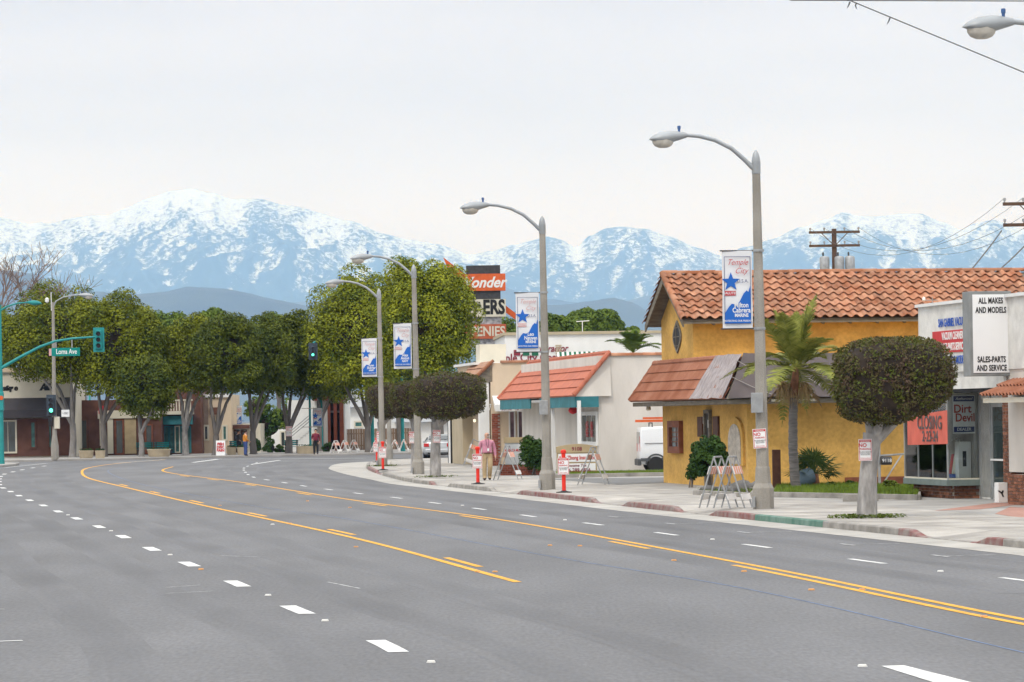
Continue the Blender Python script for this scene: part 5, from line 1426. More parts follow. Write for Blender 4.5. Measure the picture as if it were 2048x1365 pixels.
lamp_obs = [street_lamp((p.x, p.y, .13), dg, lb, ln) for p, dg, lb, ln in LAMPS]
street_lamp((10.45, 61.0, .13), 11, "street lamp whose head alone hangs in at the upper right corner", 0)
ro = gnd(779, 919, .0); 
o = thing("concrete_post", "short bare concrete post at the corner beside the silver car", "post", (ro.x, ro.y, 0.0))
MB().loft([octo(.24, 0), octo(.24, .6), octo(.15, .9), octo(.12, 3.4)]).build("post", M_LAMPCONC, o)
# switch box and conduit straps on the nearest lamp
def fix(parent_loc, deg, lx, ly): 
    a = RAD(deg); return Vector((parent_loc.x + math.cos(a) * lx - math.sin(a) * ly, parent_loc.y + math.sin(a) * lx + math.cos(a) * ly, 0))
p1 = LAMPS[0][0]
for (lp_, dg, px, y0, y1, w, lb) in ((p1, 10, 1514, 786, 826, .27, "grey metal switch box strapped to the nearest street lamp"), (LAMPS[1][0], 9, 1087, 801, 830, .26, "grey metal switch box strapped to the second street lamp")):
    q = at(px, y1, lp_.y - .22); z0, z1 = q.z, at(px, y0, lp_.y - .22).z
    o = thing("switch_box", lb, "utility box", (q.x, lp_.y - .21, z0), RAD(dg))
    MB().box(-w / 2, w / 2, -.09, .05, 0, z1 - z0).build("housing", M_GALV, o, bevel=.012)
    MB().box(-.05, .05, .05, .1, .05, .1).box(-.05, .05, .05, .1, z1 - z0 - .1, z1 - z0 - .05).build("strap", M_IRON, o)

def star(c, r, n=5):
    return [(c[0] + (r if i % 2 == 0 else r * .42) * math.sin(PI * i / n), c[1] + (r if i % 2 == 0 else r * .42) * math.cos(PI * i / n)) for i in range(2 * n)]
def banner(x, y, z0, z1, deg, label, names, w=.74, faded=False, side=-1, gap=.16, simple=False, rodm=M_IRON):
    """cloth banner on two rods fixed to a post at x, y"""
    t = thing("street_banner", label, "banner", (x, y, z0), RAD(deg), "salute banners on lamp posts")
    h = z1 - z0; xa, xb = (-gap - w, -gap) if side < 0 else (gap, gap + w)
    n = 8; mb = MB(); vs = []
    for j in range(n + 1):
        for i in range(5):
            vs.append((xa + w * i / 4, .02 * math.sin(j * 1.1 + i * .7), h * j / n))
    mb.add(vs, [(j * 5 + i, j * 5 + i + 1, j * 5 + 6 + i, j * 5 + 5 + i) for j in range(n) for i in range(4)])
    cl = mb.build("cloth", M_CLOTHW, t, smooth=True)
    for zz in (0.0, h):
        MB().tube([(xb + gap * .8 * (1 if side < 0 else -9), 0, zz), (xa - .05 if side < 0 else xb + .05, 0, zz)], .016, 6).build("rod", rodm, t)
    MB().tube([(0 if side < 0 else 0, -.0, -.03), (0, 0, .03)], .15, 10).build("clamp", M_GALV, t); MB().tube([(0, 0, h - .03), (0, 0, h + .03)], .14, 10).build("clamp", M_GALV, t)
    F = -.026; u = lambda a: xa + w * a; v = lambda b: h * b
    # border, star, mountain shape, lettering: flat print on the cloth
    bd = MB(); L_, R_, B_, T_ = u(.06), u(.94), v(.065), v(.925)
    for (a, b, c, d) in ((L_, R_, B_, B_ + .012), (L_, R_, T_ - .012, T_), (L_, L_ + .012, B_, T_), (R_ - .012, R_, B_, T_)):
        bd.box(a, b, F - .003, F - .001, c, d)
    bd.build("printed_border", M_NAVY, cl)
    MB().extr([(a, F - .004, b) for a, b in star((u(.28), v(.60)), .235)], (0, .003, 0)).build("printed_star", M_CLOTHB, cl)
    prof = [(.07, .07), (.93, .07), (.93, .56), (.86, .47), (.80, .49), (.70, .45), (.55, .34), (.42, .31), (.30, .32), (.20, .28), (.07, .20)]
    MB().extr([(u(a), F - .004, v(b)) for a, b in prof], (0, .003, 0)).build("printed_mountain", M_CLOTHB, cl)
    rd = M_CLOTHPK if faded else M_CLOTHR
    text("Temple", .20, rd, cl, (u(.50), F - .005, v(.85)), shear=.45, sx=.85, ext=.001, bold=-.001, name="print")
    text("City", .20, rd, cl, (u(.62), F - .005, v(.74)), shear=.45, sx=.95, ext=.001, bold=-.001, name="print")
    text("U.S.A.", .115, M_NAVY, cl, (u(.68), F - .005, v(.61)), ext=.001, name="print")
    MB().box(u(.07), u(.44), F - .005, F - .002, v(.425), v(.485)).build("printed_tab", rd, cl)
    text("SALUTES", .085, M_CLOTHW, cl, (u(.255), F - .007, v(.455)), ext=.001, bold=.001, name="print")
    for i, (s_, z_) in enumerate(((.165, .30), (.165, .235), (.115, .17))):
        text(names[i], s_, M_CLOTHW, cl, (u(.62), F - .007, v(z_)), sx=.82, ext=.001, bold=.004, name="print")
    text("PROTECTING OUR FREEDOM", .058, M_CLOTHW, cl, (u(.5), F - .007, v(.10)), sx=.95, ext=.001, bold=.001, name="print")
    return t
nm = [("Milton", "Cabrera", "MARINE"), ("Leo", "Nguyen", "MARINE"), ("Alex", "Anton", "NAVY"), ("Ryan", "Shorter", "ARMY")]
lbls = ["white and blue salute banner with star, beside the yellow building's roof", "salute banner hanging before the distant palm and white store", "salute banner in front of the great ficus, nearer of its two", "salute banner in front of the great ficus, farther of its two"]
for i, (p, dg, lb, ln) in enumerate(LAMPS):
    off = -math.tan(RAD(-ln)) * 5.4
    banner(p.x + off, p.y, 4.48, 6.36, dg, lbls[i], nm[i], faded=i > 0)

# temporary no-parking notices
def notice(x, y, z, deg, label, w=.32, h=.46, tilt=0.0):
    t = thing("parking_notice", label, "sign", (x, y, z), RAD(deg), "temporary no parking notices"); t.rotation_euler = (0, RAD(tilt), RAD(deg))
    MB().box(-w / 2, w / 2, 0, .006, 0, h).build("panel", M_SIGNW, t)
    b = MB(); e = .012
    for (a0, a1, c0, c1) in ((-w / 2 + e, w / 2 - e, e, 2 * e), (-w / 2 + e, w / 2 - e, h - 2 * e, h - e), (-w / 2 + e, -w / 2 + 2 * e, 2 * e, h - 2 * e), (w / 2 - 2 * e, w / 2 - e, 2 * e, h - 2 * e)):
        b.box(a0, a1, -.003, 0, c0, c1)
    b.box(-w * .44, w * .44, -.0035, 0, h * .86, h * .94)
    b.build("red_border", M_RED, t)
    text("TEMPORARY", h * .085, M_SIGNW, t, (0, -.005, h * .90), ext=.001)
    text("NO", h * .24, M_RED, t, (-w * .20, -.003, h * .71), ext=.001, bold=.003)
    text("PARKING", h * .12, M_RED, t, (0, -.003, h * .54), ext=.001, bold=.001)
    text("THIS SPACE RESERVED\nFOR CITY EVENT\nFEB 24 7AM-6PM", h * .062, M_BLACK, t, (0, -.003, h * .34), ext=.001)
    text("TOW AWAY", h * .085, M_RED, t, (0, -.003, h * .11), ext=.001)
    return t
for (px, y1, D, lb, dg, w, h, ti) in ((1521, 897, p1.y - .20, "no parking notice hung slightly askew on the nearest street lamp", 8, .33, .47, -3),
                                  (1731, 922, gnd(1734, 1036, .13).y - .25, "no parking notice on the trunk of the clipped tree by the shop", 5, .29, .47, 0),
                                  (873, 886, gnd(871, 955, .13).y - .26, "no parking notice on the trunk before the silver car", 5, .30, .50, 2),
                                  (825, 887, gnd(832, 946, .13).y - .28, "no parking notice peeping from behind the third street lamp", 5, .30, .50, 0),
                                  (760, 885, gnd(764, 931, .13).y - .28, "no parking notice on the corner clipped tree's trunk", 5, .34, .54, 0)):
    q = at(px, y1, D); notice(q.x, q.y, q.z, dg, lb, w, h, ti)
q = at(578, 873, gnd(578, 907, .13).y - .5); notice(q.x, q.y, q.z, 0, "pale notice on the ficus trunk before the outdoor stair", .42, .7)
M_RUBBER = mat("black_rubber", (0.025, 0.025, 0.026), 0.8, 0.2, 8)
M_DELIN = mat("delineator_red", (0.75, 0.035, 0.02), 0.55, 0.08, 4)
for (px, py, lb) in ((956, 969, "red delineator post with notice in front of the walking man"), (1128, 986, "red delineator post with notice before the office's street sign"), (766, 941, "red delineator post with notice beside the corner clipped tree"), (754, 925, "red delineator post farthest away at the street corner")):
    g = gnd(px, py, .13)
    t = thing("delineator_post", lb, "traffic post", (g.x, g.y, .13), RAD(7), "red delineator posts")
    MB().lathe([(.24, 0), (.24, .025), (.10, .05), (.07, .07)], 8).build("base", M_RUBBER, t)
    MB().lathe([(.06, .05), (.06, 1.08), (.062, 1.10), (.062, 1.18), (.085, 1.20), (.085, 1.27), (.05, 1.30)], 12).build("post", M_DELIN, t, smooth=40)
    notice(g.x - .01, g.y - .09, .13 + .55, 7, "no parking notice on the " + lb.replace(" with notice", ""), .34, .50)

# A-frame barricades
M_STRIPE = mat("orange_white_sheeting", (0.70, 0.30, 0.20), 0.5, 0.1, 2)
M_STRIPEW = mat("white_sheeting", (0.72, 0.70, 0.68), 0.5, 0.08, 2)
def barricade(px, py, deg, label, L=.75, H=1.25, sp=.42, group="a-frame barricades", z=.13, lean=0.0, white=False):
    g = gnd(px, py, z); t = thing("barricade", label, "barricade", (g.x, g.y, z), RAD(deg), group)
    t.rotation_euler = (RAD(lean), 0, RAD(deg))
    m = M_STRIPEW if white else M_GALV
    for xx in (-L / 2, L / 2):
        for s_ in (-1, 1):
            MB().cbox((xx, s_ * sp / 2, H / 2), (.03, .032, math.hypot(H, sp)), rx=s_ * math.atan2(sp, H) * 1.0).build("leg", m, t)
    for s_ in (-1, 1):
        for k, hh, mm in ((.74, .2, M_STRIPE), (.22, .15, M_STRIPEW)):
            a = s_ * math.atan2(sp, H); yy = s_ * sp * (1 - k) + s_ * .03
            bd = MB().cbox((0, yy, H * k), (L + .06, .02, hh), rx=a).build("board", M_STRIPEW, t)
            if mm is M_STRIPE:
                sb = MB()
                for i in range(4): sb.cbox((-L / 2 + .06 + i * L / 3.6, yy + s_ * .0, H * k), (.10, .026, hh * .98), rx=a, ry=0)
                sb.build("stripe", M_STRIPE, bd)
    MB().tube([(-L / 2, 0, H), (L / 2, 0, H)], .022, 6).build("hinge_bar", m, t)
    return t
barricade(1437, 1016, 68, "folding barricade leaning beside its twin, outer one next to the kerb", L=.6, sp=.40)
barricade(1466, 1016, 68, "folding barricade beside its twin, the one touching the nearest lamp post", L=.6, sp=.40)
barricade(1016, 960, 72, "folding barricade standing right behind the walking man", L=.5, sp=.48)
barricade(1187, 970, 72, "folding barricade in front of the insurance street sign", L=.5, sp=.48)
o = barricade(935, 934, 72, "folded barricade leaning alone left of the walking man", L=.4, sp=.08, H=1.3); o.rotation_euler = (0, RAD(22), RAD(20))
for i, (x, y) in enumerate(((672, 907), (690, 906), (708, 905), (753, 905), (772, 905), (790, 905), (808, 904))):
    barricade(x, y, 60 + i * 4, ["white barricade before the red brown building, first of three", "white barricade before the red brown building, second of three", "white barricade before the red brown building, third of three", "white barricade before the wooden fence, by the great ficus trunk", "white barricade before the wooden fence, beside the corner tree", "white barricade before the wooden fence, beside the teal post", "white barricade before the wooden fence, next to the third lamp post"][i], L=.45, sp=.36, H=.85, white=True, group="white barricades across the road")

# teal traffic signals, poles, far lamp
M_GREENLIT = mat("green_signal_light", (0.1, 0.9, 0.6), 0.4, emit=((0.10, 1.0, 0.55), 3.5))
M_SIGLENS = mat("unlit_signal_lens", (0.04, 0.03, 0.03), 0.3)
M_SIGDARK = mat("signal_housing_dark", (0.045, 0.06, 0.08), 0.5, .2, 3)
def signal_head(parent, c, m, lit=None, back=False, s=1.0, plate=True):
    h = MB().box(c[0] - .19 * s, c[0] + .19 * s, c[1] - .12, c[1] + .12, c[2] - .55 * s, c[2] + .55 * s).build("signal_head", m, parent, bevel=.03)
    if plate: MB().box(c[0] - .33 * s, c[0] + .33 * s, c[1] + .0, c[1] + .02, c[2] - .72 * s, c[2] + .72 * s).build("back_plate", m, h)
    for i in range(3):
        z = c[2] + (.35 - .35 * i) * s; yy = c[1] + (-.125)
        MB().tube([(c[0], yy + .01, z), (c[0], yy - .01, z)], .13 * s, 14).build("lens", M_GREENLIT if lit == i else M_SIGLENS, h)
        vz = MB()
        for k in range(9):
            a0, a1 = RAD(-15 + 210 * k / 9), RAD(-15 + 210 * (k + 1) / 9)
            vz.quad((c[0] + .145 * s * math.cos(a0), yy, z + .145 * s * math.sin(a0)), (c[0] + .145 * s * math.cos(a1), yy, z + .145 * s * math.sin(a1)), (c[0] + .145 * s * math.cos(a1), yy - .22 * s, z + .145 * s * math.sin(a1)), (c[0] + .145 * s * math.cos(a0), yy - .22 * s, z + .145 * s * math.sin(a0)))
        vz.build("visor", m, h)
    return h
sb = at(4, 930, 206); D = 206.0
sm = thing("signal_mast", "teal traffic signal mast with curved arm and green lamp at the corner", "traffic signal", (sb.x, D, .13))
def sq(x, y): q = at(x, y, D); return Vector((q.x - sb.x, 0, q.z - .13))
MB().tube([(0, 0, -.02), (0, 0, .4), (0, 0, 5.6), sq(0, 610)], [.17, .14, .115, .075], 12).build("pole", M_TEALM, sm, smooth=60)
MB().tube([sq(0, 738), sq(40, 715), sq(80, 694), sq(110, 683), sq(145, 677.5), sq(194, 674)], [.10, .09, .08, .07, .065, .055], 10).build("mast_arm", M_TEALM, sm, smooth=60)
luminaire(sm, sq(55, 605), Vector((1, 0, 0)), .85, M_TEALM, dish=False); MB().tube([sq(0, 622), sq(15, 613), sq(35, 607), sq(57, 605)], [.06, .05, .045, .04], 8).build("lamp_arm", M_TEALM, sm, smooth=60)
c = sq(197.5, 680); signal_head(sm, (c.x, 0, c.z), M_TEALM, None)
c = sq(132, 704); ns = MB().box(sq(103, 704).x, sq(160, 704).x, -.03, .0, sq(132, 712.5).z, sq(132, 696).z).build("street_name_panel", mat("sign_green", (0.0, 0.22, 0.19), .5), sm)
text("Loma Ave", .42, M_SIGNW, ns, (sq(133, 704).x, -.035, sq(132, 704).z), sx=.72, bold=.004); MB().box(sq(98, 704).x, sq(103, 704).x, -.03, 0, sq(100, 712).z, sq(100, 698).z).build("city_badge", M_CLOTHPK, sm)
MB().box(sq(144, 690).x - .03, sq(144, 690).x + .03, -.03, .03, sq(144, 697).z, sq(144, 677).z).build("sign_hanger", M_GALV, sm); MB().box(sq(112, 690).x - .03, sq(112, 690).x + .03, -.03, .03, sq(112, 697).z, sq(112, 684).z).build("sign_hanger", M_GALV, sm)
c = sq(2, 803); MB().box(c.x - .28, c.x + .15, -.2, .2, c.z - .55, c.z + .55).build("side_signal", M_TEALM, sm, bevel=.03); MB().tube([(c.x + .05, -.21, c.z + .2), (c.x + .05, -.23, c.z + .2)], .13, 12).build("side_lens", M_ORANGE, sm)
# grey lamp post with signal head across the junction
gp = gnd(110, 919, .13); gl = thing("street_lamp", "grey street lamp carrying a green lit signal across the junction", "street lamp", (gp.x, gp.y, .13), 0, "concrete street lamps")
def gq(x, y): q = at(x, y, gp.y); return Vector((q.x - gp.x, 0, q.z - .13))
MB().loft([octo(.26, -.02), octo(.26, .9), octo(.15, 1.6)]).build("pedestal", M_LAMPCONC, gl)
MB().tube([(0, 0, 1.5), gq(106, 605)], [.15, .09], 10).build("shaft", M_LAMPCONC, gl, smooth=60)
MB().tube([gq(106, 615), gq(112, 603), gq(126, 595), gq(145, 591), gq(160, 590)], [.05, .045, .04, .04, .035], 8).build("arm", M_LAMPMET, gl, smooth=60)
luminaire(gl, gq(158, 590), Vector((1, 0, 0)), .98); MB().tube([gq(103, 622), gq(102, 585)], .03, 6).build("antenna", M_PAINTW, gl)
MB().lathe([(.02, -.18), (.13, -.1), (.13, .1), (.02, .18)], 12, gq(94, 601)).build("camera_dome", M_PAINTW, gl, smooth=40)
c = gq(104, 811); signal_head(gl, (c.x, -.35, c.z), M_SIGDARK, 2, s=.95, plate=True)
MB().box(gq(111, 844).x - .05, gq(111, 844).x + .28, -.25, .1, gq(111, 858).z, gq(111, 834).z).build("control_box", M_CREAM, gl, bevel=.02)
MB().box(gq(98, 844).x, gq(106, 844).x, -.3, -.05, gq(111, 853).z, gq(111, 835).z).build("pedestrian_signal", M_BLACK, gl, bevel=.02)
MB().box(gq(123, 827).x, gq(139, 827).x, -.05, -.03, gq(130, 834).z, gq(130, 820).z).build("lane_sign", M_SIGNW, gl); text("<- ONLY", .2, M_BLACK, gl, (gq(131, 827).x, -.06, gq(131, 827).z), sx=.5)
# far signal in the tree, with its own mast
q = at(626, 711, 234); fs_ = thing("traffic_signal", "dark signal with green light in front of the far ficus crowns", "traffic signal", (q.x, 234, .13))
signal_head(fs_, (0, 0, q.z - .13 + .25), M_SIGDARK, 2, s=.62, plate=False); MB().box(-.30, .30, .13, .15, q.z - .42, q.z + .7).build("back_plate", M_SIGDARK, fs_)
MB().tube([(0, .1, q.z + .1), (0, .4, q.z + .7), (-.3, 9, q.z + 1.0), (-.72, 21.5, q.z + .6), (-.75, 22.3, q.z - .6), (-.75, 22.4, 0)], [.05, .05, .06, .08, .1, .13], 8).build("mast", M_TEALM, fs_, smooth=60)
# teal posts with banners on the far pavement
for i, (px, py, yt, r_, bx, lb) in enumerate(((181, 905, 640, .075, None, "slim teal lamp post in front of the brick shop, without a banner"), (318, 908, 690, .12, (0, 812, 844), "teal lamp post with banner beside the smallest ficus"), (462, 905, 690, .075, (0, 815, 852), "teal lamp post with grey shaded banner by the cream building"), (621, 906, 690, .085, (0, 820, 853), "teal lamp post with banner before the outdoor stair"))):
    g = gnd(px, py, .13); t = thing("teal_lamp_post", lb, "lamp post", (g.x, g.y, .13), 0, "teal lamp posts"); zt = at(px, yt, g.y).z
    MB().tube([(0, 0, -.02), (0, 0, .5), (0, 0, .55), (0, 0, zt)], [r_ * 1.6, r_ * 1.5, r_, r_ * .8], 10).build("pole", M_TEALM, t, smooth=60)
    MB().lathe([(.08, 0), (.18, .1), (.22, .3), (.16, .5), (.05, .6)], 10, (0, 0, zt)).build("globe", M_CREAM, t, smooth=40)
    if bx:
        z0, z1 = at(px, bx[2], g.y).z, at(px, bx[1], g.y).z
        banner(g.x, g.y, z0 - .05, z1 + .1, 0, ["", "salute banner on the thick teal post beside the smallest ficus", "salute banner on the teal post by the cream building", "salute banner on the teal post before the stair building"][i], [("Daniel", "Kim", "ARMY"), ("John", "Lopez", "NAVY"), ("Mark", "Chen", "ARMY")][i - 1], w=.66, side=1, gap=.2)
for (px, py, lb, y0) in ((767, 902, "slim teal signal post beyond the corner clipped tree", 770), (820, 902, "teal signal post seen behind the third street lamp", 800)):
    g = gnd(px, py, .0); t = thing("teal_post", lb, "post", (g.x, min(g.y, 246), 0.1)); MB().tube([(0, 0, 0), (0, 0, .5), (0, 0, 5.2)], [.2, .13, .1], 10).build("pole", M_TEALM, t, smooth=60)
    MB().lathe([(.03, 0), (.10, .06), (.03, .12)], 10, (0, 0, 5.18)).build("finial", M_TEALM, t, smooth=40)
# planters and benches on the far pavement
M_PLANTER = mat("tan_planter_concrete", (0.42, 0.35, 0.25), 0.85, 0.12, 2)
for i, (x0, x1, py, lb) in enumerate(((157, 188, 917, "round tan planter at the left of the slim teal post"), (190, 211, 917, "small tan planter beside the second ficus trunk"), (294, 342, 914, "long tan planter under the thick teal post"), (453, 473, 910, "tan planter at the teal post by the cream building"), (474, 495, 910, "tan planter beside the person in orange"), (592, 634, 908, "tan planter at the foot of the stair building's teal post"))):
    g = gnd((x0 + x1) / 2, py, .13); s = FPX / g.y; w = (x1 - x0) / s / 2
    t = thing("planter", lb, "planter", (g.x, g.y, .13), 0, "tan concrete planters")
    MB().lathe([(.8 * w, 0), (.9 * w, .1), (.95 * w, .42), (1.0 * w, .45), (1.0 * w, .52), (.88 * w, .52), (.86 * w, .44)], 18, sy=.6).build("bowl", M_PLANTER, t, smooth=40)
    pts = np.random.default_rng(i).uniform(-1, 1, (160, 3)) * np.array([.8 * w, .4 * w, .08]) + np.array([0, 0, .55])
    place("planting", leaf_mesh("planting", pts, np.tile(np.array([0, 0, 1.0]), (160, 1)), .12, M_SHRUB, seed=i), t)
for i, (x, y) in enumerate(((128, 908), (290, 905), (328, 905), (478, 902), (587, 902))):
    g = gnd(x, y, .13); g.y = min(g.y, 246)
    t = thing("bench", ["teal bench between the lamp post and the big ficus", "teal bench left of the long planter", "teal bench behind the long planter", "teal bench beside the person in orange", "teal bench under the outdoor stair"][i], "bench", (at(x, y, g.y).x, g.y, .13), RAD(10 * i), "teal benches")
    sl_ = MB()
    for k in range(4): MB().box(-.6, .6, -.25 + k * .13, -.14 + k * .13, .43, .46).build("seat_slat", M_TEALM, t)
    for k in range(3): MB().box(-.6, .6, .27, .30, .55 + k * .13, .65 + k * .13).build("back_slat", M_TEALM, t)
    for xx in (-.5, .5): MB().box(xx - .03, xx + .03, -.25, .3, 0, .43).box(xx - .03, xx + .03, .22, .27, .43, .92).build("leg", M_IRON, t)
# sandwich board
g = gnd(433 + 9, 911, .13); t = thing("sandwich_board", "white sandwich board with red lettering before the cream building", "sign", (at(443, 911, g.y).x, g.y - .5, .13))
for s_ in (-1, 1): MB().cbox((0, s_ * .16, .5), (.62, .03, 1.02), rx=-s_ * .17 * -1).build("board", M_SIGNW, t)
text("FISH\nDISC\nPAIN", .24, M_RED, t, (0, -.2, .55), rot=(PI / 2 - .17, 0, 0), bold=.01, line=.9)

# street signs of the offices and planter
ms = gnd(1150, 951, .13); t = thing("monument_sign", "cream street sign with red insurance lettering and house number on top", "sign", (ms.x, ms.y, .13), RAD(4))
M_BEIGE = mat("beige_board", (0.42, 0.33, 0.20), 0.8, 0.12, 2)
def mq(x, y): q = at(x, y, ms.y); return q.x - ms.x, q.z - .13
(xa, za), (xb, zb_) = mq(1114, 945), mq(1193, 905)
MB().box(xa, xb, -.1, .1, .14, zb_).build("sign_box", M_BEIGE, t, bevel=.01)
MB().box(xa + .05, xb - .05, -.115, -.101, zb_ - .36, zb_ - .04).build("upper_panel", M_SIGNW, t); MB().box(xa + .05, xb - .05, -.115, -.101, .18, zb_ - .42).build("lower_panel", M_SIGNW, t)
pts = [(xa - .02, zb_), (xb + .02, zb_), (xb + .02, zb_ + .22)] + [(xb + (xa - xb) * (i / 8), zb_ + .24 + .1 * math.sin(PI * i / 8)) for i in range(9)] + [(xa - .02, zb_ + .22)]
MB().extr([(a, -.13, b) for a, b in pts], (0, .26, 0)).build("header", M_BEIGE, t)
text("9108", .2, M_MAROON, t, ((xa + xb) / 2, -.135, zb_ + .14), bold=.004); text("Alex Zhong Insurance", .215, M_RED, t, ((xa + xb) / 2, -.12, zb_ - .2), sx=.74, bold=.005); text("Income Tax", .15, M_MAROON, t, ((xa + xb) / 2, -.12, zb_ - .5), shear=.2, bold=.002)
text("626 289 4886", .2, M_MAROON, t, ((xa + xb) / 2, -.12, zb_ - .68), bold=.003, sx=.95)
MB().box(xa, xb, -.14, .14, 0, .14).build("plinth", M_BRICK, t)
m2 = gnd(1030, 951, .13); pl2 = thing("brick_planter", "low red brick planter with the bush and small street sign", "planter", (m2.x, m2.y, .13), RAD(4))
x0_, x1_ = (at(1000, 945, m2.y).x - m2.x), (at(1092, 945, m2.y).x - m2.x)
MB().box(x0_ + .03, x1_, .03, 1.4, 0, .40).build("core", M_MORTAR, pl2); brick_panel(pl2, x0_, x1_, 0, .41, 0.0, 'y', .2, .082, M_BRICK, 60)
MB().box(x0_ + .02, x1_, .04, 1.38, .40, .42).build("soil", mat("soil", (0.06, 0.045, 0.03), .95), pl2)
t = thing("monument_sign", "small grey white street sign half hidden behind the round bush", "sign", (m2.x, m2.y + .5, .53), RAD(4))
xa, xb = at(1010, 900, m2.y + .5).x - m2.x, at(1062, 900, m2.y + .5).x - m2.x; z0, z1 = 0, at(1030, 886, m2.y + .5).z - .53
MB().box(xa, xb, -.08, .08, z0, z1).build("panel", mat("grey_white_board", (0.55, 0.57, 0.58), .7), t); MB().box(xa - .04, xb + .04, -.12, .12, z1, z1 + .22).build("header", M_BEIGE, t); text("AMERICA MUST TRAVEL", .14, M_RED, t, ((xa + xb) / 2, -.085, z1 - .3), sx=.7, bold=.003)

# brown post, stones, rail, letterbox and kerbed beds around the lawn
g = gnd(1561, 985, .13); t = tag(MB().cbox((0, 0, .6), (.24, .2, 1.25)).build("timber_post", M_WOOD_DARK, None, bevel=.01, loc=(g.x, g.y + 1.4, .13)), "square dark brown timber post left of the palm trunk", "post")
M_ROCK = mat("grey_rock", (0.16, 0.155, 0.15), .9, .3, 4, bump=.03, bscale=6)
for i, (x, y, r_) in enumerate(((1490, 985, .40), (1525, 982, .36), (1462, 990, .28), (1420, 988, .22))):
    g = gnd(x, y, .13); mb = MB(); rg = np.random.default_rng(90 + i); v_, f_ = blob((0, 0, .1), (r_, r_ * .8, r_ * .6), rg, 10, 6); mb.add(v_, f_)
    tag(mb.build("boulder", M_ROCK, None, smooth=True, loc=(g.x, g.y + .9, .13)), ["large grey boulder between the blind arch and the lamp post", "grey boulder hidden partly by the nearest lamp post", "low grey boulder left of the lamp post", "small grey stone at the tall shrub's foot"][i], "boulder", "landscape boulders")
g0 = gnd(1762, 975, .13); t = thing("pipe_rail", "grey pipe rail with a round post beside the clipped tree trunk", "rail", (g0.x, g0.y + .4, .13))
MB().tube([(0, 0, 0), (0, 0, 1.7)], .045, 8).build("post", M_GALV, t); MB().tube([(0, 0, .95), (1.2, 1.0, 1.0)], .03, 8).build("rail_bar", M_GALV, t); MB().tube([(.12, .1, .1), (.75, .6, .96)], .025, 8).build("brace", M_GALV, t)
t = thing("house_number_box", "dark letterbox with pale digits on the pipe rail", "letterbox", (g0.x + .2, g0.y + .3, .93), RAD(5))
MB().lathe([(.13, -.16), (.13, .16)], 12).build("box", M_IRON, t, rot=(0, PI / 2, 0)); text("9118", .15, M_SIGNW, t, (0, -.135, 0), ext=.002)
t = thing("blue_drum", "blue grey drum lying behind the palm trunk", "drum", (gnd(1612, 985, .13).x + .05, gnd(1612, 985, .13).y + 1.7, .50))
MB().lathe([(.0, -.3), (.25, -.3), (.26, -.1), (.25, 0), (.26, .1), (.25, .3), (0, .3)], 14).build("shell", mat("blue_grey_plastic", (0.14, 0.20, 0.26), .5), t, smooth=40, rot=(0, RAD(75), RAD(20)))
MB().box(-.2, .2, -.2, .2, -.37, -.2).build("cradle", M_WOOD_DARK, t)
# lawn beds
def bed(name, label, pts, seed, n, hgt, kerbm=True, z=.13):
    P = [gnd(x, y, z) for x, y in pts]
    c = sum(P, Vector()) / len(P)
    t = thing(name, label, "lawn bed", (c.x, c.y, z))
    loc = [p - c for p in P]
    MB().prism([(p.x, p.y) for p in loc], -.02, .07).build("soil", MATS["soil"], t)
    for a, b in zip(loc, loc[1:] + loc[:1]):
        d = b - a
        if d.length < .05: continue
        MB().cbox(((a.x + b.x) / 2, (a.y + b.y) / 2, .055), (d.length + .14, .15, .16), rz=math.atan2(d.y, d.x)).build("edging", M_KERB, t, bevel=.01)
    rg = np.random.default_rng(seed); tri = []
    cx = [(0, i, i + 1) for i in range(1, len(loc) - 1)]
    A = np.array([abs((loc[b] - loc[a]).cross(loc[c_] - loc[a]).z) for a, b, c_ in cx]); A /= A.sum()
    k = rg.choice(len(cx), n, p=A); r1, r2 = np.sqrt(rg.random(n)), rg.random(n)
    L = np.array([[p.x, p.y, .07] for p in loc]); ta = np.array(cx)[k]
    base = L[ta[:, 0]] * (1 - r1)[:, None] + L[ta[:, 1]] * (r1 * (1 - r2))[:, None] + L[ta[:, 2]] * (r1 * r2)[:, None]
    az = rg.uniform(0, 2 * PI, n); h = hgt * rg.uniform(.4, 1.25, n); ln = rg.uniform(.1, .55, n) * h
    w = np.stack([np.cos(az), np.sin(az), np.zeros(n)], 1) * .012; tip = base + np.stack([np.sin(az) * ln, -np.cos(az) * ln, h], 1)
    v = np.stack([base - w, base + w, tip], 1).reshape(-1, 3)
    me = bpy.data.meshes.new("grass"); me.vertices.add(3 * n); me.vertices.foreach_set("co", v.astype(np.float32).ravel()); me.loops.add(3 * n); me.loops.foreach_set("vertex_index", np.arange(3 * n, dtype=np.int32)); me.polygons.add(n); me.polygons.foreach_set("loop_start", np.arange(0, 3 * n, 3, dtype=np.int32)); me.materials.append(M_GRASS); me.update(calc_edges=True)
    tag(place("grass", me, t), kind='stuff')
    return t
M_GRASS = leaf_mat("grass_blades", (0.07, 0.12, 0.015), (0.20, 0.28, 0.04), big=1.5)
bed("lawn_bed", "kerbed grass bed below the palm and yellow wall", [(1545, 994), (1700, 997), (1835, 1000), (1838, 985), (1700, 978), (1560, 980)], 1, 26000, .16)
bed("lawn_bed", "narrow grass strip with kerb along the white office wall", [(1112, 956), (1330, 952), (1330, 947), (1112, 950)], 2, 9000, .10)
bed("planting_bed", "bare planting bed with stones at the yellow street wall", [(1392, 990), (1505, 996), (1515, 984), (1400, 982)], 3, 500, .08)
g = gnd(1734, 1036, .13)
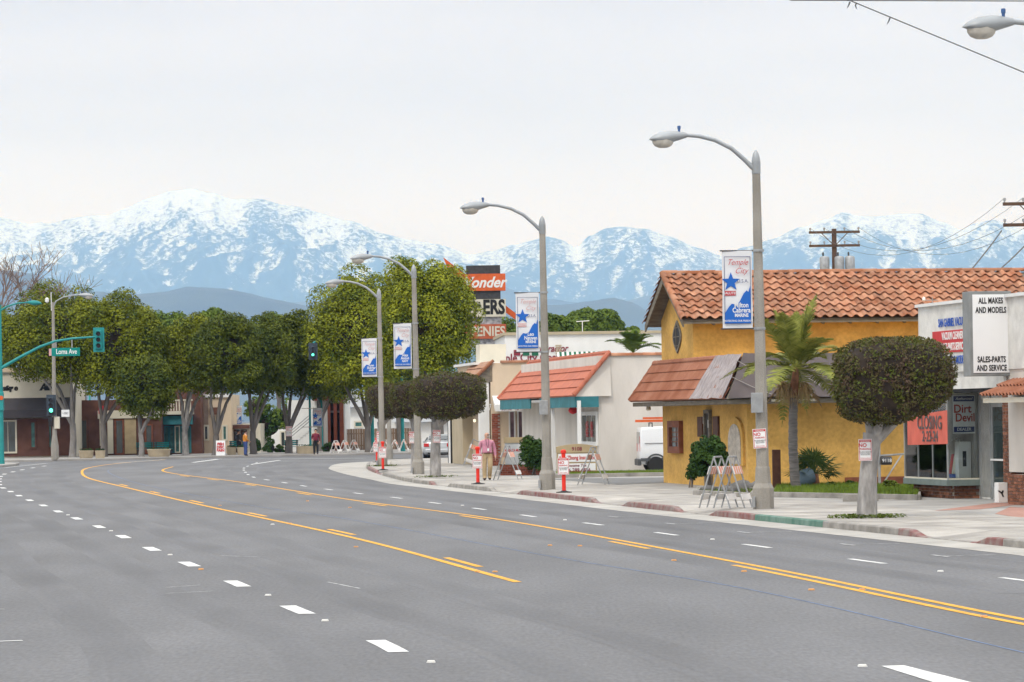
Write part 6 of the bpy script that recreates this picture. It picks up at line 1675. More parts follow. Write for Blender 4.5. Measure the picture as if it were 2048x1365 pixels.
for (x, y, n_, lb) in ((1733, 1036, 1100, "ring of weeds round the near clipped tree's trunk"), (871, 955, 300, "few weeds round the trunk before the silver car"), (765, 933, 500, "tuft of grass round the corner clipped tree")):
    g = gnd(x, y, .13); rg = np.random.default_rng(int(x)); th = rg.uniform(0, 2 * PI, n_); rr_ = .18 + .5 * rg.random(n_) ** 1.6
    pts = np.stack([np.cos(th) * rr_ * 1.3, np.sin(th) * rr_, rg.uniform(.0, .07, n_)], 1)
    o = tag(place("weeds", leaf_mesh("weeds", pts, np.tile(np.array([0, 0, 1.0]), (n_, 1)), .07, M_FRESH, seed=3), None, (g.x, g.y, .135)), lb, "weeds", kind='stuff')
# lot surfaces in front of the offices
def sheet(name, pts, z, m, dz=.125):
    P = [gnd(x, y, dz) for x, y in pts]
    return tag(MB().add([(p.x, p.y, z) for p in P], [tuple(range(len(P)))]).build(name, m, pavement), None)
sheet("asphalt_patch", [(1075, 962), (1150, 973), (1335, 966), (1335, 955), (1100, 958)], .127, M_ASPH2)
M_REDPAVE = mat("red_paving", (0.36, 0.20, 0.16), .9, .12, 2, fine=.12)
sheet("red_paving", [(1990, 1028), (2060, 1040), (2060, 1017), (2020, 1014)], .1265, M_REDPAVE); sheet("red_paving", [(1865, 1022), (1960, 1019), (2048, 1008), (2048, 1004), (1990, 1006)], .1265, M_REDPAVE)
g = gnd(1686, 1003, .13); g2 = gnd(1770, 1005, .13); MB().box(g.x, g2.x, g.y - .1, g.y + .1, .1, .30).build("low_kerb", M_KERB, pavement, bevel=.01)
# ================================================================== overhead lines
M_POLEWOOD = mat("creosoted_pole", (0.10, 0.06, 0.04), .9, .25, 3, stretch=(1, 1, .2))
def utility_pole(px, D, label, ytop, arms, transformers, hw=1.45):
    q = at(px, ytop, D); t = thing("utility_pole", label, "utility pole", (q.x, D, 0))
    MB().tube([(0, 0, 0), (0, 0, q.z)], [.20, .14], 10).build("pole", M_POLEWOOD, t, smooth=60)
    for y in arms:
        z = at(px, y, D).z
        a = MB().box(-hw, hw, -.22, -.10, z - .07, z + .07).build("crossarm", M_POLEWOOD, t)
        for k in (-.95, -.4, .4, .95):
            MB().lathe([(.03, 0), (.03, .06), (.06, .08), (.06, .18), (.02, .2)], 8, (k * hw, -.16, z + .07)).build("insulator", M_GALV, a, smooth=40)
    if arms:
        z = at(px, arms[0], D).z
        for s_ in (-1, 1): MB().tube([(s_ * .75, -.25, z - .05), (s_ * .05, -.25, z - .75)], .025, 5).build("brace", M_POLEWOOD, t)
    for (dx, y) in transformers:
        z = at(px, y, D).z; tr = MB().lathe([(.02, 0), (.27, .02), (.28, .1), (.28, .8), (.24, .88), (.05, .92)], 14, (dx, -.35, z)).build("transformer", M_GALV, t, smooth=40)
        MB().lathe([(.03, 0), (.05, .05), (.05, .2), (.02, .24)], 8, (dx - .08, -.35, z + .9)).build("bushing", M_IRON, tr)
    return t, q
up1, q1 = utility_pole(1668, 200.0, "wooden utility pole with three transformers behind the tile roof", 458, (465, 492), ((-.6, 545), (.25, 545), (.85, 545)))
up2, q2 = utility_pole(2072, 150.0, "wooden utility pole with crossarms cut by the right edge", 390, (408, 450), ())
def cable(a, b, sag, r, label, n=14, m=None):
    a, b = Vector(a), Vector(b); pts = [a.lerp(b, i / n) - Vector((0, 0, sag * 4 * (i / n) * (1 - i / n))) for i in range(n + 1)]
    c = a
    return tag(MB().tube([p - c for p in pts], r, 5).build("overhead_cable", m or M_IRON, None, loc=c), label, "cable", "overhead cables")
z2 = at(2072, 408, 150).z; z1 = at(1668, 465, 200).z
for k, nme in ((-.95, "outermost"), (-.4, "inner"), (.4, "third"), (.95, "far")):
    cable((q2.x + k * 1.45, 149.84, z2 + .25), (q1.x + k * 1.45, 199.84, z1 + .25), 1.6 + abs(k) * .4, .010, f"thin {nme} power line from right edge pole to the transformer pole")
cable(at(2003, 462, 149.8), at(1925, 560, 128), .05, .03, "thick black service cable dropping behind the tile roof, left one")
cable(at(2056, 485, 149.8), at(1975, 560, 128), .05, .03, "thick black service cable dropping behind the tile roof, right one")
cable(at(1600, -40, 62), at(2120, 175, 58), .0, .010, "thin cable crossing the sky above the corner lamp head")
cable(at(1580, 1, 64), at(2200, 3, 60), 0.0, .010, "thin level cable along the top edge of the sky")
for i, (x, y) in enumerate(((1700, 4), (1713, 6), (1780, 36))):
    q = at(x, y, 61); tag(MB().tube([(0, 0, 0), (-.02, 0, -.05), (-.05 + .05 * (i == 1), 0, -.11)], [.014, .012, .006], 5).build("cable_tie", M_IRON, None, loc=q), ["cable wrap hanging at the sky cable's upper end, left of two", "cable wrap hanging at the sky cable's upper end, right of two", "loose cable wrap dangling partway along the sky cable"][i], "cable tie")

# ================================================================== vehicles
M_CARSILVER = mat("silver_car_paint", (0.50, 0.52, 0.54), .3, .03, 2, metal=.35, coat=.5)
M_VANWHITE = mat("white_van_paint", (0.72, 0.74, 0.77), .3, .02, 1, coat=.5)
M_CARGLASS = mat("car_glass", (0.05, 0.06, 0.065), .05, .1, 2, spec=.9)
M_TRIM = mat("grey_plastic_trim", (0.07, 0.075, 0.08), .6)
M_TYRE = mat("tyre", (0.022, 0.022, 0.023), .85)
M_RIM = mat("alloy_rim", (0.45, 0.46, 0.48), .35, .1, 4, metal=.6)
M_TAIL = mat("tail_light_red", (0.55, 0.015, 0.015), .2, spec=.6)
def wheel(t, x, y, r, w, side):
    wh = MB().lathe([(r * .62, -w / 2), (r * .94, -w / 2), (r, -w / 2 + .03), (r, w / 2 - .03), (r * .94, w / 2), (r * .62, w / 2)], 22).build("wheel", M_TYRE, t, smooth=40, loc=(x, y, r), rot=(PI / 2, 0, 0))
    s_ = MB().lathe([(r * .6, -.02), (r * .62, .02)], 20)
    for k in range(5):
        a = 2 * PI * k / 5; s_.cbox((r * .32 * math.cos(a), r * .32 * math.sin(a), -side * .035), (r * .58, .075, .03), rz=a)
    s_.build("rim", M_RIM, wh, loc=(0, 0, side * (w / 2 - .03) * 1.0))
    return wh
def body_loft(secs):
    """sections along x: (x, half width bottom, half width belt, half width roof, z bottom, z belt, z roof)"""
    rings = []
    for (x, wb, wm, wr, z0, zm, z1) in secs:
        r_ = [(x, -wb, z0), (x, -wm, z0 + (zm - z0) * .35), (x, -wm, zm), (x, -wr, z1 - .06 if z1 - zm > .08 else z1), (x, -wr * .86, z1), (x, wr * .86, z1), (x, wr, z1 - .06 if z1 - zm > .08 else z1), (x, wm, zm), (x, wm, z0 + (zm - z0) * .35), (x, wb, z0)]
        rings.append(r_)
    return MB().loft(rings)
# van: x runs forward from its tail
vq = at(1277, 900, 140.2); van = thing("delivery_van", "white compact van with orange ladder on its roof, rear half showing", "van", (vq.x, 140.2, .125), RAD(3))
bd = body_loft([(0.0, .70, .80, .70, .42, .95, 1.72), (.05, .78, .88, .76, .34, .95, 1.80), (.6, .82, .91, .80, .28, .98, 1.84), (1.8, .83, .92, .82, .26, .98, 1.86), (2.7, .83, .92, .80, .26, .98, 1.83), (3.25, .83, .92, .70, .26, 1.02, 1.55), (3.55, .83, .91, .84, .26, 1.02, 1.10), (4.2, .80, .86, .74, .28, .80, .92), (4.4, .70, .74, .6, .36, .62, .72)]).build("body", M_VANWHITE, van, smooth=35, bevel=.02)
for s_ in (-1, 1):
    yy = s_ * .915
    MB().cbox((1.05, yy, .52), (2.1, .02, .13)).build("side_moulding", M_TRIM, van, bevel=.008)
    MB().cbox((.62, yy, 1.17), (.9, .012, .025)).build("door_rail", M_TRIM, van)
    MB().cbox((1.25, yy + s_ * .01, 1.02), (.16, .03, .04)).build("door_handle", M_TRIM, van)
    MB().cbox((2.55, s_ * .875, 1.38), (.9, .02, .42), rx=s_ * .17).build("side_window", M_CARGLASS, van)
    MB().cbox((.005, s_ * .66, 1.15), (.03, .12, .6)).build("tail_light", M_TAIL, van, bevel=.01)
    for xx in (.62, 3.55):
        wheel(van, xx, s_ * .825, .325, .22, s_)
        ac = MB(); pts = [(xx + .40 * math.cos(a), s_ * .92, .33 + .40 * math.sin(a)) for a in [PI * k / 12 for k in range(13)]]
        ac.tube(pts, .035, 5).build("wheel_arch", M_TRIM, van)
        MB().lathe([(.37, -.01), (.37, .01)], 18).build("arch_well", M_RUBBER, van, loc=(xx, s_ * .86, .35), rot=(PI / 2, 0, 0))
MB().cbox((-.03, 0, .42), (.14, 1.6, .26)).build("rear_bumper", M_TRIM, van, bevel=.03); MB().cbox((-.0, 0, 1.4), (.03, 1.2, .45)).build("rear_window", M_CARGLASS, van); MB().cbox((3.43, 0, 1.33), (.06, 1.35, .62), ry=-.55).build("windscreen", M_CARGLASS, van); MB().cbox((4.38, 0, .45), (.14, 1.4, .28)).build("front_bumper", M_TRIM, van, bevel=.03)
for xx in (.5, 2.2): MB().tube([(xx, -.7, 1.82), (xx, -.7, 1.98), (xx, .7, 1.98), (xx, .7, 1.82)], .025, 6).build("roof_rack_bar", M_IRON, van)
ld = thing("orange_ladder", "orange fibreglass ladder carried on the white van's roof", "ladder", (vq.x, 140.2, 2.14), RAD(3))
for yy in (-.45, -.05): MB().box(-.12, 3.2, yy - .02, yy + .02, 0, .10).build("ladder_rail", M_DELIN if False else M_ORANGE, ld)
MB().box(.15, 3.3, -.47, -.43, .12, .2).build("ladder_rail", M_ORANGE, ld)
for k in range(10): MB().tube([(.1 + k * .31, -.43, .05), (.1 + k * .31, -.07, .05)], .016, 5).build("rung", M_GALV, ld)
# sedan seen from behind: x forward = away from us
cq = at(876, 905, 206.0)
car = thing("parked_car", "silver sedan seen from behind beyond the clipped trees", "car", (cq.x, 206.0, 0.004), RAD(90 - 2))
bd = body_loft([(0, .66, .80, .62, .40, .72, .98), (.06, .76, .90, .72, .30, .76, 1.02), (.5, .80, .92, .74, .24, .80, 1.06), (.95, .80, .92, .70, .24, .86, 1.12), (1.5, .80, .93, .62, .24, .90, 1.42), (2.2, .80, .93, .62, .24, .90, 1.47), (2.9, .80, .93, .62, .24, .90, 1.42), (3.7, .80, .92, .76, .24, .86, 1.0), (4.7, .78, .88, .70, .28, .70, .82), (4.95, .62, .70, .55, .38, .58, .66)]).build("body", M_CARSILVER, car, smooth=35, bevel=.02)
MB().cbox((1.16, 0, 1.27), (.02, 1.18, .40), ry=RAD(61)).build("rear_window", M_CARGLASS, car); MB().cbox((3.35, 0, 1.2), (.03, 1.2, .7), ry=-RAD(62)).build("windscreen", M_CARGLASS, car)
for s_ in (-1, 1):
    MB().cbox((.02, s_ * .68, .84), (.12, .30, .20)).build("tail_light", M_TAIL, car, bevel=.02); MB().cbox((2.2, s_ * .79, 1.15), (1.8, .02, .34), rx=s_ * .5).build("side_window", M_CARGLASS, car)
    MB().cbox((-.02, s_ * .5, .33), (.05, .14, .06)).build("exhaust", M_IRON, car); MB().cbox((2.75, s_ * .98, 1.02), (.12, .16, .12)).build("wing_mirror", M_CARSILVER, car, bevel=.02)
    for xx in (.95, 3.85): wheel(car, xx, s_ * .80, .33, .22, s_)
MB().cbox((-.03, 0, .50), (.12, 1.5, .22)).build("rear_bumper", M_CARSILVER, car, bevel=.04); MB().cbox((.0, 0, .35), (.06, 1.2, .1)).build("bumper_insert", M_TRIM, car); MB().cbox((-.015, 0, .80), (.03, .32, .16)).build("licence_plate", M_SIGNW, car)

# ================================================================== people
M_SKIN = mat("skin", (0.50, 0.29, 0.21), .6, .06, 8)
M_PINK = mat("pink_shirt_cloth", (0.50, 0.22, 0.30), .85, .12, 10, bump=.01, bscale=14)
M_KHAKI = mat("khaki_cloth", (0.43, 0.32, 0.19), .9, .1, 8, bump=.01, bscale=12)
M_SHOE = mat("brown_leather", (0.05, 0.03, 0.02), .5)
M_BEARD = mat("grey_beard", (0.34, 0.30, 0.27), .9)
def skin_mesh(joints, bones, root, sub=2):
    """grow one continuous figure from joints {name: (pos, rx, ry)} and bones"""
    names = list(joints); idx = {n: i for i, n in enumerate(names)}
    me = bpy.data.meshes.new("figure"); me.from_pydata([joints[n][0] for n in names], [(idx[a], idx[b]) for a, b in bones], [])
    ob = bpy.data.objects.new("figure", me); COL.objects.link(ob)
    m = ob.modifiers.new("skin", 'SKIN'); m.use_smooth_shade = True; m.branch_smoothing = .4
    for n in names:
        sv = me.skin_vertices[0].data[idx[n]]; sv.radius = joints[n][1:3]; sv.use_root = n == root
    s_ = ob.modifiers.new("sub", 'SUBSURF'); s_.levels = sub; s_.render_levels = sub
    dg_ = bpy.context.evaluated_depsgraph_get()
    out = bpy.data.meshes.new_from_object(ob.evaluated_get(dg_)); bpy.data.objects.remove(ob)
    return out
def person(name, label, loc, rz, shirt, pants, pose, shoe=M_SHOE, skin=None, H=1.75, hat=None):
    skin = skin or M_SKIN; k = H / 1.75
    t = thing(name, label, "person", loc, rz)
    J = {"pelvis": ((0, 0, .95), .20, .16), "waist": ((0, -.02, 1.08), .215, .185), "chest": ((0, .0, 1.29), .22, .165), "shoulders": ((0, .01, 1.42), .16, .12), "neck": ((0, .0, 1.51), .075, .075), "jaw": ((0, -.015, 1.575), .085, .10), "head": ((0, -.01, 1.66), .098, .118), "crown": ((0, .0, 1.735), .07, .085)}
    B = [("pelvis", "waist"), ("waist", "chest"), ("chest", "shoulders"), ("shoulders", "neck"), ("neck", "jaw"), ("jaw", "head"), ("head", "crown")]
    for s_, sd in ((-1, "l"), (1, "r")):
        leg, armp = pose["leg" + sd], pose["arm" + sd]
        J["hip" + sd] = ((s_ * .10, 0, .88), .125, .13); J["knee" + sd] = (leg[0], .092, .095); J["ankle" + sd] = (leg[1], .075, .08); J["toe" + sd] = (leg[2], .05, .038)
        J["delt" + sd] = ((s_ * .20, .01, 1.40), .088, .088); J["elbow" + sd] = (armp[0], .066, .066); J["wrist" + sd] = (armp[1], .048, .046); h = Vector(armp[1]); d = (h - Vector(armp[0])).normalized()
        J["palm" + sd] = (tuple(h + d * .07), .036, .022)
        B += [("pelvis", "hip" + sd), ("hip" + sd, "knee" + sd), ("knee" + sd, "ankle" + sd), ("ankle" + sd, "toe" + sd), ("shoulders", "delt" + sd), ("delt" + sd, "elbow" + sd), ("elbow" + sd, "wrist" + sd), ("wrist" + sd, "palm" + sd)]
        for f in range(4):
            o = Vector((0, -.027 + .018 * f, 0)); ln = (.075, .085, .08, .06)[f]
            J[f"f{f}a" + sd] = (tuple(h + d * .10 + o), .009, .009); J[f"f{f}b" + sd] = (tuple(h + d * (.10 + ln * .55) + o + Vector((-s_ * .006, 0, 0))), .008, .008); J[f"f{f}c" + sd] = (tuple(h + d * (.10 + ln) + o + Vector((-s_ * .022, 0, 0))), .007, .007)
            B += [("palm" + sd, f"f{f}a" + sd), (f"f{f}a" + sd, f"f{f}b" + sd), (f"f{f}b" + sd, f"f{f}c" + sd)]
        J["thumb" + sd] = (tuple(h + d * .05 + Vector((-s_ * .012, -.05, 0))), .010, .010); J["thumbtip" + sd] = (tuple(h + d * .09 + Vector((-s_ * .02, -.062, 0))), .009, .009)
        B += [("palm" + sd, "thumb" + sd), ("thumb" + sd, "thumbtip" + sd)]
    J = {n: (tuple(c * k for c in v[0]), v[1] * k, v[2] * k) for n, v in J.items()}
    me = skin_mesh(J, B, "pelvis", 2)
    for m in (skin, shirt, pants, shoe): me.materials.append(m)
    W = {sd: Vector(pose["arm" + sd][1]) * k for sd in "lr"}
    ids = []
    for p in me.polygons:
        c = p.center / k
        i = 1
        if min((p.center - W[sd]).length for sd in "lr") < .035 or any((p.center - (W[sd] + (W[sd] - Vector(pose["arm" + sd][0]) * k).normalized() * .1)).length < .115 for sd in "lr"): i = 0
        elif c.z > 1.50 - abs(c.x) * .3: i = 0
        elif c.z < .09: i = 3
        elif c.z < .99 and abs(c.x) < .225: i = 2
        ids.append(i)
    me.polygons.foreach_set("material_index", ids)
    place("body", me, t)
    hd_ = pose.get("turn", 0.0)
    f = bpy.data.objects.new("face", None)
    def hp(x, y, z): 
        c, s_ = math.cos(hd_), math.sin(hd_); y += .01; return Vector(((x * c - y * s_), (x * s_ + y * c) - .01, z)) * k
    MB().loft([[hp(-.012, -.088, 1.66), hp(.012, -.088, 1.66), hp(.012, -.07, 1.66), hp(-.012, -.07, 1.66)], [hp(-.02, -.115, 1.615), hp(.02, -.115, 1.615), hp(.02, -.08, 1.61), hp(-.02, -.08, 1.61)]]).build("nose", skin, t, smooth=True)
    for s_ in (-1, 1):
        MB().lathe([(.001, -.012), (.011, -.005), (.011, .005), (.001, .012)], 8, hp(s_ * .032, -.092, 1.655)).build("eye", M_BLACK, t, smooth=True)
        MB().lathe([(.005, -.03), (.016, -.02), (.018, .02), (.006, .03)], 8, hp(s_ * .088, .0, 1.645)).build("ear", skin, t, smooth=True)
    MB().cbox(hp(0, -.098, 1.585), (.05 * k, .014, .012)).build("mouth", M_MAROON, t)
    return t, hp, k
g = gnd(975, 961, .13)
POSE = {"legl": ((-.11, -.04, .50), (-.10, -.02, .08), (-.12, -.20, .035)), "legr": ((.10, -.10, .51), (.08, .10, .11), (.09, -.05, .04)), "arml": ((-.27, .06, 1.14), (-.26, -.08, .91)), "armr": ((.28, .05, 1.13), (.30, -.01, .88)), "turn": RAD(38)}
man, hp, k = person("person", "bald bearded man in pink shirt and khaki trousers walking on the pavement", (g.x, g.y, .13), RAD(4), M_PINK, M_KHAKI, POSE, H=1.76)
MB().loft([[hp(x * q, y * q - (.012 if q > .9 else .03), z) for x, y in ((-.07, -.03), (-.05, -.085), (0, -.105), (.05, -.085), (.07, -.03), (.0, -.0))] for q, z in ((1.0, 1.60), (1.0, 1.565), (.75, 1.535))]).build("beard", M_BEARD, man, smooth=True)
gl_ = MB()
for s_ in (-1, 1): gl_.cbox(hp(s_ * .034, -.107, 1.655), (.045, .008, .03), rz=RAD(38))
gl_.build("glasses", M_IRON, man)
MB().tube([(-.05, -.10, 1.50), (-.02, -.165, 1.30), (0.03, -.185, 1.16), (.05, -.165, 1.30), (.055, -.10, 1.50)], .007, 5).build("lanyard", M_BLACK, man); MB().cbox((.03, -.20, 1.12), (.07, .006, .10)).build("badge", M_SIGNW, man)
MB().lathe([(.205, -.02), (.207, .02)], 18, (0, -.01, .995), sy=.82).build("belt", M_WOOD_DARK, man); MB().loft([[(-.06, -.085, 1.505), (.06, -.085, 1.505), (.075, .07, 1.53), (-.075, .07, 1.53)], [(-.055, -.06, 1.535), (.055, -.06, 1.535), (.068, .065, 1.56), (-.068, .065, 1.56)]]).build("collar", M_PINK, man)
STAND = {"legl": ((-.11, -.02, .50), (-.11, .02, .08), (-.13, -.14, .035)), "legr": ((.11, -.02, .50), (.11, .02, .08), (.13, -.14, .035)), "arml": ((-.27, .03, 1.14), (-.2, -.2, 1.02)), "armr": ((.27, .03, 1.14), (.27, -.04, .9)), "turn": 0.0}
M_HAIR = mat("dark_hair", (0.02, 0.015, 0.012), .8)
def hair(t, k): MB().lathe([(.088, -.07), (.10, 0), (.095, .06), (.06, .10), (.01, .11)], 12, (0, .015 * k, 1.68 * k), sy=1.1).build("hair", M_HAIR, t, smooth=True)
for (px, py, lb, sh, pn, rz) in ((491, 912, "person in orange jacket standing by the far planter", mat("orange_jacket", (0.55, 0.22, 0.03), .8, .1, 6), mat("blue_jeans", (0.05, 0.08, 0.22), .9), 2.0), (632, 909, "person in maroon top standing before the outdoor stair", mat("maroon_cloth", (0.16, 0.02, 0.04), .85), M_BLACK, 0.0), (478, 909, "person in dark clothes beside the person in orange", M_IRON, M_BLACK, 1.0)):
    g = gnd(px, py, .13); t_, _, k = person("person", lb, (at(px, py, min(g.y, 244)).x, min(g.y, 244), .13), rz, sh, pn, STAND, H=1.66); hair(t_, k)

# ================================================================== buildings across the street
def far_building(name, label, px0, px1, D, ytop, m, depth=8.0, extra=None):
    a, b = at(px0, 800, D), at(px1, 800, D); zt = at((px0 + px1) / 2, ytop, D).z
    t = thing(name, label, "building", (a.x, D, .1))
    MB().box(0, b.x - a.x, 0, depth, 0, zt - .1).build("wall", m, t)
    return t, (lambda x, y: (at(x, y, D).x - a.x, at(x, y, D).z - .1))
M_BROWNW = mat("brown_wall", (0.12, 0.055, 0.04), .85, .2, 2); M_DKPANE = mat("dark_shop_pane", (0.045, 0.055, 0.055), .12, .4, 1, spec=.8); M_TEALP = mat("teal_striped_pane", (0.05, 0.14, 0.13), .3, .4, 3)
M_AWNDK = mat("dark_awning", (0.05, 0.045, 0.05), .8, .1, 2); M_REDBR = mat("red_brown_frame", (0.20, 0.055, 0.03), .8, .15, 2)
def pbox(t, Q, name, x0, y0, x1, y1, d0, d1, m, bevel=0):
    a, b = Q(x0, y1), Q(x1, y0); return MB().box(a[0], b[0], d0, d1, a[1], b[1]).build(name, m, t, bevel=bevel)
def pwin(t, Q, x0, y0, x1, y1, fm=M_CREAM, pm=M_DKPANE, fw=.12, bars=(0, 0), name="window"):
    a, b = Q(x0, y1), Q(x1, y0); return window_y(t, a[0], b[0], a[1], b[1], fw=fw, fm=fm, pm=pm, bars=bars, name=name)
t, Q = far_building("corner_shop", "cream corner shop with long dark awning and brick piers at the far left", -70, 142, 244, 736, M_CREAM)
pbox(t, Q, "parapet_band", -70, 735, 142, 746, -.12, -.0, M_PEACH); pbox(t, Q, "dark_cornice", -70, 746, 142, 750, -.1, 0, M_BLACK)
a, b = Q(-70, 838), Q(140, 795)
MB().extr([(a[0], -1.3, a[1]), (a[0], -1.3, a[1] + .55), (a[0], -.01, b[1]), (a[0], -.01, a[1])], (b[0] - a[0], 0, 0)).build("awning", M_AWNDK, t)
pbox(t, Q, "brick_front", -70, 836, 142, 915, -.1, -.0, M_BROWNW)
for x0, x1, y0, y1 in ((-30, 34, 840, 908), (60, 73, 842, 898), (96, 106, 842, 898)): pwin(t, Q, x0, y0, x1, y1, fm=M_BROWNW if x0 > 40 else M_CREAM, pm=M_TEALP if x0 > 40 else M_DKPANE, bars=(3 if x0 < 0 else 0, 0)).location.y = -.1
x_, z_ = Q(15, 777); text("Antique", .42, M_BLACK, t, (x_, -.02, z_), bold=.05, shear=.2); x_, z_ = Q(90, 775); text("All", .55, M_BLACK, t, (x_, -.02, z_), bold=.06, shear=.2)
t, Q = far_building("brick_shop", "low brown brick shop behind the teal posts and ficus trunks", 142, 322, 250, 800, M_BROWNW)
pbox(t, Q, "sign_band", 196, 820, 322, 838, -.15, -.0, M_CREAM); pbox(t, Q, "red_sign", 198, 812, 214, 828, -.22, -.16, M_RED)
pwin(t, Q, 200, 838, 212, 892, pm=M_TEALP); pwin(t, Q, 160, 838, 176, 900, fm=M_BROWNW)
pbox(t, Q, "door_wall", 216, 838, 226, 908, -.08, 0, M_CREAM); pwin(t, Q, 230, 838, 248, 910, fm=M_WOOD_RED, name="door"); pbox(t, Q, "tan_panel", 250, 838, 272, 908, -.06, 0, M_BEIGE); pwin(t, Q, 290, 848, 306, 908, fm=M_WOOD_RED, name="door")
t, Q = far_building("balcony_shop", "shop with teal striped front under a cream balcony rail", 322, 402, 252, 770, M_BROWNW)
pbox(t, Q, "balcony_slab", 318, 822, 388, 830, -1.2, 0, M_CREAM); 
for i in range(12): pbox(t, Q, "baluster", 322 + i * 5.5, 802, 324 + i * 5.5, 822, -1.15, -1.05, M_CREAM)
pbox(t, Q, "hand_rail", 320, 799, 388, 803, -1.2, -1.02, M_CREAM); pbox(t, Q, "dark_canopy", 322, 832, 386, 850, -.9, 0, M_TEAL)
for i in range(5): pwin(t, Q, 328 + i * 11, 852, 338 + i * 11, 906, fm=M_CREAM if i == 2 else M_TEAL, pm=M_TEALP, fw=.08)
t, Q = far_building("cream_house", "two storey cream building with narrow windows behind the forked ficus", 380, 462, 254, 790, M_PEACH)
pbox(t, Q, "white_coping", 378, 787, 464, 796, -.15, 0, M_PAINTW); pbox(t, Q, "brown_pilaster", 401, 797, 416, 850, -.1, 0, mat("mushroom_paint", (0.28, 0.21, 0.17), .85))
pwin(t, Q, 407, 850, 418, 882); pwin(t, Q, 444, 850, 455, 882, pm=M_TEALP); pwin(t, Q, 428, 850, 436, 900, name="door", pm=M_TEALP); pbox(t, Q, "dark_screen", 379, 862, 403, 908, -1.2, -1.1, M_AWNDK); pbox(t, Q, "round_sign", 420, 815, 440, 830, -.2, -.0, M_BROWNW)
t, Q = far_building("cafe_front", "dim cafe front with pale wall between the cream building and hedge", 462, 520, 256, 848, M_CREAM)
pbox(t, Q, "canopy", 462, 850, 500, 858, -1.0, 0, M_BROWNW); pwin(t, Q, 466, 860, 478, 905, fm=M_BROWNW); pwin(t, Q, 482, 860, 494, 905, fm=M_BROWNW)
t, Q = far_building("white_wall_building", "pale grey wall seen under the ficus beside the stair", 516, 580, 268, 850, M_PAINTW); pwin(t, Q, 560, 862, 572, 895)
t, Q = far_building("stair_building", "white building with red brown frame posts and an outdoor stair", 575, 690, 260, 800, M_PAINTW)
pbox(t, Q, "red_beam", 628, 780, 692, 802, -.5, 0, M_REDBR)
for x0, x1 in ((657, 661), (669, 674), (681, 687)): pbox(t, Q, "frame_post", x0, 800, x1, 908, -.5, -.1, M_REDBR)
pbox(t, Q, "dark_opening", 661, 826, 681, 905, -.06, -.01, M_DARK); pbox(t, Q, "dark_column", 636, 790, 643, 905, -.3, 0, M_DARK); pbox(t, Q, "louvre_panel", 658, 806, 684, 822, -.12, -.02, M_BROWNW)
pwin(t, Q, 624, 866, 636, 900, pm=M_TEALP)
for i in range(9):
    x = 578 + i * 5; y = 893 - i * 4.4; pbox(t, Q, "stair_step", x, y, x + 6, y + 4, -1.9, -.6, M_PAINTW)
for j in range(3):
    p_, q_ = Q(578, 880 - j * 6), Q(623, 842 - j * 6); MB().tube([(p_[0], -1.9, p_[1]), (q_[0], -1.9, q_[1])], .035, 5).build("stair_rail", M_GALV, t)
a_ = [Q(575, 905), Q(624, 905), Q(624, 856), Q(578, 896)]; MB().extr([(u_, -1.85, v_) for u_, v_ in a_], (0, .1, 0)).build("stair_side", M_PAINTW, t)
t, Q = far_building("white_house", "white house with grey roof behind the wooden fence", 700, 800, 285, 815, M_PAINTW)
pwin(t, Q, 708, 842, 726, 856, pm=M_TEALP); a, b = Q(690, 815), Q(810, 795)
MB().extr([(a[0], -.6, a[1]), (a[0], 4, b[1] + .6), (a[0], 8.6, a[1])], (b[0] - a[0], 0, 0)).build("roof", mat("grey_shingle", (0.3, 0.31, 0.32), .9), t)
t, Q = far_building("garage_house", "low white garage with grey roof behind the third lamp post", 790, 900, 280, 845, M_PAINTW); a, b = Q(785, 845), Q(905, 828)
MB().extr([(a[0], -.6, a[1]), (a[0], 4, b[1] + .4), (a[0], 8.6, a[1])], (b[0] - a[0], 0, 0)).build("roof", MATS["grey_shingle"], t)
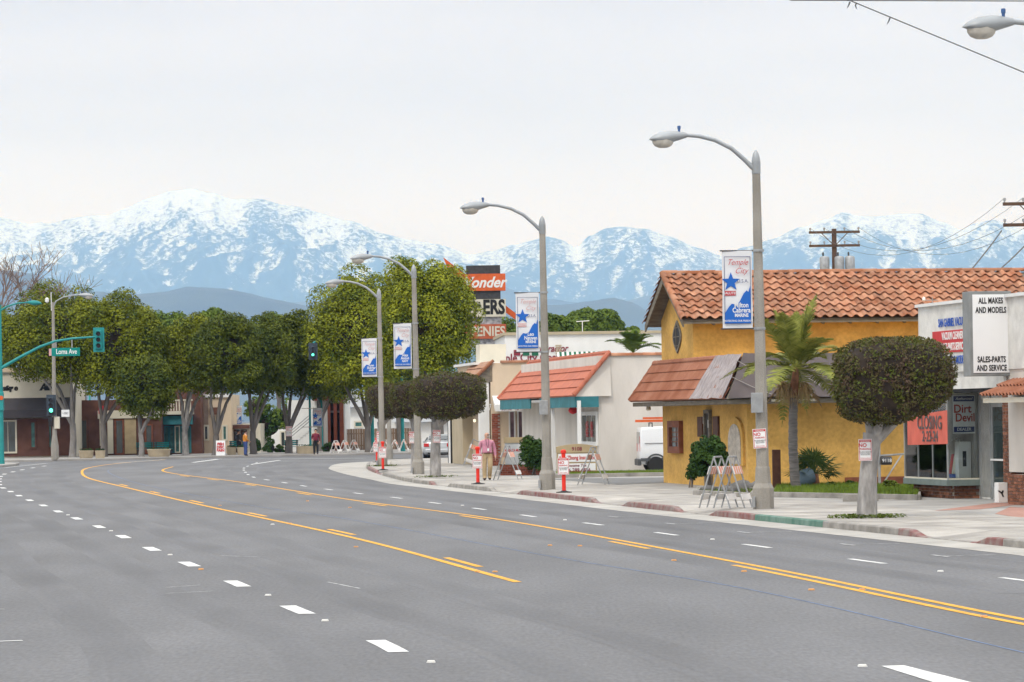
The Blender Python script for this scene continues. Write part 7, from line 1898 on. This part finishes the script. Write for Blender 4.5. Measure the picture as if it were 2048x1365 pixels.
# wooden fence
f0, f1 = at(686, 895, 262), at(840, 893, 262); fe = thing("wooden_fence", "brown vertical board fence across the side street", "fence", (f0.x, 262, .1))
M_FENCE = mat("fence_board", (0.22, 0.145, 0.095), .9, .2, 3, obj=.2, stretch=(1, 1, .2)); fm_ = MB().box(0, .17, 0, .025, 0, 1.62).mesh("fence_board", M_FENCE)
n = int((f1.x - f0.x) / .185)
for i in range(n): place("fence_board", fm_, fe, (i * .185, random.uniform(0, .01), random.uniform(-.03, .0)))
MB().box(0, n * .185, .03, .09, .3, .4).box(0, n * .185, .03, .09, 1.2, 1.3).build("fence_rail", M_FENCE, fe)
# hedges under the far ficus row
for i, (x, y, rx, ry) in enumerate(((512, 893, 12, 18), (541, 895, 15, 20), (560, 900, 10, 12), (655, 897, 11, 12), (540, 850, 38, 40), (575, 838, 40, 40), (515, 815, 30, 35))):
    D = 252 + (i > 3) * 9; c = at(x, y, D); s = FPX / D
    t = thing("garden_shrub", ["clipped shrub beside the forked ficus trunk", "round clipped shrub between two ficus trunks", "small low shrub before the stair", "small shrub beside the red brown posts", "dark garden bush filling the gap behind the ficus row", "light green garden tree above the stair", "green garden tree behind the cafe front"][i], "shrub", (c.x, D, .1))
    cm_ = crown_mesh("foliage", (0, 0, c.z - .1), (rx / s, rx / s * .8, ry / s), 20, 1800 if i > 3 else 900, .2, M_SHRUB if i < 5 else M_FARLEAF, 120 + i, flat=.8); place("foliage", cm_[0], t); place("dark_core", cm_[1], t)
    MB().tube([(0, 0, -.05), (.05, 0, c.z * .7)], [.08, .04], 6).build("stem", M_BARK_D, t)
# ================================================================== lettering becomes plain meshes
bpy.context.view_layer.update()
_dg = bpy.context.evaluated_depsgraph_get()
for o in [o for o in SC.objects if o.type == 'FONT']:
    me = bpy.data.meshes.new_from_object(o.evaluated_get(_dg))
    n_, par, lo, ro_, sc_ = o.name, o.parent, o.location.copy(), o.rotation_euler.copy(), o.scale.copy()
    bpy.data.objects.remove(o)
    if len(me.polygons):
        place(n_, me, par, lo, ro_, sc_)
